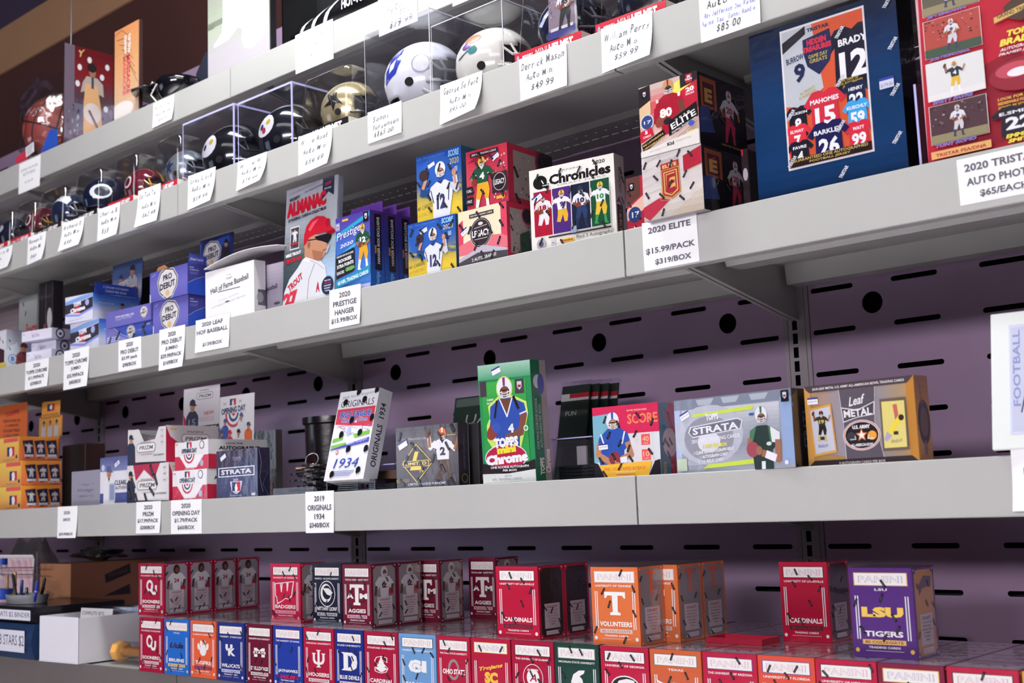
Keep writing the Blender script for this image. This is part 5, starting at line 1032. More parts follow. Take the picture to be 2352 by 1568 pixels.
# white box with lid open, second behind
def hof(A): A.r(0, 0, 1, 1, '#efedf0'); A.t('2020', .50, .16, .09, .02, '#9a96a0'); A.t('Leaf', .50, .22, .12, .04, '#6a6670', shear=.4); A.t('Hall of Fame Baseball', .50, .34, .78, .11, '#26242a', rot=6, bold=.02); A.r(.26, .44, .72, .455, '#3a383e'); A.t('(1) HALL OF FAME', .48, .60, .42, .03, '#b0acb4', rot=5, bold=0); A.t('CUT SIGNATURE CARD PER BOX', .48, .68, .70, .03, '#a8a4ac', rot=5, bold=0); A.e(.46, .67, .05, .015, '#5a565c')
def hofs(A): grad(A, ['#c9c6ca', '#d8d5d8', '#c3bfc3']); A.r(.30, .55, 1, .85, '#55535c'); A.e(.5, .7, .3, .1, '#8a8890')
q1 = S3((472, 626), (583.5, 596), xs=609, Y=-.487)
HB = carton('card_carton', 'white box with black brush lettering and its lid propped up', q1, '#e2dfe2', GRP3, fa=hof, sa=hofs, gloss=False)
g = G(); n_ = 10; lw = q1[1]+.085
for i in range(n_):
    a0, a1 = i/n_, (i+1)/n_; zf = lambda t: .004+.012*sin(pi*t)
    g.add([(lw*a0, 0, zf(a0)), (lw*a1, 0, zf(a1)), (lw*a1, .07, zf(a1)), (lw*a0, .07, zf(a0)), (lw*a0, 0, zf(a0)+.0015), (lw*a1, 0, zf(a1)+.0015), (lw*a1, .07, zf(a1)+.0015), (lw*a0, .07, zf(a0)+.0015)], [(0, 1, 2, 3), (4, 7, 6, 5), (0, 4, 5, 1), (2, 6, 7, 3), (0, 3, 7, 4), (1, 5, 6, 2)])
attach(g.make('lid', mat('card_e9e7ea', '#e9e7ea', rough=.5), smooth=True, loc=(q1[0].x+.004, q1[0].y-.006, q1[0].z+q1[3]+.0012), rot=(radians(3), radians(-2), q1[4])), HB)
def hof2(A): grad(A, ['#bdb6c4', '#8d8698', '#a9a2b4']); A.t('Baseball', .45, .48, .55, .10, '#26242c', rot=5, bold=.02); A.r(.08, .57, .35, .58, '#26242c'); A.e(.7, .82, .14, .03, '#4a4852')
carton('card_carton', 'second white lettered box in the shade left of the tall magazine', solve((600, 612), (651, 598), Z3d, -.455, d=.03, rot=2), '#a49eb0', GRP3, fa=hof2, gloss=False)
# the thick magazine
def alm(A):
    grad(A, ['#8d8f9c', '#a3a8b2', '#8a9298', '#4d5a5c', '#39464c', '#2e3840'], n=24); grad(A, ['#a8acb4', '#a0a6ae', '#8ba0b0', '#a8c0dc', '#b8cce8'], x0=.62, y0=.2, x1=1, y1=1, n=20)
    A.p([(.72, 0), (.93, 0), (.93, .16), (.83, .12), (.72, .17)], '#262b40'); A.t('2020', .82, .05, .12, .025, '#c03040', rot=4); A.t('PRICE GUIDE', .82, .09, .13, .012, '#c8c8d0')
    A.t('OVER 1 MILLION PRICES LISTED', .38, .025, .60, .012, '#9a7a84', rot=6); A.t('THE HOBBY AUTHORITY', .56, .055, .38, .012, '#4a4a58', rot=6)
    A.t('BECKETT', .18, .095, .20, .026, '#3a3a48', rot=4, bold=.05); A.t('ALMANAC', .41, .175, .76, .128, '#c41830', bold=.09, rot=3); A.t('OF BASEBALL CARDS & COLLECTIBLES', .43, .265, .74, .026, '#2a2c38', bold=.04, rot=3)
    A.r(.12, .34, .30, .535, '#d8d4d8'); A.r(.13, .35, .29, .525, '#3a4048'); player(A, .21, .35, .16, '#d8d4da', '#d0ccd4', '#3a3c48', '', '#a03040', 'throw'); A.r(.13, .48, .29, .495, '#b03040')
    A.t('MIKE TROUT', .20, .575, .30, .028, '#f0eef2', rot=3, bold=.05); A.t('HEATS UP', .20, .625, .32, .035, '#c02038', rot=3, bold=.07)
    # jersey
    A.p([(.02, 1.0), (.05, .88), (.14, .78), (.30, .70), (.38, .645), (.48, .625), (.60, .64), (.72, .68), (.82, .74), (.86, .84), (.86, 1)], '#d5d6dc'); A.p([(.38, .645), (.48, .615), (.60, .64), (.52, .68)], '#e6e7ec'); A.l([(.62, .70), (.52, .82), (.50, .98)], .012, '#8a8e9c'); A.l([(.52, .66), (.66, .70), (.80, .76)], .008, '#a8aab4')
    # neck, jaw, face
    A.p([(.40, .52), (.44, .46), (.60, .45), (.86, .50), (.88, .54), (.84, .565), (.86, .585), (.82, .60), (.84, .615), (.78, .66), (.72, .69), (.66, .68), (.52, .645), (.42, .62), (.42, .56)], '#b98468'); A.p([(.56, .58), (.78, .62), (.76, .67), (.70, .69), (.60, .66)], '#9c6a54'); A.e(.50, .53, .035, .035, '#a06c54'); A.e(.50, .53, .02, .022, '#8a5844')
    A.p([(.60, .475), (.92, .475), (.92, .515), (.86, .56), (.76, .53), (.66, .51)], '#1b1820'); A.l([(.48, .49), (.66, .50)], .014, '#2a242a'); A.p([(.76, .605), (.84, .60), (.79, .615)], '#8a3a3c'); A.p([(.86, .57), (.91, .575), (.85, .64), (.82, .63)], '#a8a4ac')
    # batting helmet
    A.p([(.40, .53), (.40, .44), (.44, .37), (.52, .325), (.64, .305), (.76, .32), (.86, .36), (.90, .42), (.98, .455), (1.0, .48), (.92, .49), (.80, .46), (.62, .455), (.50, .47), (.44, .52)], '#b81c30'); A.p([(.48, .40), (.56, .345), (.68, .33), (.60, .37), (.52, .42)], '#d85060'); A.e(.85, .385, .04, .035, '#a01828'); A.p([(.80, .46), (.98, .455), (1.0, .48), (.92, .492)], '#8a1224')
    A.t('TROUT', .26, .82, .30, .06, '#b83040', rot=28, bold=.04); A.t('27', .18, .95, .28, .12, '#c83848', rot=8, bold=.08); A.t('A', .70, .90, .07, .08, '#b82840', bold=.06, out='#d8d8f0', ow=.03); A.e(.88, .905, .11, -.11, '#26304c')
    for i, t_ in enumerate(('MORE THAN', '1 MILLION', 'CARDS PRICED', 'MODERN', 'VINTAGE')): A.t(t_, .88, .865+i*.021, .14-.02*abs(i-1.5), .011, '#e8e8f0' if i != 1 else '#c83848')
P = onY(649, 696, -.478); qx = onY(769, 668, -.478); wd_ = (qx-P).xy.length; hh_ = .1
for k in range(90):
    hh_ = .15+k*.002
    if pj((P.x, -.478+hh_*sin(radians(3.5)), Z3d+hh_*cos(radians(3.5))))[1] < 440: break
carton('magazine', 'thick price guide magazine with a red-helmeted ballplayer on the cover', (Vector((P.x, -.478, Z3d+.0012)), wd_, .014, hh_, 0), '#8a8e98', None, 'magazine', lean=3.5, fa=alm)
# three tall violet and blue hanger boxes
def prest(A):
    grad(A, ['#4a3c98', '#5450ac', '#3c6cc0', '#3a6cc4', '#4880cc', '#3c70b8'], n=18); A.p([(0, .22), (.5, .12), (1, .02), (1, .08), (.5, .17), (0, .27)], '#2c9cbc'); A.p([(0, .52), (.7, .34), (1, .30), (1, .34), (.7, .39), (0, .56)], '#48a8d8'); A.r(.20, .035, .38, .065, '#e0a83c'); nflmark(A, .01, .07, .12, '#9a9ab8'); nflmark(A, .82, .015, .15)
    A.t('Prestige', .38, .235, .72, .13, '#eef0fa', bold=.0, rot=9, shear=.35, out='#5a5cb0', ow=.03); A.t('2020', .32, .37, .40, .045, '#e4e8f8', rot=7, shear=.2)
    A.p([(0, .50), (.52, .43), (.56, .45), (.56, .72), (.50, .74), (0, .80)], '#26262c'); A.t('HANGER BOX EXCLUSIVE!', .27, .50, .50, .025, '#f0f0f4', rot=5); 
    for i, (t_, w_) in enumerate((('ROOKIES', .38), ('XTRA POINTS', .50))): A.t(t_, .27, .56+i*.068, w_, .045, '#f4f4f8', rot=6, bold=.04)
    A.t('SIGNATURES', .13, .72, .22, .04, '#f0f0f4', rot=6); A.t('GREEN', .41, .69, .26, .05, '#7cc060', rot=6, bold=.05)
    player(A, .80, .14, .62, '#26503c', '#d8a030', '#e0b040', '12', '#f0f0e8', 'hold', stripe='#2c5c44'); A.p([(0, .82), (.6, .76), (1, .70), (1, .80), (.5, .86), (0, .92)], '#2c90b4'); A.t('60 NFL TRADING CARDS', .5, .82, .90, .05, '#dce8f4', rot=7, bold=.04); A.r(0, .93, 1, 1, '#b4b4dc'); A.r(.02, .93, .38, .99, '#6a3c9c'); A.t('XTRA POINTS', .2, .96, .3, .03, '#e0b040')
def prests(A): grad(A, ['#4c2a7c', '#30307c', '#22347c', '#1c4a98', '#1c5cac'], n=12); A.r(.30, .04, .80, .76, '#17141c'); A.t('HANGER BOX EXCLUSIVE', .58, .38, .60*A.h/A.w, .20*A.w/A.h, '#b4b0bc', rot=90, bold=.03); A.t('PANINI', .36, .50, .1*A.h/A.w, .14*A.w/A.h, '#e09030', rot=90); A.t('Prestige', .5, .88, .2*A.h/A.w, .35*A.w/A.h, '#6aa0d0', rot=88, shear=.3)
q1 = S3((771, 503), (849, 482), xs=880, rot=0, Y=-.480)
for k, lab in enumerate(('violet and blue hanger box with a player in green, front of three', 'violet and blue hanger box, second of the three in file', 'violet and blue hanger box, third of the three in file')):
    L0 = q1[0]+Vector((0, k*(q1[2]+.0015), 0)); r = carton('hanger_carton', lab, (L0, q1[1], q1[2], q1[3]-.0*k, 0), '#2c3484', 'violet hanger boxes', fa=prest if k == 0 else plain('#4a3c98'), sa=prests)
    G().prism([(0, q1[3]), (q1[1], q1[3]), (q1[1], q1[3]+.021), (q1[1]*.10, q1[3]+.021)], q1[2]-.0015, q1[2]-.0005, 'y').make('hang_tab', mat('card_6a3aa0', '#6a3aa0', rough=.4, coat=.3), r)
# blue and yellow boxes
def score20(A):
    grad(A, ['#24489c', '#2c58ac', '#345ea8', '#5c7090', '#b0a050', '#d8b83c', '#dcc040'], n=20); A.e(.45, .38, .40, .34, '#305cae'); A.t('NFL TRADING CARDS', .34, .05, .62, .03, '#5c8cd0', bold=0); A.t('SCORE', .84, .08, .24, .10, '#8cc0e8', bold=.05, shear=.15, out='#3a68b8', ow=.02); A.t('2020', .85, .20, .20, .085, '#e8d87c', bold=-.005); pricetag(A, .34, .17, .15, '$79.95', 18); A.r(.85, .29, .92, .37, '#8ca0cc')
    for i in range(24): x = random.Random(i).random(); A.e(x, .55+random.Random(i+50).random()*.1, .05, .02, '#a8a060' if i % 2 else '#4c6890')
    F = Fig(A, .52, .14, .86, 1); F.l([(-.22, .52), (-.40, .52), (-.36, .34)], .11, '#2a4878'); F.l([(-.38, .42), (-.32, .30)], .07, '#c08a70'); F.e(-.36, .20, .11, .10, '#3c3034', 15); F.p([(-.20, .44), (-.05, .36), (.14, .36), (.28, .44), (.30, .60), (.22, 1.0), (-.16, 1.0), (-.16, .7), (-.24, .56)], '#d8dae4')
    F.l([(.28, .48), (.40, .58), (.36, .36)], .10, '#c4c6d2'); F.l([(.37, .46), (.34, .30)], .05, '#c08a70'); F.e(.34, .27, .05, .06, '#c08a70'); F.p([(-.06, .36), (.10, .36), (.04, .42)], '#2a3a68'); F.l([(-.20, .5), (-.14, .72)], .02, '#2a3a68'); F.l([(.22, .5), (.20, .72)], .02, '#2a3a68'); F.t('12', .03, .72, .20, .26, '#3a3c5c'); fhead(F, .03, .16, .12, '#d8dae6', '#c8cad8', '#b07a60')
    A.t('40 CARDS', .19, .79, .34, .06, '#3a4050', rot=6, bold=-.005); A.t('10 PACKS', .19, .90, .34, .06, '#a89040', rot=6, bold=-.005); A.seals(13, 12, sz=.12)
def scs(A): grad(A, ['#2a6080', '#2c6c90', '#1c5070'])
q1 = S3((936.6, 517), (1045.6, 490), d=.052, Y=-.484)
carton('card_carton', 'blue and yellow box with a passing quarterback, lower of two', q1, '#2c5a9c', GRP3, fa=score20, sa=scs)
q2 = solve((956, 362), (1073, 338), q1[0].z+q1[3]+.0006, -.478, d=.052)
q2 = (q2[0], q2[1], q2[2], q2[3], q2[4] if abs(q2[4]) < radians(10) else radians(3))
carton('card_carton', 'blue and yellow box with a passing quarterback, upper of two', q2, '#2c5a9c', GRP3, fa=score20, sa=scs)
# red legacy boxes
def leg1(A): grad(A, ['#b83044', '#c84458', '#b43850']); crowd(A, .45, .15, .98, .95, 4); A.r(.12, .05, .8, .12, '#2a2226'); A.t('2020 NFL TRADING CARDS', .46, .085, .6, .035, '#d8c8c8'); A.p([(.05, .2), (.3, .12), (.6, .14), (.4, .2)], '#8a2034'); player(A, .40, .12, .98, '#26503c', '#d8a030', '#d8b04c', '4', '#e8e4d8', 'run', stripe='#26503c'); A.r(.64, .48, 1, .82, '#3a2a30'); A.e(.82, .64, .15, -.17, '#d8d0d4'); A.e(.82, .64, .14, -.16, '#2c2428'); A.t('LEGACY', .82, .64, .24, .09, '#e0dcdc', bold=.03); A.r(0, .62, .17, .76, '#2c2428'); A.t('5 CARDS', .085, .69, .13, .05, '#e0dcdc'); A.r(0, .80, .17, .94, '#2c2428'); A.t('1 PACK', .085, .87, .13, .05, '#e0dcdc'); A.r(.74, .88, .94, .93, '#e0a840'); pricetag(A, .74, .2, .18, '$99.95', 30); A.seals(14, 9, sz=.14)
def leg2(A):
    grad(A, ['#e4d8b8', '#e8dcc0', '#d8c8b8']); A.p([(.84, 0), (1, 0), (1, .9), (.88, .9), (.88, .08)], '#d04860'); A.p([(0, .22), (.1, .16), (.1, .7), (0, .76)], '#d04860'); A.p([(0, .62), (.4, .5), (.9, .56), (1, .62), (1, .8), (0, .8)], '#d8707c'); A.r(.24, .09, .74, .16, '#2a2226'); A.t('2020 NFL TRADING CARDS', .49, .125, .46, .035, '#d8ccc8', rot=0); A.r(.42, .19, .58, .23, '#e0b048')
    A.e(.47, .45, .225, -.235, '#e8e0d8'); A.e(.47, .45, .22, -.228, '#3a3036'); A.e(.47, .45, .20, -.208, '#d8d0cc'); A.e(.47, .45, .195, -.203, '#3a3036'); A.t('LEGACY', .47, .46, .36, .12, '#eceae8', bold=.03); A.l([(.34, .36), (.60, .33)], .008, '#d8d0cc'); A.l([(.34, .56), (.60, .56)], .008, '#d8d0cc'); A.e(.47, .29, .05, .03, '#d8d0cc')
    A.p([(0, .86), (.5, .68), (1, .82), (1, 1), (0, 1)], '#b4b0bc'); A.p([(0, .92), (.4, .80), (1, .86), (1, 1), (0, 1)], '#4a464e'); A.t('2 AUTOGRAPHS!', .52, .90, .50, .06, '#dcd8d8', rot=3); pricetag(A, .13, .37, .15, '$89.95', 28); A.seals(15, 11, sz=.13)
def legs(A): A.r(0, 0, 1, 1, '#b8304a'); A.r(.12, .10, 1, .90, '#a08e8c'); crowd(A, .14, .1, .98, .86, 9, 40, ('#c8b8b4', '#8a3c44', '#6a5048', '#a89c98', '#4c5c44')); A.p([(.5, .55), (.9, .45), (1, .9), (.5, .9)], '#2c4c3c'); A.e(.85, .2, .25, -.25, '#8a2c3c'); A.e(.85, .2, .2, -.2, '#2c2428'); A.seals(5, 6, sz=.16)
q1 = S3((1052, 489), (1163, 461), xs=1217, Y=-.484)
carton('card_carton', 'cream and rose box with a round black emblem under the red one', q1, '#b8304a', GRP3, fa=leg2, sa=legs)
q2 = solve((1070, 351), (1164, 326), q1[0].z+q1[3]+.0006, -.482, xs=1266)
q2 = (q2[0], q2[1], min(q2[2], .16), q2[3], q2[4] if abs(q2[4]) < radians(12) else 0)
carton('card_carton', 'red box with a player in green, stacked on the cream and rose one', q2, '#b8304a', GRP3, fa=leg1, sa=legs)
# white chronicles box
def chron(A):
    A.r(0, 0, 1, 1, '#e6e3dd'); A.t('PANINI', .48, .075, .25, .022, '#6a6666', bold=0); A.t('2020', .83, .065, .14, .045, '#3a3636', bold=.03); A.t('Chronicles', .60, .165, .72, .125, '#1c1a1c', bold=.045); A.t('DRAFT PICKS', .62, .245, .56, .018, '#8a8686', bold=0)
    A.e(.13, .17, .085, .085, '#1c1a1c'); A.p([(.16, .2), (.24, .2), (.22, .27), (.17, .24)], '#1c1a1c'); A.l([(.15, .15), (.17, .19)], .012, '#e6e3dd'); A.l([(.16, .215), (.23, .215)], .008, '#e6e3dd')
    for i, (c, j, pn, hm, nn, nc, ps) in enumerate((('#a81c34', '#e8e4e8', '#e4e0e4', '#9c2034', '18', '#9c2034', 'hold'), ('#4a2c74', '#e8e6ec', '#d8a838', '#d8b048', '9', '#4a2c74', 'throw'), ('#1c2438', '#e4e4ea', '#2c3c64', '#26304c', '10', '#26304c', 'hold'), ('#1c4c34', '#e4e4e8', '#d8b43c', '#d8b83c', '10', '#3c8c50', 'throw'))):
        x0 = .045+i*.228; A.r(x0-.004, .275, x0+.219, .835, '#f2f0ee'); A.r(x0, .28, x0+.215, .83, c); b = A.sub(x0, .28, x0+.215, .83); player(b, .52, .03, .95, j, pn, hm, nn, nc, ps, skin='#7a5040' if i in (0, 2) else '#b98468', stripe=nc, trim=nc); b.done()
    A.r(.22, .855, .95, .872, '#26242a'); A.t('Find 3 Autographs!', .76, .92, .42, .055, '#2a282c', bold=0); A.r(.36, .91, .52, .955, '#e0b83c'); A.t('PANINI', .44, .932, .13, .025, '#b02c3c', bold=.04); A.e(.13, .93, .055, -.055, '#a8a4b0'); A.e(.13, .93, .03, -.03, '#5c5870'); nflmark(A, .25, .90, .05, '#c8c4cc'); A.r(.49, .78, .555, .86, '#8c98b4'); pricetag(A, .10, .36, .12, '$89.99', 30); A.seals(17, 17, col='#1a181c', sz=.075)
def chrons(A): A.r(0, 0, 1, 1, '#b4aaac'); A.t('CHRONICLES', .5, .3, .3*A.h/A.w, .3*A.w/A.h, '#5a5054', rot=90); A.r(.1, .6, .7, 1, '#2a262a'); A.t('FIND THE FIP-1', .4, .82, .3*A.h/A.w, .25*A.w/A.h, '#c8a860', rot=90); A.seals(3, 6, sz=.4)
q1 = S3((1215, 393.4), (1409, 351), xs=1431, Y=-.482)
carton('card_carton', 'cream white box with four player panels and bold black title', q1, '#cfc9c8', GRP3, fa=chron, sa=chrons)
# small red box end
def sm(A): A.r(0, 0, 1, 1, '#a82c3c'); A.p([(0, 0), (.75, 0), (.75, .35), (0, .5)], '#5c3a34'); nflmark(A, .15, .10, .28); A.p([(0, .55), (.9, .35), (.9, .6), (0, .75)], '#d8b0a0'); A.e(.4, .66, .34, -.34, '#2c3c6c'); A.t('17', .45, .66, .4, .1, '#d0d4e0'); A.r(.05, .84, .7, .98, '#c02840'); A.t('5', .4, .89, .14, .07, '#f0eef0', bold=.05); A.seals(5, 4, sz=.3)
carton('card_carton', 'small red and brown box between the cream box and the tall red-helmet one', solve((1437, 411), (1480, 401), Z3d, -.455, d=.05, rot=0), '#a82c3c', GRP3, fa=sm)
# the two ELITE boxes overhanging the edge
def elite2(A):
    A.r(0, 0, 1, 1, '#cfc8c8'); grad(A, ['#d8d2d0', '#c8c0c0', '#d4ccc8', '#b4aca4'], n=10)
    for i in range(5): A.l([(.0, .12+i*.12), (.3, .02+i*.13), (.34, .16+i*.13)], .005, '#a8a0a0')
    A.p([(.70, .12), (1, .03), (1, .30), (.70, .36)], '#a8283c'); A.l([(.70, .37), (1, .31)], .006, '#c8a050'); A.p([(0, .92), (0, .78), (.28, .68), (.46, .74), (.1, 1)], '#b03448'); A.l([(.28, .68), (.31, .73), (.46, .75)], .006, '#c8a050')
    for i in range(9): A.l([(.45+i*.06, 1.0), (1, .66+i*.045)], .006, '#c4ac7c')
    A.t('DONRUSS', .47, .12, .30, .045, '#bcb4b4', bold=.03, out='#8a8284', ow=.02, rot=3); A.p([(.32, .17), (.63, .15), (.645, .66), (.50, .74), (.33, .68)], '#b8864c'); A.p([(.325, .175), (.625, .155), (.63, .25), (.33, .27)], '#a02a3a'); A.t('ELITE', .475, .215, .24, .055, '#e0b880', bold=.04, rot=3)
    for k, c in ((0, '#9c2838'), (.02, '#d0a45c'), (.04, '#9c2838'), (.06, '#d0a45c')): A.p([(.345+k, .285+k), (.615-k, .27+k), (.625-k, .64-k), (.49, .71-k), (.35+k, .655-k)], c)
    A.p([(.42, .36), (.56, .35), (.56, .40), (.47, .41), (.46, .46), (.55, .45), (.55, .50), (.46, .51), (.47, .57), (.56, .55), (.56, .60), (.49, .645), (.41, .60)], '#9c2838'); A.seals(19, 13, sz=.11)
def elite1(A):
    A.r(0, 0, 1, 1, '#cfa8a0'); grad(A, ['#c8b8b0', '#c83848', '#d8b0a8', '#dcd4cc'], n=12); A.p([(.55, .1), (.9, .0), (.9, .3), (.5, .35)], '#e0d868'); A.p([(0, .02), (.20, 0), (.20, .22), (0, .30)], '#2a2226'); A.p([(.72, 0), (1, 0), (1, .13), (.72, .18)], '#2a2226'); nflmark(A, .05, .06, .10); nflmark(A, .82, .015, .10, '#b02838'); A.t('NFLPA', .87, .085, .12, .03, '#e8e4e8')
    A.p([(0, .3), (.2, .22), (.2, .4), (0, .6)], '#d8b890'); A.p([(.72, .22), (1, .12), (1, .50), (.80, .55), (.72, .40)], '#b02438'); A.p([(.76, .22), (.95, .16), (.97, .25), (.78, .31)], '#c02840'); A.t('20', .88, .225, .14, .065, '#f2eef0', bold=.05, rot=5); A.t('PACKS', .88, .285, .14, .03, '#f2eef0', rot=5)
    F = Fig(A, .50, .02, .78); F.p([(-.30, .50), (-.22, .32), (-.08, .24), (.12, .24), (.28, .30), (.34, .44), (.26, .62), (.20, .95), (-.14, .95), (-.18, .62)], '#a01c30'); F.l([(.26, .44), (.32, .62), (.10, .74)], .10, '#6a4034'); F.l([(-.24, .48), (-.26, .66), (-.08, .74)], .12, '#a01c30'); F.e(-.16, .68, .14, .09, '#8a4038', -40); F.e(-.02, .72, .09, .06, '#26222a'); F.t('80', -.05, .56, .26, .17, '#efe8e0'); F.t('8', .24, .30, .06, .07, '#e8e0d8', 15); F.t('0', -.22, .32, .06, .07, '#e8e0d8', 15)
    fhead(F, .02, .11, .115, '#b89468', '#a82438', '#4a3028'); A.e(.13, .52, .12, -.12, '#c8c8d4'); A.e(.13, .52, .10, -.10, '#34447c'); A.t('17', .14, .52, .13, .045, '#d8dce8'); A.p([(0, .64), (.2, .60), (.24, .72), (0, .80)], '#c02438'); A.t('5', .11, .66, .05, .05, '#f0eef0', bold=.05); A.t('CARDS', .12, .72, .14, .03, '#f0eef0', rot=6)
    A.p([(.02, .82), (.40, .68), (.44, .76), (.04, .94)], '#1f1a1e'); A.t('FIND 2 AUTOGRAPHS &', .22, .79, .38, .028, '#d8b060', rot=18); A.t('1 MEMORABILIA CARD!', .23, .84, .38, .028, '#d8b060', rot=18); A.p([(.50, .60), (.98, .42), (1, .62), (.50, .80)], '#1c181c'); A.t('2 0 2 0', .74, .565, .26, .03, '#e8e4e4', rot=17); A.t('ELITE', .75, .62, .44, .085, '#eeecec', rot=17, bold=.02); A.t('FOOTBALL TRADING CARDS', .76, .70, .44, .028, '#e0dcdc', rot=17, bold=.02)
    for i in range(6): A.l([(.60+i*.06, .86), (1, .68+i*.035)], .006, '#5c4a3c')
    A.e(.88, .70, .05, .035, '#3c58b8'); A.r(.80, .795, .99, .825, '#e0c070'); A.p([(0, .92), (1, .80), (1, 1), (0, 1)], '#dedad6'); A.t('Kid', .52, .905, .12, .05, '#3a3638', rot=3, bold=.05); A.t('Reporter', .75, .89, .26, .04, '#c8b8b0', rot=3, bold=.03); A.t('WIN A CHANCE TO BE', .3, .94, .3, .018, '#c0a8a0', rot=4)
def elites(A): grad(A, ['#26242c', '#1c1a22', '#18161c'], n=6); A.r(.05, .05, .38, .48, '#8a4a34'); A.r(.10, .12, .33, .44, '#4a2028'); A.t('E', .21, .30, .16, .20, '#b08048', bold=.06); player(A, .64, .10, .85, '#a8a4b4', '#a8304a', '#a8a4b4', '20', '#a03044', 'run', stripe='#a03044'); A.p([(0, .50), (.2, .45), (.3, .8), (0, .85)], '#2c3c70'); A.r(0, .88, 1, 1, '#131116'); A.t('LOOK FOR THE GRIDIRON', .68, .92, .5, .03, '#8a7040'); A.seals(3, 4, sz=.14)
Bz = Z3d; P = onZ(1481, 511, Bz); Qr = onZ(1617, 480, Bz)
an = atan2(Qr.y-P.y, Qr.x-P.x); ww = (Qr-P).xy.length; Pt = onY(1473, 366, P.y); h1 = Pt.z-Bz
q1 = (P, ww, .135, h1, 0)
carton('card_carton', 'white box with a gold and red shield jutting over the shelf edge', q1, '#8a8488', GRP3, fa=elite2, sa=elites, raise_=.0006)
z2 = Bz+h1+.001; Pt = onY(1471, 202, P.y); P2 = Vector((onY(1475, 364, P.y).x, P.y, z2))
carton('card_carton', 'tall display box with a red-jerseyed player on top of the shield box', (P2, ww*.985, .125, Pt.z-z2, 0), '#2a262c', GRP3, fa=elite1, sa=elites)
carton('card_carton', 'narrow black-edged box standing behind the shield box', solve((1702, 344), (1716, 341), Z3d, -.44, d=.05, rot=0), '#201d22', GRP3, fa=lambda A: (A.r(0, 0, 1, 1, '#2a1c20'), A.e(.5, .4, .4, .1, '#b8b0b8'), A.r(0, .0, .3, .1, '#b02838')))
# big navy framed jersey box
P = onY(1743, 445, -.478); Pt = onY(1735, 69, -.478); Qx = onY(2088, 384, -.478); Wb = (Qx.x-P.x); Hb = .243
q1 = (Vector((P.x, -.478, Z3d)), Wb, .045, Hb, 0)
def jersey(A, x, y, w, h, c, name, num, numc='#e8e8ee', slv=True, rot=0):
    A.p([(x-.30*w, y), (x-.12*w, y-.02*h), (x, y+.05*h), (x+.12*w, y-.02*h), (x+.30*w, y), (x+.52*w, y+.26*h), (x+.40*w, y+.36*h), (x+.32*w, y+.28*h), (x+.34*w, y+h), (x-.34*w, y+h), (x-.32*w, y+.28*h), (x-.40*w, y+.36*h), (x-.52*w, y+.26*h)], c)
    A.t(name, x, y+.22*h, w*.10*len(name), h*.11, numc, bold=.03, rot=rot); A.t(num, x, y+.58*h, w*.25*len(num), h*.42, numc, bold=.04, rot=rot)
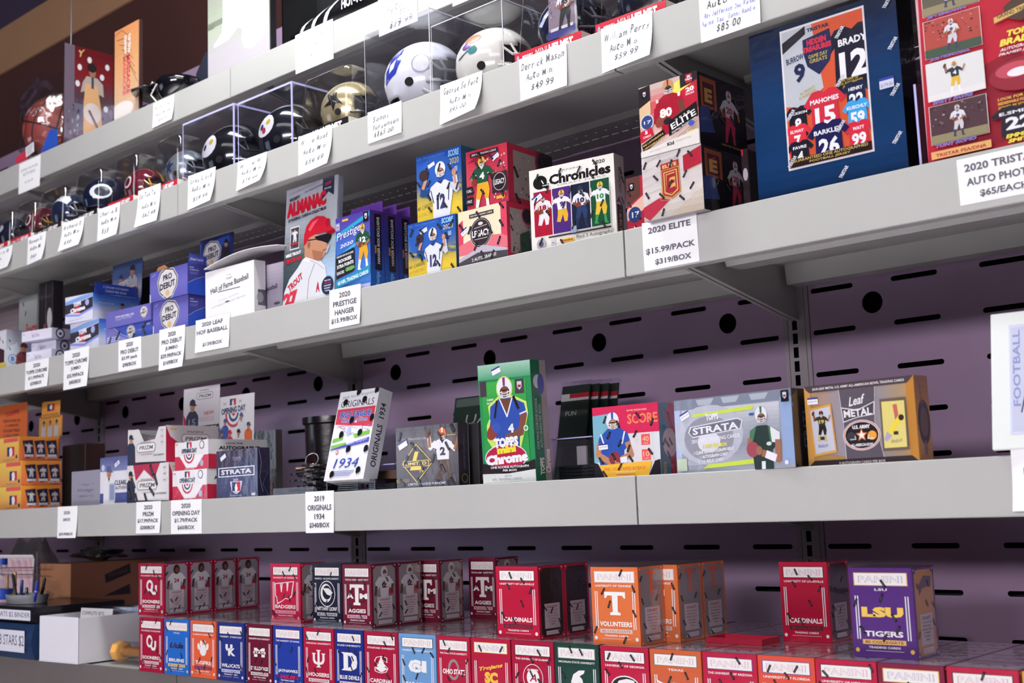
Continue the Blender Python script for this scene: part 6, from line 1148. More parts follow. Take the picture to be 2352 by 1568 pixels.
def navy(A):
    grad(A, ['#0a1630', '#0d264c', '#0f335f', '#0d315b', '#103562', '#0c294f'], n=18)  # darker top stop puts the shadow under the shelf into the navy
    # poster position in face fractions
    def fr(px, py): v = onY(px, py, -.478); return (v.x-P.x)/Wb, 1-(v.z-Z3d)/Hb
    a, b = fr(1791, 74), fr(2009, 338); x0, y0, x1, y1 = a[0], max(a[1], .02), b[0], fr(1806, 395)[1]
    A.r(x0, y0, x1, y1, '#d8d6da'); s = A.sub(x0+.012, y0+.012, x1-.012, y1-.012); s.r(0, 0, 1, 1, '#c85434'); s.p([(0, 0), (.38, 0), (.48, .48), (.20, .58), (0, .55)], '#b4b8c0')
    jersey(s, .86, .10, .68, .46, '#1c1a2c', 'BRADY', '12'); s.p([(.0, .08), (.30, 0), (.30, .06), (.0, .16)], '#26222a'); s.t('TRISTAR', .46, .04, .28, .028, '#26304c', bold=.05); s.p([(.26, .10), (.60, .07), (.62, .20), (.58, .30), (.44, .38), (.30, .30), (.26, .2)], '#22264c'); s.t('HIDDEN', .43, .13, .24, .045, '#c83044', bold=.06); s.t('TREASURES', .43, .18, .36, .04, '#c83044', bold=.06); s.t('GAME DAY', .44, .235, .24, .028, '#b0a050'); s.t('GREATS', .44, .27, .22, .028, '#b0a050'); s.t('BURROW', .15, .22, .22, .045, '#22264c', rot=6); s.t('9', .20, .33, .14, .14, '#22264c', bold=.04); s.t('MORE THAN 130', .78, .47, .24, .02, '#c0a850'); s.t('UNIQUE, AUTOGRAPHED', .78, .495, .34, .02, '#c0a850'); s.t('JERSEYS!', .78, .52, .14, .02, '#c0a850'); s.t('ALL PRODUCT', .28, .47, .2, .02, '#b0a050', rot=14); s.t('IS INSERTED', .28, .50, .22, .02, '#b0a050', rot=14)
    jersey(s, .14, .57, .34, .22, '#1c1a28', 'JACKSON', '8'); jersey(s, .86, .50, .34, .22, '#1c2440', 'HENRY', '22'); jersey(s, .86, .63, .34, .22, '#3c9cd8', 'KUECHLY', '59'); jersey(s, .12, .70, .34, .2, '#d03040', 'ELWAY', '7'); jersey(s, .48, .50, .50, .32, '#c42c40', 'MAHOMES', '15'); jersey(s, .86, .78, .34, .22, '#c82c40', 'WATT', '99'); jersey(s, .50, .73, .50, .30, '#1c1c4c', 'BARKLEY', '26'); jersey(s, .14, .82, .34, .2, '#1c1a28', 'FAVRE', '4')
    s.r(0, .94, 1, 1, '#26181c'); s.t('GUARANTEED ONE AUTOGRAPHED', .5, .955, .92, .022, '#b8a058'); s.t('FOOTBALL JERSEY', .5, .983, .5, .020, '#b8a058'); s.done()
    def strip(px, py): u, v = fr(px, py); w_ = .085; A.t('TRISTAR', u, v, w_, .022, '#c8ccd8', rot=52, bold=.05)
    for px, py in ((2052, 100), (2058, 206), (2063, 316), (1940, 395), (1930, 75), (1932, 186), (1933, 290), (1822, 372), (1818, 266), (2040, 5)): strip(px, py)
    u, v = fr(2040, 188); A.r(u-.05, v-.02, u+.04, v+.035, '#c9cce0'); A.r(u-.05, v-.025, u+.04, v-.01, '#3a40a0'); A.t('$179.00', u-.005, v+.018, .075, .022, '#8a88a8')
carton('jersey_carton', 'large shrink-wrapped navy box showing a poster of numbered jerseys', q1, '#0b1424', GRP3, fa=navy, sa=plain('#07080f'))
# slim clear case and the big red photo box
P = onY(2113, 376, -.474); r = empty('slim_case', (P.x, -.474, Z3d), (0, 0, 0), 'slim glossy maroon case standing between the navy box and the red photo box', 'case'); hh_ = onY(2115, 190, -.474).z-Z3d; ww_ = onY(2136, 376, -.474).x-P.x-.001
G().box(0, 0, 0, ww_, .10, hh_, .0015).make('case_shell', mat('maroon_gloss', '#2c1018', rough=.12, coat=.6), r); G().box(0, -.0008, 0, .003, .0, hh_).make('case_edge', ACEDGE, r)
P = onY(2133, 372, -.480); Wr = .40; Hr = .243
def redbox(A):
    A.r(0, 0, 1, 1, '#b0132c'); A.p([(.25, .2), (.7, .1), (.5, .5)], '#c41c38'); A.p([(.1, .6), (.3, .5), (.5, .9), (.1, 1)], '#8c0f26'); A.p([(0, 0), (.01, 0), (.0, 1)], '#d0a0a8')
    kinds = (('#5c5648', '#26242a', 'JIM BROWN'), ('#a8443c', '#d8d0d4', 'JOE MONTANA'), ('#d8d8d8', '#26303c', 'BRETT FAVRE'), ('#4a3038', '#d8d8e0', 'TONY ROMO'))
    for i, (bg, jr, nmz) in enumerate(kinds):
        y0 = .005+i*.232; A.r(.02, y0, .205, y0+.205, '#d8d0d0'); b = A.sub(.022, y0+.002, .203, y0+.203); b.r(0, 0, 1, 1, bg)
        if i in (0, 1, 3): crowd(b, 0, 0, .95, .6, i, 40, ('#3a2a30', '#6a4a4c', '#a89090', '#26202a')); b.r(0, .78, 1, 1, '#8a8060' if i != 1 else '#3c5040')
        if i == 2: b.r(0, .85, 1, 1, '#e0dede')
        player(b, .5, .08, .86, jr, '#d8b040' if i == 2 else '#c8c4cc', '#c8a050' if i == 2 else '#c8c8d0', '4' if i == 2 else '9', '#e8e8e8' if i == 2 else '#3a3a5a', 'throw' if i == 2 else 'hold'); b.done()
        A.t(nmz, .10, y0+.216, .13, .018, '#6a5cb0', bold=.04, out='#dcd8ec', ow=.02, shear=.2)
    A.p([(.42, .0), (.72, .0), (.72, .06), (.56, .12)], '#1c2c54'); A.t('FOOTBALL', .56, .035, .22, .045, '#e8e8ee', bold=.06); A.t('EDITION', .56, .075, .14, .024, '#e8e8ee', bold=.03)
    A.t('1 AUTOGRAPHED 8X10', .52, .15, .30, .025, '#7c6cc0', bold=.03, out='#e8e0f0', ow=.01); A.t('OF A CURRENT OR FORMER', .46, .19, .38, .025, '#7c6cc0', bold=.03, out='#e8e0f0', ow=.01)
    A.p([(.28, .29), (.33, .24), (.38, .28), (.37, .35), (.33, .38), (.29, .35)], '#4a3428'); A.p([(.25, .33), (.40, .28), (.40, .31), (.25, .36)], '#c8a860'); A.t('GRAND TREASURE', .325, .322, .13, .02, '#3a2a20', rot=5)
    A.t('TOM', .32, .43, .07, .032, '#e8d850', bold=.05, shear=.2); A.t('BRADY', .32, .47, .12, .034, '#e8d850', bold=.05, shear=.2); A.t('AUTOGRAPHED', .32, .505, .12, .016, '#e8e4e8', shear=.3); A.t('FRAMED JERSEY', .32, .53, .13, .016, '#e8e4e8', shear=.3)
    A.r(.44, .25, .62, .50, '#1c1418'); A.r(.46, .27, .60, .48, '#3a3440'); jersey(A, .54, .28, .16, .19, '#d8d4e0', '', '12', '#2a2450')
    A.e(.33, .645, .11, .085, '#8c2030'); A.e(.30, .62, .06, .04, '#b84858'); A.p([(.36, .62), (.46, .62), (.46, .70), (.38, .71)], '#5c1c28'); A.l([(.38, .63), (.47, .64), (.46, .71), (.37, .71)], .008, '#d8d4dc'); A.e(.31, .635, .035, .022, '#e8e4e8'); A.p([(.49, .60), (.54, .57), (.59, .60), (.54, .65)], '#b8c0d0')
    for i, t_ in enumerate(('LOOK FOR RANDOMLY INSERTED', 'REDEEMABLE FOR AUTOGRAPHED MEMORABILIA', 'SIGNED BY YOUR FAVORITE FOOTBALL STARS!')): A.t(t_, .36, .755+i*.022, .24, .014, '#d8b850', shear=.1)
    jersey(A, .30, .80, .17, .15, '#1c1624', 'E.SMITH', '22'); A.t('EMMITT', .30, .95, .09, .020, '#e8d850', bold=.05, shear=.2); A.t('SMITH', .30, .975, .08, .020, '#e8d850', bold=.05, shear=.2); A.r(.38, .80, .50, .84, '#3ca048'); A.r(.39, .806, .49, .834, '#6a4c38'); A.r(.42, .85, .48, .93, '#b8c4c0'); A.e(.45, .89, .02, .02, '#c85c3c'); A.t('JERRY RICE', .45, .955, .12, .020, '#e8d850', bold=.05, shear=.2); A.r(.51, .74, .60, .92, '#d8c8b0')
    A.r(.02, .945, .21, .985, '#d8a468'); A.t('TRISTAR PSA/DNA', .115, .968, .16, .018, '#a02838', bold=.03)
carton('photo_carton', 'large red box printed with four signed player photographs at the right edge', (Vector((P.x, -.480, Z3d)), Wr, .05, Hr, 0), '#8c0f26', GRP3, fa=redbox, gloss=False)
# ------------------------------------------------------------------ helmet shelf
Z2d = Z2-.0035; FZ2 = -.478
def hpt(az, z, k=1.0):
    """point of the unit helmet shell (faces +x)"""
    a_, b_, c_ = .066, .054, .062
    s_ = sqrt(max(0, 1-(z/c_)**2)) if z > 0 else 1-.30*(z/c_)**2
    bk = 1+.06*max(0, -cos(az))*(1 if z > -.02 else .8)
    return Vector((a_*cos(az)*s_*k*bk, b_*sin(az)*s_*k, z*(k if z > 0 else 1)))
SHELL = None
def shell_mesh():
    vs = []; fs = []; NA, NZ = 56, 22
    zsx = [.062*sin(pi/2*(1-i/12)) for i in range(12)]+[-.052*(i-11)/10*1.0+0 for i in range(12, NZ)]
    zsx[0] = .0618
    for z in zsx:
        for k in range(NA): vs.append(hpt(2*pi*k/NA, z))
    for i in range(len(zsx)-1):
        for k in range(NA):
            az = (2*pi*(k+.5)/NA+pi) % (2*pi)-pi; zm = (zsx[i]+zsx[i+1])/2; lim = 62 if zm > -.018 else 50
            if zm < .024-.010*(abs(az)/radians(62))**2 and abs(az) < radians(lim): continue
            if zm < -.036 and abs(az) > radians(125): continue
            fs.append((i*NA+k, i*NA+(k+1) % NA, (i+1)*NA+(k+1) % NA, (i+1)*NA+k))
    fs.append(tuple(range(NA))[::-1])
    return meshdata('helmet_shell', vs, fs, True)
def helmet(name, loc, scale, rz, label, shell, mask, decals=(), stripe=None, rough=.18, metal=0, group='mini football helmets', liner='#3a3c42'):
    global SHELL
    r = empty(name, loc, (0, 0, radians(rz)), label, 'helmet', group); r.scale = (scale,)*3
    if SHELL is None: SHELL = shell_mesh()
    me = SHELL.copy(); me.materials.append(mat('helmet_'+shell.strip('#')+('m' if metal else ''), shell, rough=rough, metal=metal, coat=.8, mottle=.01)); o = link('shell', me, None, r)
    so = o.modifiers.new('thick', 'SOLIDIFY'); so.thickness = .0035; so.offset = 1
    M = mat('mask_'+mask.strip('#'), mask, rough=.3, coat=.5, mottle=.01); g = G()
    def bar(z, ex, hw=1.0, a0=64): return [(.030+.055*ex*cos(t)*1.0, .054*hw*sin(t)*1.02, z-.004*cos(t)) for t in (radians(a0)*(-1+2*i/14) for i in range(15))]
    g.tube(bar(-.006, 1.0, 1.08, 72), .0024, 6); g.tube(bar(-.024, 1.0, 1.02, 74), .0024, 6); g.tube(bar(-.040, .92, .90, 72), .0024, 6)
    for s_ in (-1, 1):
        g.tube([(.042, s_*.048, .014), (.052, s_*.050, -.004), (.050, s_*.046, -.022), (.046, s_*.040, -.042)], .0022, 6); g.tube([(.020, s_*.054, -.022), (.046, s_*.050, -.024)], .0024, 6); g.tube([(.080, s_*.014, -.010), (.082, s_*.014, -.028), (.078, s_*.013, -.044)], .0022, 6); g.tube([(.030, s_*.053, .008), (.046, s_*.050, -.006)], .0022, 6)
    g.make('face_mask', M, r, smooth=True)
    G().lathe([(.040, -.030), (.047, -.018), (.048, .010), (.036, .034), (.016, .043)], n=20).xform(lambda v: Vector((v.x*1.12-.004, v.y, v.z))).make('liner', mat('liner_'+liner.strip('#'), liner, rough=.8), r, smooth=True)
    for s_ in (-1, 1):
        e = hpt(radians(98)*s_, -.018, 1.012); G().lathe([(.0075, -.0006), (.0075, .0006)], n=14, axis='y').xform(lambda v: v+e).make('ear_hole', DARK, r)
    g = G().tube([(.014, -.054, -.034), (.040, -.046, -.050), (.062, -.020, -.052), (.066, 0, -.053), (.062, .020, -.052), (.040, .046, -.050), (.014, .054, -.034)], .003, 6); g.make('chin_strap', mat('white_strap', '#e6e3e0', rough=.5), r, smooth=True)
    A = Art(1, 1)
    for pts, c in decals: A.P.append(([(x, y) for x, y in pts], C(c), A.k)); A.k += 1
    if decals:
        vs, fs, cl = [], [], []
        for pts, c, k in A.P:
            for s_ in (-1, 1):
                n = len(vs); cx = sum(q[0] for q in pts)/len(pts); cz = sum(q[1] for q in pts)/len(pts)
                ring = []
                m = len(pts)
                dense = []
                for i in range(m):
                    (x0, y0), (x1, y1) = pts[i], pts[(i+1) % m]
                    for t in (0, .5): dense.append((x0+(x1-x0)*t, y0+(y1-y0)*t))
                vs.append(hpt(radians(cx)*s_, cz, 1.012+.002*k)); cl.append((*c, 1))
                for x, y in dense:
                    vs.append(hpt(radians((x+cx)/2)*s_, (y+cz)/2, 1.012+.002*k)); cl.append((*c, 1))
                for x, y in dense:
                    vs.append(hpt(radians(x)*s_, y, 1.012+.002*k)); cl.append((*c, 1))
                d = len(dense)
                for i in range(d): j = (i+1) % d; fs += [(n, n+1+i, n+1+j), (n+1+i, n+1+d+i, n+1+d+j, n+1+j)]
        me = meshdata('side_decal', vs, fs); ca = me.color_attributes.new('Col', 'FLOAT_COLOR', 'POINT'); ca.data.foreach_set('color', [q for c in cl for q in c]); link('side_decal', me, INK, r)
    if stripe:
        vs = []; fs = []
        for i in range(17):
            t = radians(12+i*10)
            for y in (-.007, .007): k = sqrt(1-(y/.054)**2)*1.014; vs.append((.066*cos(t)*k*(1.05 if cos(t) < 0 else 1), y, .062*sin(t)*k))
        for i in range(16): fs.append((2*i, 2*i+1, 2*i+3, 2*i+2))
        link('crown_stripe', meshdata('crown_stripe', vs, fs, True), mat('ink_'+stripe.strip('#'), stripe, rough=.3, coat=.5), r)
    return r
def circ(az, z, ra, rz, n=14): return [(az+ra*cos(2*pi*i/n), z+rz*sin(2*pi*i/n)) for i in range(n)]
def blister(loc, wd, d, h, strip, label, txtc='#f2eef0', text='MINI HELMET', brand=True):
    r = empty('helmet_box', loc, (0, 0, 0), label, 'display case', 'helmet display cases'); bh = .022
    G().box(0, 0, 0, wd, d, bh, .001).make('cardboard_base', mat('card_'+strip.strip('#'), strip, rough=.45, coat=.3, bump=.06), r)
    A = Art(wd, bh); A.r(0, 0, 1, 1, strip); A.r(0, .9, 1, 1, '#d8a0ac' if strip[1] != '1' else '#8a888c'); A.e(.05, .5, .02, .3, '#a8a8cc'); 
    A.t('RIDDELL', .20, .52, .17, .40, txtc, bold=.05, shear=.2); A.t('MINI', .41, .50, .17, .62, txtc, bold=-.01); A.t('HELMET', .70, .50, .36, .66, txtc, bold=.07); A.make('front_print', r, INK, front)
    A = Art(d, bh); A.r(0, 0, 1, 1, '#e4ddd0'); A.make('side_print', r, INKM, sidef(wd))
    g = G(); t = .0006; ti = .008; n = 5; rc = .012
    def rr_(ix, z): 
        x0, x1, y0, y1 = .002+ix, wd-.002-ix, .002+ix, d-.002-ix; o = []
        for cx, cy, a0 in ((x1-rc, y1-rc, 0), (x0+rc, y1-rc, 90), (x0+rc, y0+rc, 180), (x1-rc, y0+rc, 270)):
            for i in range(n): a = radians(a0+90*i/(n-1)); o.append((cx+rc*cos(a), cy+rc*sin(a), z))
        return o
    L_ = [rr_(0, bh), rr_(ti*.5, bh+(h-bh)*.5), rr_(ti*.9, h-.012), rr_(ti+.001, h-.006), rr_(ti+.004, h-.0015), rr_(ti+.009, h)]
    m = 4*n; vs = [p for q in L_ for p in q]; fs = [(i*m+k, i*m+(k+1) % m, (i+1)*m+(k+1) % m, (i+1)*m+k) for i in range(len(L_)-1) for k in range(m)]+[tuple(range((len(L_)-1)*m, len(L_)*m))]
    link('plastic_dome', meshdata('plastic_dome', vs, fs, True), BLIST, r); return r
def acrylic(loc, wd, d, h, label, dark_base=False, thin=False):
    r = empty('acrylic_case', loc, (0, 0, 0), label, 'display case', 'helmet display cases'); t = .003
    g = G().box(0, 0, 0, wd, t, h).box(0, d-t, 0, wd, d, h).box(0, t, 0, t, d-t, h).box(wd-t, t, 0, wd, d-t, h).box(t, t, h-t, wd-t, d-t, h); g.make('acrylic_walls', ACRYL, r)
    e = .0044 if not thin else .0016; g = G().box(0, -.0004, h-e, wd, .0, h).box(wd, 0, h-e, wd+.0004, d, h).box(wd-e*.6, -.0004, 0, wd, 0, h-e).box(0, -.0004, 0, e*.4, 0, h-e).box(wd, 0, 0, wd+.0004, e*.5, h-e); g.make('polished_edge', ACEDGE if not thin else mat('clear_edge_highlight', '#d8d6e0', rough=.2, coat=.5), r)
    if dark_base: G().box(t+.001, t+.001, 0, wd-t-.001, d-t-.001, .014, .002).make('black_base', mat('black_base', '#16151a', rough=.15, coat=.6), r)
    return r
RED = '#c0283c'; BLK = '#1c1b20'
hl = [  # x0, x1, y top left, kind, strip, shell, mask, decals, stripe, label case, label helmet, metal
 (-48, 19, 502, 'b', RED, '#1b2238', '#3a3e4c', [(circ(130, .018, 22, .014), '#c8ccd8')], None, 'clear case cut by the left edge of the helmet shelf', 'navy helmet in the case cut by the left edge', 0),
 (25, 72, 472, 'b', RED, '#5c1826', '#e0a437', [(circ(125, .012, 18, .02), '#e8e2e4'), (circ(125, .012, 13, .014), '#5c1826')], '#e0a437', 'red-striped clear case, second from the left', 'maroon helmet with gold bars, the leftmost maroon one', 0),
 (81, 141.6, 443, 'b', BLK, '#1c2748', '#a6a9b0', [([(70, .045), (120, .050), (150, .03), (120, .036), (90, .025), (75, .015), (62, .03)], '#eef0f4')], '#eef0f4', 'black-striped clear case with the navy and white helmet', 'navy helmet with white crown and grey bars', 0),
 (161.6, 224, 403, 'b', BLK, '#141b36', '#1b2036', [(circ(120, .008, 28, .022), '#e4e6ee'), (circ(116, .008, 19, .015), '#141b36')], None, 'black-striped clear case with the plain navy helmet', 'dark navy helmet with a white looped outline', 0),
 (248.7, 306, 367, 'b', RED, '#641528', '#eaa52c', [(circ(125, .012, 18, .02), '#e8e2e4'), (circ(125, .012, 13, .014), '#641528')], '#eaa52c', 'red-striped clear case with the second maroon helmet', 'maroon helmet with bright gold bars beside the silver one', 0),
 (342, 407, 326, 'b', RED, '#a9b1bd', '#8e949c', [([(125+20*(1 if i % 2 == 0 else .42)*cos(pi/2+i*pi/5), .006+.024*(1 if i % 2 == 0 else .42)*sin(pi/2+i*pi/5)) for i in range(10)], '#26325e')], '#26325e', 'red-striped clear case with the silver helmet', 'silver helmet with a navy star', .7),
 (418, 535, 285, 'a', None, '#121318', '#1a1c22', [(circ(128, .014, 24, .022), '#e6e6ea'), (circ(118, .020, 5, .006), '#d8b030'), (circ(134, .012, 5, .006), '#26325e')], '#26262c', 'square acrylic case with the first black helmet', 'glossy black helmet in the left square acrylic case', 0),
 (544.6, 668, 237, 'a', None, '#10131c', '#1a1c22', [(circ(128, .014, 24, .022), '#eaeaee'), (circ(118, .020, 5, .006), '#d8b030'), (circ(134, .012, 5, .006), '#26325e'), (circ(126, .004, 5, .006), '#b83040')], '#26262c', 'square acrylic case with the second black helmet', 'glossy black helmet right of the other black one', 0),
 (680, 797, 184, 'b', BLK, '#c9b890', '#1c1b1c', [([(105, .040), (112, .020), (130, .030), (118, .010), (135, .000), (112, .000), (108, -.016), (102, .002), (86, -.004), (100, .014)], '#1c1a1c')], '#2a2622', 'black-striped clear case with the gold helmet', 'pale gold helmet with black bars', .55),
 (834.6, 982.6, 80, 'ak', None, '#edeef2', '#74787e', [([(142, .030), (118, .044), (112, .020), (120, .0), (146, -.012)], '#3040b0'), ([(134, .018), (122, .026), (124, .010), (134, .004)], '#edeef2'), (circ(80, .010, 14, .016), '#a8a8b0'), (circ(80, .010, 12, .014), '#e4e4ea')], None, 'tall acrylic case on a black base with the white helmet', 'white helmet with a blue patch and grey bars', 0),
 (988, 1150, 61, 'a', None, '#eae8dc', '#e6e3d6', [(circ(118, .034, 18, .008), '#c87a48'), (circ(126, .022, 9, .006), '#6a3c94'), (circ(112, .012, 8, .007), '#3c8c8c'), ([(140, .004), (108, .020), (108, .018), (140, .001)], '#4a4a5c')], '#dcd9cc', 'acrylic case with the cream helmet', 'cream helmet with a small colourful decal and cream bars', 0),
 (1178, 1328, None, 'b', RED, '#151c34', '#5c6070', [([(150, .0), (120, .030), (90, .044), (86, .038), (118, .020), (140, -.006)], '#b8c0dc')], '#b8c0dc', 'red-striped clear case holding a player card too', 'navy helmet behind the upright player card', 0),
 (1366, 1520, None, 'b', RED, '#161b2c', '#2a2e3a', [(circ(112, .008, 18, .02), '#e6e4e0'), (circ(112, .008, 14, .016), '#d0ccc8')], None, 'red-striped clear case at the right end of the helmets', 'navy helmet with a round white sticker', 0)]
bl_h = None; xl_prev = -9
for i, (x0, x1, yt, kd, st_, sh, mk, dc, sp, lc, lh, mt) in enumerate(hl):
    P = onY(x0, yt if yt else 60, FZ2); h_ = (P.z-Z2d) if yt else bl_h
    if i == 8: bl_h = h_
    if not yt: P = onY(x0, 20, FZ2)
    Q = onY(x1, P.z*0+(yt or 20), FZ2)
    lo_, hi_ = .02, .4
    for _ in range(40):
        m_ = (lo_+hi_)/2
        if pj((P.x+m_, FZ2, Z2d+h_))[0] < x1: lo_ = m_
        else: hi_ = m_
    wd_ = lo_; P.x = max(P.x, xl_prev+.001); loc = Vector((P.x, FZ2+(.0 if kd == 'b' else .002), Z2d+.0004)); xl_prev = P.x+wd_+.0006
    dd_ = .14 if i < 6 else .165
    if kd == 'b': blister(loc, wd_, dd_, h_, st_, lc); zb_ = .022
    else: acrylic(loc, wd_, dd_, h_, lc, kd == 'ak', i > 8); zb_ = .014 if kd == 'ak' else .001
    sc = min(wd_*.94/.142, (h_-zb_)*.94/.116, dd_*.92/.130)
    hz = loc.z+zb_+.0545*sc+.0006
    helmet('mini_helmet', (loc.x+wd_*.5-.008*sc, loc.y+dd_*.5, hz), sc, 26 if i not in (3,) else 75, lh, sh, mk, dc, sp, metal=mt, rough=.22 if mt else .14)
    if i == 11:
        r = empty('card_slab', (loc.x+wd_*.46, loc.y+.006, loc.z+.0226), (radians(-3), 0, 0), 'clear-cased player card standing inside the red-striped case', 'card holder'); G().box(0, 0, 0, .068, .004, .098, .001).make('slab_case', ACRYL, r)
        A = Art(.060, .09); A.r(0, 0, 1, 1, '#8a7a88'); crowd(A, 0, 0, .9, .6, 3, 40, ('#a89ca4', '#6c5c68', '#c8bcc4')); A.r(0, .84, 1, 1, '#3c3c84'); A.r(.1, .80, .9, .86, '#d8d4dc'); player(A, .6, .05, .85, '#e4e2e8', '#1c1c24', '#1c1c24', '85', '#26242c', 'hold'); A.make('card_print', r, INK, lambda u, v, d: (.004+u, -d, .004+v))
# ------------------------------------------------------------------ top shelf
Z1d = Z1-.0005; F1 = Y1+.014
Pc_ = onY(138, 288, -.24); R_ = .105
r = empty('basketball', (Pc_.x, -.24, Z1d+R_+.004), (0, radians(18), radians(20)), 'red-brown signed basketball in a clear bag', 'ball')
BALL = mat('basketball_leather', '#a8483c', rough=.55, bump=.5, bscale=400, mottle=.05)
bm = bmesh.new(); bmesh.ops.create_uvsphere(bm, u_segments=40, v_segments=24, radius=R_); me = bpy.data.meshes.new('ball_skin'); bm.to_mesh(me); bm.free(); me.polygons.foreach_set('use_smooth', [True]*len(me.polygons)); link('ball_skin', me, BALL, r)
g = G(); SEAM = mat('seam_black', '#1c1416', rough=.6); c64 = lambda f: [f(2*pi*i/48) for i in range(48)]
g.tube(c64(lambda t: (R_*cos(t), R_*sin(t), 0)), .0022, 6, True); g.tube(c64(lambda t: (0, R_*cos(t), R_*sin(t))), .0022, 6, True)
for s_ in (-1, 1): g.tube(c64(lambda t: tuple(Vector((s_*(.55+.25*cos(2*t)), cos(t), sin(t))).normalized()*R_)), .0022, 6, True)
g.make('seam', SEAM, r, smooth=True)
A = Art(.12, .06); A.hand('Jd 45', .05, .5, .8, .6, '#e0c8c4', 3, bold=-.01); A.make('signature', r, INKM, lambda u, v, d: tuple((Vector((-.35+(u-.06)*9, -1, .35+(v-.03)*9)).normalized()*(R_+.0012))))
# clear bag as a crumpled closed envelope
def sack(name, label, loc, rx, ry, h, m, seed, cat='bag', flare=.25):
    rr_ = random.Random(seed); NA, NZ = 40, 16; vs = []; fs = []
    for i in range(NZ+1):
        t = i/NZ; s_ = (min(1, (t*6)**.5))*(1 if t < .72 else max(.35, 1-(t-.72)*2.0)+flare*max(0, t-.9)*4)
        for k in range(NA):
            a = 2*pi*k/NA; n_ = 1+.05*sin(3*a+seed+4*t)+.035*sin(7*a-2*t*seed)+rr_.uniform(-.018, .018)
            vs.append((rx*cos(a)*s_*n_, ry*sin(a)*s_*n_, h*t*(1+.03*sin(5*a+seed))))
    for i in range(NZ):
        for k in range(NA): fs.append((i*NA+k, i*NA+(k+1) % NA, (i+1)*NA+(k+1) % NA, (i+1)*NA+k))
    r = empty(name, loc, (0, 0, 0), label, cat); link('bag_film', meshdata('bag_film', vs, fs, True), m, r); return r
sack('plastic_bag', 'clear crinkled plastic bag around the basketball', (Pc_.x+.005, -.24, Z1d+.0005), .118, .112, .268, BAG, 3)
r = empty('ball_stand', (Pc_.x-.075, -.336, Z1d), (0, 0, 0), 'blue and red cardboard ball stand beside the basketball', 'stand')
G().prism([(0, 0), (.06, 0), (.10, .05), (.0, .03)], 0, .0015, 'y').make('stand_panel', mat('card_c83048', '#c83048', rough=.5), r); G().prism([(.135, 0), (.24, 0), (.24, .06), (.20, .07), (.16, .03)], .002, .0035, 'y').make('stand_panel', mat('card_2450b4', '#2450b4', rough=.5), r)
A = Art(.05, .03); A.r(0, 0, 1, 1, '#dcdce2'); fine(A, .1, .15, .8, 5, '#8a8a94', .06, .16); A.make('ticket', empty('small_ticket', (Pc_.x+.005, -.3445, Z1d+.012), (0, radians(-8), 0), 'small white ticket leaning on the front of the ball bag', 'card'), INKM, lambda u, v, d: (u, -d, v))
# two boxed figures
def fr1(A):
    A.r(0, 0, 1, 1, '#2a1518'); grad(A, ['#5c141c', '#7a1c24', '#4a3a44', '#6a6478', '#3c2a30'], n=14); A.r(0, 0, .20, .9, '#6c6070'); A.r(.2, .55, 1, .8, '#6a667a'); crowd(A, .05, .5, .95, .9, 2, 40, ('#8a8a9c', '#565268', '#a8a8b8', '#3c3440'))
    for x, y in ((.30, .2), (.5, .11), (.87, .14), (.26, .36), (.76, .25), (.84, .55)): A.e(x, y, .045, .03, '#dcdce0')
    A.t('Y', .35, .06, .16, .06, '#e0b070', bold=.03, shear=.5, rot=20); A.p([(.36, .34), (.44, .27), (.66, .27), (.78, .32), (.80, .44), (.68, .42), (.68, .50), (.40, .50), (.40, .42), (.32, .44)], '#b0a49c'); A.p([(.42, .34), (.66, .34), (.74, .55), (.78, .86), (.58, .89), (.38, .84), (.38, .55)], '#d8a878'); A.e(.56, .22, .07, .06, '#9a6c54'); A.e(.55, .18, .09, .045, '#241c20'); A.r(.54, .27, .59, .38, '#3a4458'); A.p([(.25, .86), (.90, .90), (.9, 1), (.2, 1)], '#5a3030')
    A.e(.56, .62, .18, .10, '#d8ccc8'); A.l([(.5, .6), (.85, .9)], .05, '#6a5c60')
P = onY(148.7, 98, F1+.01); Zt_ = P.z
d_ = (onX(260, 120, P.x).y-P.y); d_ = max(.12, min(.26, d_)); pic = empty('figure_box', (P.x-.006, P.y, Z1d), (0, 0, 0), 'red-toned picture box of a man in a tan apron beside the basketball', 'box')
hb = Zt_-Z1d; G().box(0, 0, 0, .006, d_, hb, .001).make('carton_body', mat('card_2a1518', '#2a1518', rough=.4, coat=.3), pic); A = Art(d_, hb); fr1(A); A.make('side_artwork', pic, WRAP, sidef(.006))
def mass(A):
    grad(A, ['#d8905c', '#d89c68', '#e0a878', '#dcb490', '#e8ccb8'], n=14)
    for i in range(7): A.l([(.0+.1*i, .05+.06*i), (.3+.1*i, .02+.1*i), (.6+.06*i, .12+.09*i)], .012, '#8a5440')
    A.tv = None
    A.t('THE TEXAS', .62, .20, .20*A.h/A.w, .10*A.w/A.h, '#f4f0ee', rot=-90, bold=.05); A.t('CHAINSAW', .46, .20, .20*A.h/A.w, .10*A.w/A.h, '#f4f0ee', rot=-90, bold=.05); A.t('MASSACRE', .58, .53, .42*A.h/A.w, .15*A.w/A.h, '#d04a5c', rot=-90, bold=.03); A.t('MASSACRE', .42, .53, .42*A.h/A.w, .12*A.w/A.h, '#dc6470', rot=-90, bold=.03)
    A.e(.3, .9, .5, .10, '#f0e8e4')
P = onY(264, 74, F1+.004); Q = onY(321, 74, F1+.004); wd_ = Q.x-P.x
carton('figure_box', 'tall tan box lettered vertically in red', (Vector((max(P.x, pic.location.x+.008), P.y, Z1d)), wd_-.004, .012, P.z-Z1d, 0), '#3a2420', None, fa=mass)
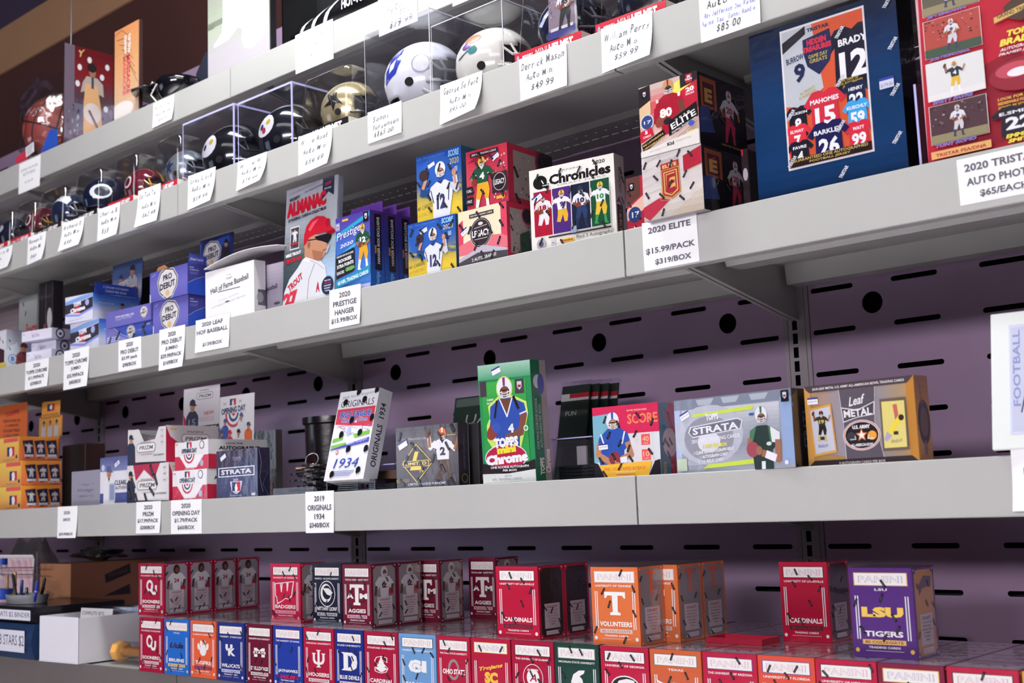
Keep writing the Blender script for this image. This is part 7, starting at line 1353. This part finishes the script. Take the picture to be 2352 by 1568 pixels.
for x_, y0_, y1_, Yw, lab in ((163, -40, 98, -.20, 'thin pale rod rising above the picture box'), (322, 46, 248, -.30, 'thin rod behind the right edge of the tan box')):
    a_ = onY(x_, y0_, Yw); b_ = onY(x_, y1_, Yw); r = empty('sign_rod', (b_.x, Yw, Z1d), (0, 0, 0), lab, 'rod'); G().tube([(0, 0, 0), (0, 0, a_.z-Z1d)], .0022, 8).make('rod', mat('rod_metal', '#7a7478', rough=.3, metal=.8), r, smooth=True)
# dark cap and black batting helmet
Pk = onY(405, 190, -.27); CAPM = mat('cap_cloth_navy', '#161a30', rough=.85, bump=.3, bscale=200)
r = empty('cap', (Pk.x+.03, -.112, Z1d), (0, 0, radians(195)), 'dark navy cap behind the black glossy helmet', 'cap'); r.scale = (1.25, 1.1, 1.95)
g = G().lathe([(.088, 0), (.090, .03), (.084, .065), (.066, .092), (.035, .108), (.008, .112)], n=32); g.make('crown', CAPM, r, smooth=True)
vs = []; fs = []
for i in range(13):
    a = radians(-58+i*116/12)
    for rr_, z_ in ((.084, .006), (.118, .010), (.152, .002)): vs.append((rr_*cos(a)*(1.06 if rr_ > .1 else 1), rr_*sin(a)*.86, z_-.02*abs(sin(a))*(rr_-.084)*10*.4+.012))
for i in range(12):
    for j in range(2): fs.append((i*3+j, i*3+j+1, (i+1)*3+j+1, (i+1)*3+j))
o = link('brim', meshdata('brim', vs, fs, True), CAPM, r); o.modifiers.new('t', 'SOLIDIFY').thickness = .003
r = empty('batting_helmet', (Pk.x+.03, -.283, Z1d+.001), (radians(0), 0, radians(172)), 'upturned glossy black helmet with white tag lines on its brim', 'helmet')
BLG = mat('black_gloss', '#0c0d12', rough=.12, coat=.8)
vs = []; fs = []; NA = 36
for i in range(9):
    t = i/8; rr_ = .058*sin(radians(35+t*62)); 
    for k in range(NA): a = 2*pi*k/NA; vs.append((rr_*cos(a)*1.15, rr_*sin(a), .004+t*.062))
fs.append(tuple(range(NA))[::-1])
for i in range(8):
    for k in range(NA): fs.append((i*NA+k, i*NA+(k+1) % NA, (i+1)*NA+(k+1) % NA, (i+1)*NA+k))
o = link('shell', meshdata('shell', vs, fs, True), BLG, r); o.modifiers.new('t', 'SOLIDIFY').thickness = .003
vs = []; fs = []
for i in range(15):
    a = radians(-64+i*128/14)
    for rr_, z_ in ((.060, .060), (.090, .058), (.122, .046)): vs.append((rr_*cos(a)*1.12, rr_*sin(a)*.92, z_))
for i in range(14):
    for j in range(2): fs.append((i*3+j, i*3+j+1, (i+1)*3+j+1, (i+1)*3+j))
o = link('brim', meshdata('brim', vs, fs, True), BLG, r); o.modifiers.new('t', 'SOLIDIFY').thickness = .003
G().tube([(.03, .056, .064), (.055, .052, .062), (.062, .040, .056)], .0022, 6).tube([(.0, .058, .05), (.03, .06, .03), (.02, .05, .012)], .002, 6).make('strap', mat('white_strap', '#e6e3e0', rough=.5), r, smooth=True)
# pale canvas photograph
P = onY(478, 168, F1+.002); Q = onY(621, 108, F1+.002); wd_ = Q.x-P.x; r = empty('photo_canvas', (P.x, F1+.002, Z1d+.0006), (0, 0, 0), 'large pale photo canvas with a white batting helmet silhouette', 'picture'); hc = .235
G().box(0, 0, 0, wd_, .018, hc, .001).make('canvas_frame', mat('black_frame', '#131218', rough=.4), r)
A = Art(wd_-.002, hc); grad(A, ['#827f7c', '#8c9284', '#9ca390', '#a8a4aa', '#aca6ac'], n=18); A.r(0, .40, .25, .46, '#6f7568'); fine(A, .01, .42, .12, 4, '#5e6458', .006, .014)
A.p([(.26, .1), (.30, 0), (.98, 0), (.98, .62), (.90, .80), (.72, .86), (.60, .82), (.56, .72), (.58, .62), (.50, .58), (.36, .66), (.12, .68), (.10, .66), (.24, .56), (.26, .40)], '#f6f7f8'); A.e(.78, .66, .05, .05, '#d4d2d2'); A.make('canvas_print', r, INKM, lambda u, v, d: (.001+u, -d, v))
# striped black shoe in an open black case
P = onY(628, 108, F1+.03); r = empty('shoe_case', (P.x, F1+.055, Z1d), (0, 0, 0), 'black-backed display case behind the striped black shoe', 'display case'); cw = .50
G().box(0, .10, 0, cw, .104, .22).box(0, 0, .0, cw, .10, .003).box(0, 0, .003, .004, .10, .22).make('case_back', mat('black_case_panel', '#0b0b10', rough=.4), r)
A = Art(.2, .05); fine(A, .1, .1, .8, 6, '#4a464c', .06, .15); A.make('printed_note', r, INK, lambda u, v, d: (.05+u, .0999-d, .13+v))
r2 = empty('football_shoe', (P.x+.012, F1+.085, Z1d+.016), (0, 0, radians(4)), 'black shoe with white stripes and white painted lettering', 'shoe')
SH = mat('black_patent', '#111116', rough=.22, coat=.7); Lh = .30
secs = [(0, .020, .030, .028), (.02, .034, .046, .022), (.06, .042, .060, .018), (.11, .044, .074, .018), (.16, .042, .090, .020), (.20, .038, .104, .022), (.25, .036, .112, .022), (.29, .030, .112, .022), (.305, .016, .10, .03)]
vs = []; fs = []; NA = 20
for x, hw, zt_, zb_ in secs:
    for k in range(NA): a = 2*pi*k/NA; vs.append((x, hw*cos(a)*(1-.25*max(0, sin(a))), (zt_+zb_)/2+(zt_-zb_)/2*sin(a)))
fs.append(tuple(range(NA))); fs.append(tuple(range((len(secs)-1)*NA, len(secs)*NA))[::-1])
for i in range(len(secs)-1):
    for k in range(NA): fs.append((i*NA+k, i*NA+(k+1) % NA, (i+1)*NA+(k+1) % NA, (i+1)*NA+k))
link('upper', meshdata('upper', vs, fs, True), SH, r2)
G().prism([(0.0, .012), (.03, .006), (.30, .006), (.305, .022), (.25, .024), (.12, .020), (.02, .026)], -.036, .036, 'y').make('sole', SH, r2)
def onshoe(x, f):  # side surface towards the viewer
    for (xa, ha, ta, ba), (xb, hb_, tb, bb) in zip(secs, secs[1:]):
        if xa <= x <= xb: t = (x-xa)/(xb-xa); hw, zt_, zb_ = ha+(hb_-ha)*t, ta+(tb-ta)*t, ba+(bb-ba)*t; break
    a = pi+radians(0)-(f*pi/2); return Vector((x, hw*cos(a)*(1-.25*max(0, sin(a)))*1.02-.001, (zt_+zb_)/2+(zt_-zb_)/2*sin(a)*1.02))
vs = []; fs = []
for (xa, xb) in ((.045, .115), (.085, .155), (.125, .19)):
    n = len(vs)
    for i in range(9):
        t = i/8
        for w_ in (0, .012): x = xa+(xb-xa)*t+w_; vs.append(onshoe(min(.30, x), -.5+1.3*t))
    for i in range(8): fs.append((n+2*i, n+2*i+1, n+2*i+3, n+2*i+2))
link('white_stripe', meshdata('white_stripe', vs, fs, True), mat('white_stripe_paint', '#f2f2f2', rough=.3), r2)
for k in range(5): G().lathe([(.006, -.012), (.008, .006)], .04+k*.05, -.018, 10).make('stud', SH, r2)
A = Art(.07, .02); A.t('HOF-96', .5, .5, .9, .8, '#f4f4f4', bold=.03); A.make('painted_lettering', r2, INKM, lambda u, v, d: tuple(onshoe(.19+u, -.25+v*22)+Vector((0, -.0006, 0))))
# ------------------------------------------------------------------ hanging price cards
def pcard(name, label, TL, TRx, BLy, Yf, lines, hand=False, bot=None, cl=0, cr=0, top=None, seed=0, col='#5e5c66', typed=None, group='price cards', extra=None, w=None):
    P = onY(TL[0], TL[1], Yf-.0014); B = onY(TL[0], BLy, Yf-.0014); h = P.z-B.z
    if w is None:
        lo, hi = .01, .6
        for _ in range(40):
            m = (lo+hi)/2
            if pj((P.x+m, P.y, P.z))[0] < TRx: lo = m
            else: hi = m
        w = lo
    r = empty(name, (P.x, P.y, P.z), (0, 0, 0), label, 'price tag', group)
    def W(u, v, d):  # v measured up from the bottom
        t = 1-v/h; c = (cl*(1-u/w)+cr*(u/w))*t*t; return (u, -c-d, -(h-v))
    NZ = 9; g = G()
    for j in range(NZ):
        v0, v1 = h*j/NZ, h*(j+1)/NZ
        if cl == cr == 0 and j: break
        if cl == cr == 0: v1 = h
        q = [W(0, v0, 0), W(w, v0, 0), W(w, v1, 0), W(0, v1, 0), W(0, v0, -.0005), W(w, v0, -.0005), W(w, v1, -.0005), W(0, v1, -.0005)]
        g.add(q, [(0, 1, 2, 3), (7, 6, 5, 4), (0, 4, 5, 1), (2, 6, 7, 3), (0, 3, 7, 4), (1, 5, 6, 2)])
    g.make('card_sheet', PAPER, r)
    A = Art(w, h); n = len(lines)
    if hand:
        for i, t_ in enumerate(lines):
            c = t_[3] if len(t_) > 3 else col; A.hand(t_[0], t_[1], t_[2], t_[4] if len(t_) > 4 else min(.9-t_[1], .085*len(t_[0])+.1), t_[5] if len(t_) > 5 else .13, c, seed+i, 0, bold=.004)
    else:
        for t_ in lines: A.t(t_[0], t_[1], t_[2], t_[3], t_[4], col, bold=.0+(.03 if not typed else -.002))
    A.make('lettering', r, INKM, lambda u, v, d: W(u, v, d), base=.0004)
    return r
K = '#56545e'
def HL(a, b, c): return [(a, .08, .20), (b, .14, .46), (c, .22, .76)]
pcard('price_card', 'handwritten card cut by the left edge of the helmet shelf', (-22, 580), 28.5, 630, FY, HL('Travis B', 'Auto', '$49'), True, cl=.006, cr=.014, seed=1)
pcard('price_card', 'handwritten card under the leftmost maroon helmet', (64, 545), 105.5, 609, FY, HL('Roman G.', 'Auto Mi', '$45.'), True, cl=.002, cr=.012, seed=5)
pcard('price_card', 'slanting handwritten card under the looped navy helmet', (143, 514), 193, 579, FY, HL('Richard D', 'Auto Mini', '$50.'), True, cl=.012, cr=.015, seed=9)
pcard('price_card', 'handwritten card whose name starts with Ch, left of the silver helmet', (225.7, 481.6), 275.5, 555, FY, HL('Charlie B', 'Auto Min', '$55.'), True, cl=.003, cr=.010, seed=13)
pcard('price_card', 'handwritten card under the silver helmet with red strip', (317.6, 439), 368.6, 524, FY, [('Ed Too Tall', .06, .18), ('Auto Mini', .2, .48), ('$62.99', .3, .74)], True, cl=.011, cr=.011, seed=17)
pcard('price_card', 'handwritten card under the first black helmet, right of the rail joint', (432, 405), 495, 483, FY, HL('Greg Lloyd', 'Auto Mini', '$59.99'), True, cl=.002, cr=.015, seed=21)
pcard('price_card', 'handwritten card under the second black helmet', (546, 372), 613, 440, FY, HL('Willie W.', 'Auto Mini', '$79.99'), True, cl=.005, cr=.020, seed=25)
pcard('price_card', 'handwritten card reading 59.99 under the gold helmet', (685, 315), 763, 403.5, FY, HL('Willie Roaf', 'Auto Mini', '$59.99'), True, cl=.001, cr=.015, seed=29)
pcard('price_card', 'handwritten card reading 165.00 under the white helmet', (844, 259), 922, 331, FY, [('Sonny', .15, .30, K, .5, .16), ('Jurgensen', .13, .55, K, .8, .16), ('$165.00', .18, .80, K, .6, .15)], True, cl=.000, cr=.002, seed=33)
pcard('price_card', 'handwritten card under the cream helmet, corner curled', (1011, 197), 1107, 289, FY, [('George Seifert', .08, .20, K, .85, .16), ('Auto Mini', .22, .50, K, .6, .13), ('$95.00', .25, .74, K, .45, .13)], True, cl=.004, cr=.022, seed=37)
pcard('price_card', 'handwritten card reading 49.99 under the card and helmet case', (1192, 137), 1300.5, 234, FY, [('Derrick Mason', .04, .22, K, .92, .17), ('Auto Mini', .14, .50, K, .6, .15), ('$49.99', .24, .76, K, .5, .17)], True, cl=0, cr=.003, seed=41)
pcard('price_card', 'handwritten card with curled corner under the round-stickered helmet', (1380, 67), 1497.5, 171, FY, [('William Perry', .06, .25, K, .9, .17), ('Auto Mini', .16, .52, K, .6, .15), ('$59.99', .26, .76, K, .5, .14)], True, cl=.002, cr=.013, seed=45)
pcard('price_card', 'large handwritten card with blue small writing, left of the navy box', (1604, -14), 1741.5, 101, FY, [('Murray', .08, .08, '#2c2a38', .55, .14), ('Auto Mini', .12, .30, '#2c2a38', .75, .15), ('Roy Jefferson, Dec Walker', .08, .50, '#3c44b0', .88, .10), ('Nelms, Saul, Sonny Randle', .04, .66, '#3c44b0', .9, .10), ('$85.00', .28, .83, '#2c2a38', .42, .15)], True, cl=-.0, cr=.003, seed=49)
# top shelf cards
T = '#8c8a96'
pcard('price_card', 'typed white card under the basketball', (44, 377), 93, 446.5, Y1, [('JIMMY BUTLER', .5, .28, .78, .09), ('AUTO BALL', .5, .42, .6, .09), ('$124.99', .5, .70, .38, .07)], col=T, typed=1, cl=.001, cr=.002)
pcard('price_card', 'handwritten white card left of the top rail joint', (352, 238), 400, 295, Y1, [('Ricky Jer', .1, .25, T), ('Auto Rkman', .12, .52, T), ('$125.', .3, .80, T)], True, cl=.003, cr=.008, seed=61)
pcard('price_card', 'typed white card under the striped black shoe', (678, 82), 764, 171, Y1, [('MEL RENFRO', .5, .25, .72, .10), ('CLEAT', .5, .42, .36, .10), ('$95', .5, .68, .2, .09)], col='#9a98a2', typed=1)
pcard('price_card', 'handwritten white card hanging low right of the shoe card', (868, -28), 956, 86, Y1, [('NY Giants', .06, .36, '#9a98a2'), ('Auto', .2, .52, '#9a98a2'), ('Football', .3, .66, '#9a98a2'), ('$79.99', .28, .88, '#6a6872')], True, seed=71)
pcard('price_card', 'white card nearly cut by the top edge of the photo', (1036, -100), 1112, 17, Y1, [('Auto', .1, .5, '#9a98a2')], True, seed=75)
# upper carton shelf cards
def typ(rows, n=None): 
    k = len(rows); return [(t_, .5, (i+.5)/k*.86+.07, min(.9, w_), .56/max(k, 4)*.98) for i, (t_, w_) in enumerate(rows) if t_]
pcard('price_card', 'typed card reading 11.99 and 270 under the flat silver boxes', (58.5, 832.6), 112, 896, FY, typ([('2020', .3), ('TOPPS CHROME', .92), ('$11.99/PACK', .7), ('$270/BOX', .5)]), cl=.001, cr=.004)
pcard('price_card', 'typed card reading 35.99 and 405 under the jumbo boxes', (147, 807), 204.5, 896, FY, typ([('2020', .3), ('TOPPS CHROME', .9), ('JUMBO', .4), ('$35.99/PACK', .7), ('$405/BOX', .5)]), cl=.001, cr=.006)
pcard('price_card', 'typed card reading 3.99 and 98 under the flat blue boxes', (272, 783), 324, 854, FY, typ([('2020', .3), ('PRO DEBUT', .78), ('$3.99 pack', .7), ('$98/BOX', .6)]), cl=0, cr=-.0005)
pcard('price_card', 'typed card reading 29.99 and 169 under the tall blue boxes', (366, 758), 425, 852, FY, typ([('2020', .3), ('PRO DEBUT', .8), ('JUMBO', .5), ('$29.99/PACK', .85), ('$169/BOX', .62)]), cl=.002, cr=.008)
pcard('price_card', 'typed card reading 139 under the brush-lettered white box', (449.6, 736.5), 527, 811, FY, [('2020 LEAF', .5, .17, .62, .13), ('HOF BASEBALL', .5, .40, .92, .13), ('$139/BOX', .52, .80, .58, .13)], cl=.003, cr=.003)
pcard('price_card', 'typed card reading 15.99 under the violet hanger boxes', (756.5, 667), 828, 757, FY, typ([('2020', .36), ('PRESTIGE', .76), ('HANGER', .64), ('$15.99/BOX', .86)]), cl=.002, cr=.005)
pcard('price_card', 'typed card reading 15.99 and 319 under the jutting shield box', (1474, 513), 1599, 624, FY, [('2020 ELITE', .5, .19, .78, .13), ('$15.99/PACK', .5, .62, .90, .14), ('$319/BOX', .54, .86, .66, .13)], cl=-.001, cr=-.001)
pcard('price_card', 'wide typed card reading 65 each under the red photo box', (2196.7, 368), 2440, 474, FY, [('2020 TRISTAR', .43, .22, .72, .17), ('AUTO PHOTO', .41, .53, .66, .17), ('$65/EACH', .43, .82, .46, .17)], cl=-.001, cr=-.001)
# lower carton shelf cards
pcard('price_card', 'typed card reading 59.99 under the lilac-grey box', (132.7, 1163.7), 178, 1235.6, FY, [('2020', .48, .20, .32, .10), ('ONYX', .48, .42, .38, .10), ('$59.99/BOX', .48, .88, .74, .10)], cl=.001, cr=.005)
pcard('price_card', 'typed card reading 17.99 and 200 under the white and crimson boxes', (313, 1153), 369.5, 1225, FY, typ([('2020', .34), ('PRIZM', .44), ('$17.99/PACK', .86), ('$200/BOX', .62)]), cl=.001, cr=.004)
pcard('price_card', 'typed card reading 1.79 and 60 under the bunting boxes', (392.5, 1149), 463, 1226, FY, typ([('2020', .3), ('OPENING DAY', .92), ('$1.79/PACK', .76), ('$60/BOX', .55)]))
pcard('price_card', 'typed card reading 340 under the leaning white box', (701, 1129.5), 766.5, 1224, FY, typ([('2019', .36), ('ORIGINALS', .84), ('1934', .36), ('$340/BOX', .72)]), cl=0, cr=.002)
pcard('price_card', 'white card below the certificate, cut by the right edge', (2320.6, 1031), 2460, 1174, FY, [('FLAWLESS', .45, .36, .5, .11), ('$99', .5, .66, .3, .11)], cl=.010, cr=.004)
# ------------------------------------------------------------------ left end of the bottom shelf
KR = mat('kraft_box', '#a5714e', rough=.8, bump=.15, bscale=150, mottle=.07); WH = mat('white_corrugated', '#dcdbe3', rough=.6, bump=.12, bscale=60, mottle=.02)
A0 = onZ(88, 1517, Z5+.0005); B0 = onZ(176, 1525, Z5+.0005); D0 = onZ(322, 1507, Z5+.0005)
fa_ = atan2(B0.y-A0.y, B0.x-A0.x); wd_ = (B0-A0).xy.length; dp = .30; hh_ = onY(88, 1414, A0.y).z-Z5; A0.x += .004
r = empty('long_card_box', (A0.x, A0.y, Z5+.0005), (0, 0, fa_), 'open white cardboard storage box at the left of the bottom shelf', 'box'); t = .0025
g = G().box(0, 0, 0, wd_, dp, t).box(0, 0, t, wd_, t, hh_, .0008).box(0, dp-t, t, wd_, dp, hh_).box(0, t, t, t, dp-t, hh_).box(wd_-t, t+.0012, t, wd_, dp-t, hh_-.002); g.make('box_wall', WH, r)
ca, sa_ = cos(fa_), sin(fa_)
def inbox(x, y, z): return (A0.x+x*ca-y*sa_, A0.y+x*sa_+y*ca, Z5+z)
rr = random.Random(12)
for k in range(16):
    q = empty('top_loader', inbox(.012, .10+k*.011, .004), (radians(rr.uniform(-14, -6)), 0, fa_), 'clear rigid card sleeve filed in the open white box', 'card holder', 'card sleeves in the white box'); G().box(0, 0, 0, wd_-.03, .0022, hh_+.004+rr.uniform(-.003, .006), .0006).make('sleeve', ACRYL, q); G().box(.003, .0006, .003, wd_-.033, .0016, hh_-.012).make('card', mat('brown_card_stock', '#8a6a54', rough=.6), q)
q = empty('divider_card', inbox(.02, .088, .004), (radians(-5), 0, fa_), 'white divider card with small print at the front of the sleeves', 'card'); G().box(0, 0, 0, wd_-.03, .0012, hh_+.008).make('divider', PAPER, q); A = Art(wd_-.03, .02); A.t('COMPLETE SETS', .4, .6, .7, .4, '#5a5660', bold=0); A.make('print', q, INKM, lambda u, v, d: (u, -d, hh_-.012+v))
# kraft box
Yk = -.30; A1 = onY(93, 1295, Yk); B1 = onY(163, 1294, Yk); zt_ = (A1.z+B1.z)/2; wd_ = B1.x-A1.x; hk = zt_-Z5
def kfa(A): A.r(0, 0, 1, 1, '#c98f66'); A.r(0, 0, .2, .25, '#b98058'); A.hand('Truly', .12, .36, .34, .11, '#3a2a28', 4, bold=-.004); A.hand('fix-it', .14, .64, .34, .12, '#3a2a28', 8, bold=-.004); A.hand('(please)', .52, .67, .36, .12, '#3a2a28', 2, bold=-.004); A.hand('BOX', .16, .88, .3, .10, '#3a2a28', 6, bold=-.004)  # front kraft lightened in place of light from front left, side darker
def ksa(A): A.r(0, 0, 1, 1, '#8a5a40'); A.p([(.34, .16), (.60, .04), (.61, .16), (.35, .27)], '#1f181a'); A.p([(.33, .43), (.60, .30), (.61, .43)], '#1f181a'); A.t('FRAGILE', .48, .15, .2, .05, '#4a3c3c', rot=14)
r = carton('kraft_box', 'brown cardboard box with black marker writing behind the white box', (Vector((A1.x, Yk, Z5+.0005)), wd_, .29, hk-.0005, 0), '#94623f', None, fa=kfa, sa=ksa, gloss=False)
# crumpled dark bag on it and dark cloth fan
def lump(name, label, loc, rx, ry, rz_, m, seed, cat):
    bm = bmesh.new(); bmesh.ops.create_icosphere(bm, subdivisions=4, radius=1); rr_ = random.Random(seed); from_ = [Vector((rr_.uniform(-1, 1), rr_.uniform(-1, 1), rr_.uniform(-1, 1))).normalized() for _ in range(14)]
    for v in bm.verts:
        n = v.co.normalized(); f = 1+sum(.09*math.sin(7*n.dot(q)+i) for i, q in enumerate(from_))*.6; v.co = Vector((n.x*rx*f, n.y*ry*f, max(-.8, n.z)*rz_*f))
    zmin = min(v.co.z for v in bm.verts)
    for v in bm.verts: v.co.z -= zmin
    me = bpy.data.meshes.new(name); bm.to_mesh(me); bm.free(); r = empty(name, loc, (0, 0, 0), label, cat); link('crumpled_film', me, m, r); return r
lump('crumpled_bag', 'dark crumpled bag on top of the brown cardboard box', (A1.x+.09, -.17, Z5+hk+.0008), .085, .055, .018, mat('dark_bag_film', '#1b1820', rough=.25, coat=.3), 4, 'bag')
# binders
def binder(label, x1, yt, z0, body, text, Yb, tw, fx, capz):
    P = onY(x1, yt, Yb); h = P.z-z0; wd = .30; P.x -= .022; r = empty('binder', (P.x-wd, Yb, z0), (0, 0, 0), label, 'binder'); m = mat('binder_'+body.strip('#'), body, rough=.3, coat=.3, bump=.2, bscale=30)
    n = 8; prof = [(0, 0), (.235, 0), (.235, h), (0, h)]+[(-.010*sin(pi*i/n), h-h*i/n) for i in range(1, n)]
    G().prism([(p[0]+.010, p[1]) for p in prof], 0, wd).make('cover', m, r); G().box(.012, .02, h*.12, wd-.0005, .232, h*.88).make('page_block', mat('binder_pages', '#8a8690', rough=.7), r)
    A = Art(tw, h*.62); A.r(0, 0, 1, 1, '#d8d8e4'); A.t(text, .52, .5, .92, .55, '#34323c', bold=0); L_ = A.make('spine_label', r, INKM, lambda u, v, d: (wd-.018-tw+u-fx, -.0012-d, h*.20+v)); return z0+h, r
z2_, _ = binder('dark blue binder with a white spine label, lower of two', 82, 1436, Z5+.0005, '#1d3458', 'MLB STARS $2', -.53, .175, .013, 0)
binder('black binder with a white spine label, on the blue one', 84, 1396, z2_+.0006, '#1c1b22', 'NATS $2 BINDER', -.522, .185, -.012, 0)
# cup of pens on the binders
zc = onY(82, 1396, -.522).z+.0012; Pn = onY(62, 1385, -.44); r = empty('pen_tray', (Pn.x, -.44, zc), (0, 0, 0), 'low grey plastic pen tray on the black binder', 'tray'); R_ = .075
G().lathe([(R_*.94, 0), (R_, .022), (R_*.95, .022), (R_*.9, .003)], n=32).xform(lambda v: Vector((v.x, v.y*.6, v.z))).make('tray_wall', mat('grey_plastic', '#8d8e92', rough=.5), r, smooth=True)
for i, (px, cl_, ln, tilt, lab, cl2) in enumerate(((27, '#b89058', .065, -3, 'tan pencil at the left of the pen tray', '#d8b080'), (33, '#c8a068', .07, 2, 'yellowish pencil second in the pen tray', '#3a2a20'), (38, '#2c5ca8', .048, 4, 'blue marker in the pen tray', '#2c5ca8'), (48, '#15151a', .068, -18, 'thick black marker leaning left in the pen tray', '#15151a'), (61, '#2a2a30', .030, 0, 'short black pen end in the pen tray', '#9a9aa0'), (82, '#101014', .058, 22, 'black marker leaning right in the pen tray', '#101014'), (90, '#2438c0', .048, 14, 'bright blue pen in the pen tray', '#c8c8d4'))):
    q = onY(px, 1384, -.44); r = empty('pen', (q.x, -.44+(i % 3-1)*.012, zc+.004), (0, radians(tilt), 0), lab, 'pen'); G().lathe([(.0035, 0), (.0042, .004), (.0042, ln), (.0030, ln+.004)], n=10).make('barrel', mat('pen_'+cl_.strip('#'), cl_, rough=.3, coat=.4), r, smooth=True); G().lathe([(.0046, ln*.55), (.0046, ln*.60)], n=10).make('cap_ring', mat('pen_'+cl2.strip('#'), cl2, rough=.3), r)
# bottle
q = onY(4, 1386, -.46); r = empty('water_bottle', (q.x, -.46, zc), (0, 0, 0), 'clear plastic water bottle with blue cap and blue label at the left edge', 'bottle')
G().lathe([(.026, 0), (.030, .004), (.030, .055), (.029, .062), (.024, .078), (.012, .092), (.011, .098)], n=28).make('bottle_wall', clear('pet_plastic', (.93, .95, .97), .08, .05, .4, 60), r, smooth=True); G().lathe([(.0305, .008), (.0305, .034)], n=28).make('paper_label', mat('blue_label', '#2446a8', rough=.4), r, smooth=True); G().lathe([(.013, .096), (.013, .112)], n=18).make('screw_cap', mat('blue_cap', '#1c3c9c', rough=.4), r, smooth=True)
# wire rack and sheets behind
Yr = -.34; WIRE = mat('wire_metal', '#8a7f80', rough=.35, metal=.6); r = empty('wire_rack', (0, Yr, 0), (0, 0, 0), 'bare metal wire rack standing behind the pens', 'rack')
def wp(x, y): v = onY(x, y, Yr); return (v.x, 0, v.z)
G().tube([wp(-30, 1304), wp(93, 1303)], .0018, 6).make('rail', WIRE, r); G().tube([wp(-30, 1319), wp(93, 1319)], .0018, 6).make('rail', WIRE, r); a_ = wp(86, 1266); G().tube([a_, (a_[0], 0, Z5+.001)], .0022, 6).make('post', WIRE, r); a_ = wp(-30, 1290); G().tube([a_, (a_[0], 0, Z5+.001)], .0022, 6).make('post', WIRE, r)
a_ = wp(2, 1306); b_ = wp(14, 1306); c_ = wp(8, 1284); hw_ = (b_[0]-a_[0])/2; G().tube([a_]+[(c_[0]-hw_*cos(pi*i/8), 0, c_[2]-.004+.006*sin(pi*i/8)) for i in range(9)]+[b_], .0016, 6).make('hook', WIRE, r)
q = onY(-40, 1275, -.30); q2_ = onY(66, 1278, -.30); r = empty('paper_sheet', (q.x, -.30, Z5+.001), (radians(-4), 0, 0), 'white sheet streaked with pink behind the wire rack', 'paper'); ws, hs = q2_.x-q.x, q.z-Z5
g = G().prism(roundrect(0, 0, ws, hs, .012), 0, .002, 'y').make('sheet', PAPER, r); A = Art(ws, hs); A.r(.02, .02, .98, .98, '#ddd0d8')
for i in range(16): x = .25+.045*i; A.l([(x, .05+.02*(i % 3)), (x+.12, .35), (x+.18, .75+.02*(i % 4))], .02, ('#e0a0b0', '#d88a9c', '#e8bcc8')[i % 3])
A.make('pink_streaks', r, INKM, front)
q = onY(38, 1245, -.26); sack('plastic_bag', 'whitish thin plastic bag bunched under the shelf at the left edge', (q.x, -.215, Z5+.001), .14, .055, Z4-.085-Z5, clear('milky_bag', (.62, .58, .60), .30, .35, .9, 18), 5, flare=.1)
# orange-capped clear tube
q = onZ(247, 1522, Z5); r = empty('tape_tube', (q.x+.004, q.y+.026, Z5+.0245), (0, 0, radians(4)), 'clear plastic tube with an orange end cap lying beside the white box', 'tube'); r.scale = (1.0, 1.55, 1.55)
G().lathe([(.014, .004), (.015, .006), (.015, .13), (.014, .132)], n=8, axis='x').make('tube_wall', clear('pet_plastic', (.93, .95, .97), .08, .05, .4, 60), r); G().lathe([(.0105, -.002), (.0155, 0), (.0155, .018), (.013, .020)], n=8, axis='x').make('end_cap', mat('orange_plastic', '#f7b04a', rough=.35, coat=.4), r); G().lathe([(.007, .022), (.007, .11)], n=10, axis='x').make('inner_roll', mat('amber_roll', '#b8783c', rough=.4), r, smooth=True)
# labels stay within sixteen words
for o in list(COL.objects):
    l_ = o.get('label')
    if l_ and len(l_.replace('-', ' ').split()) > 16: o['label'] = ' '.join(l_.split()[:15])
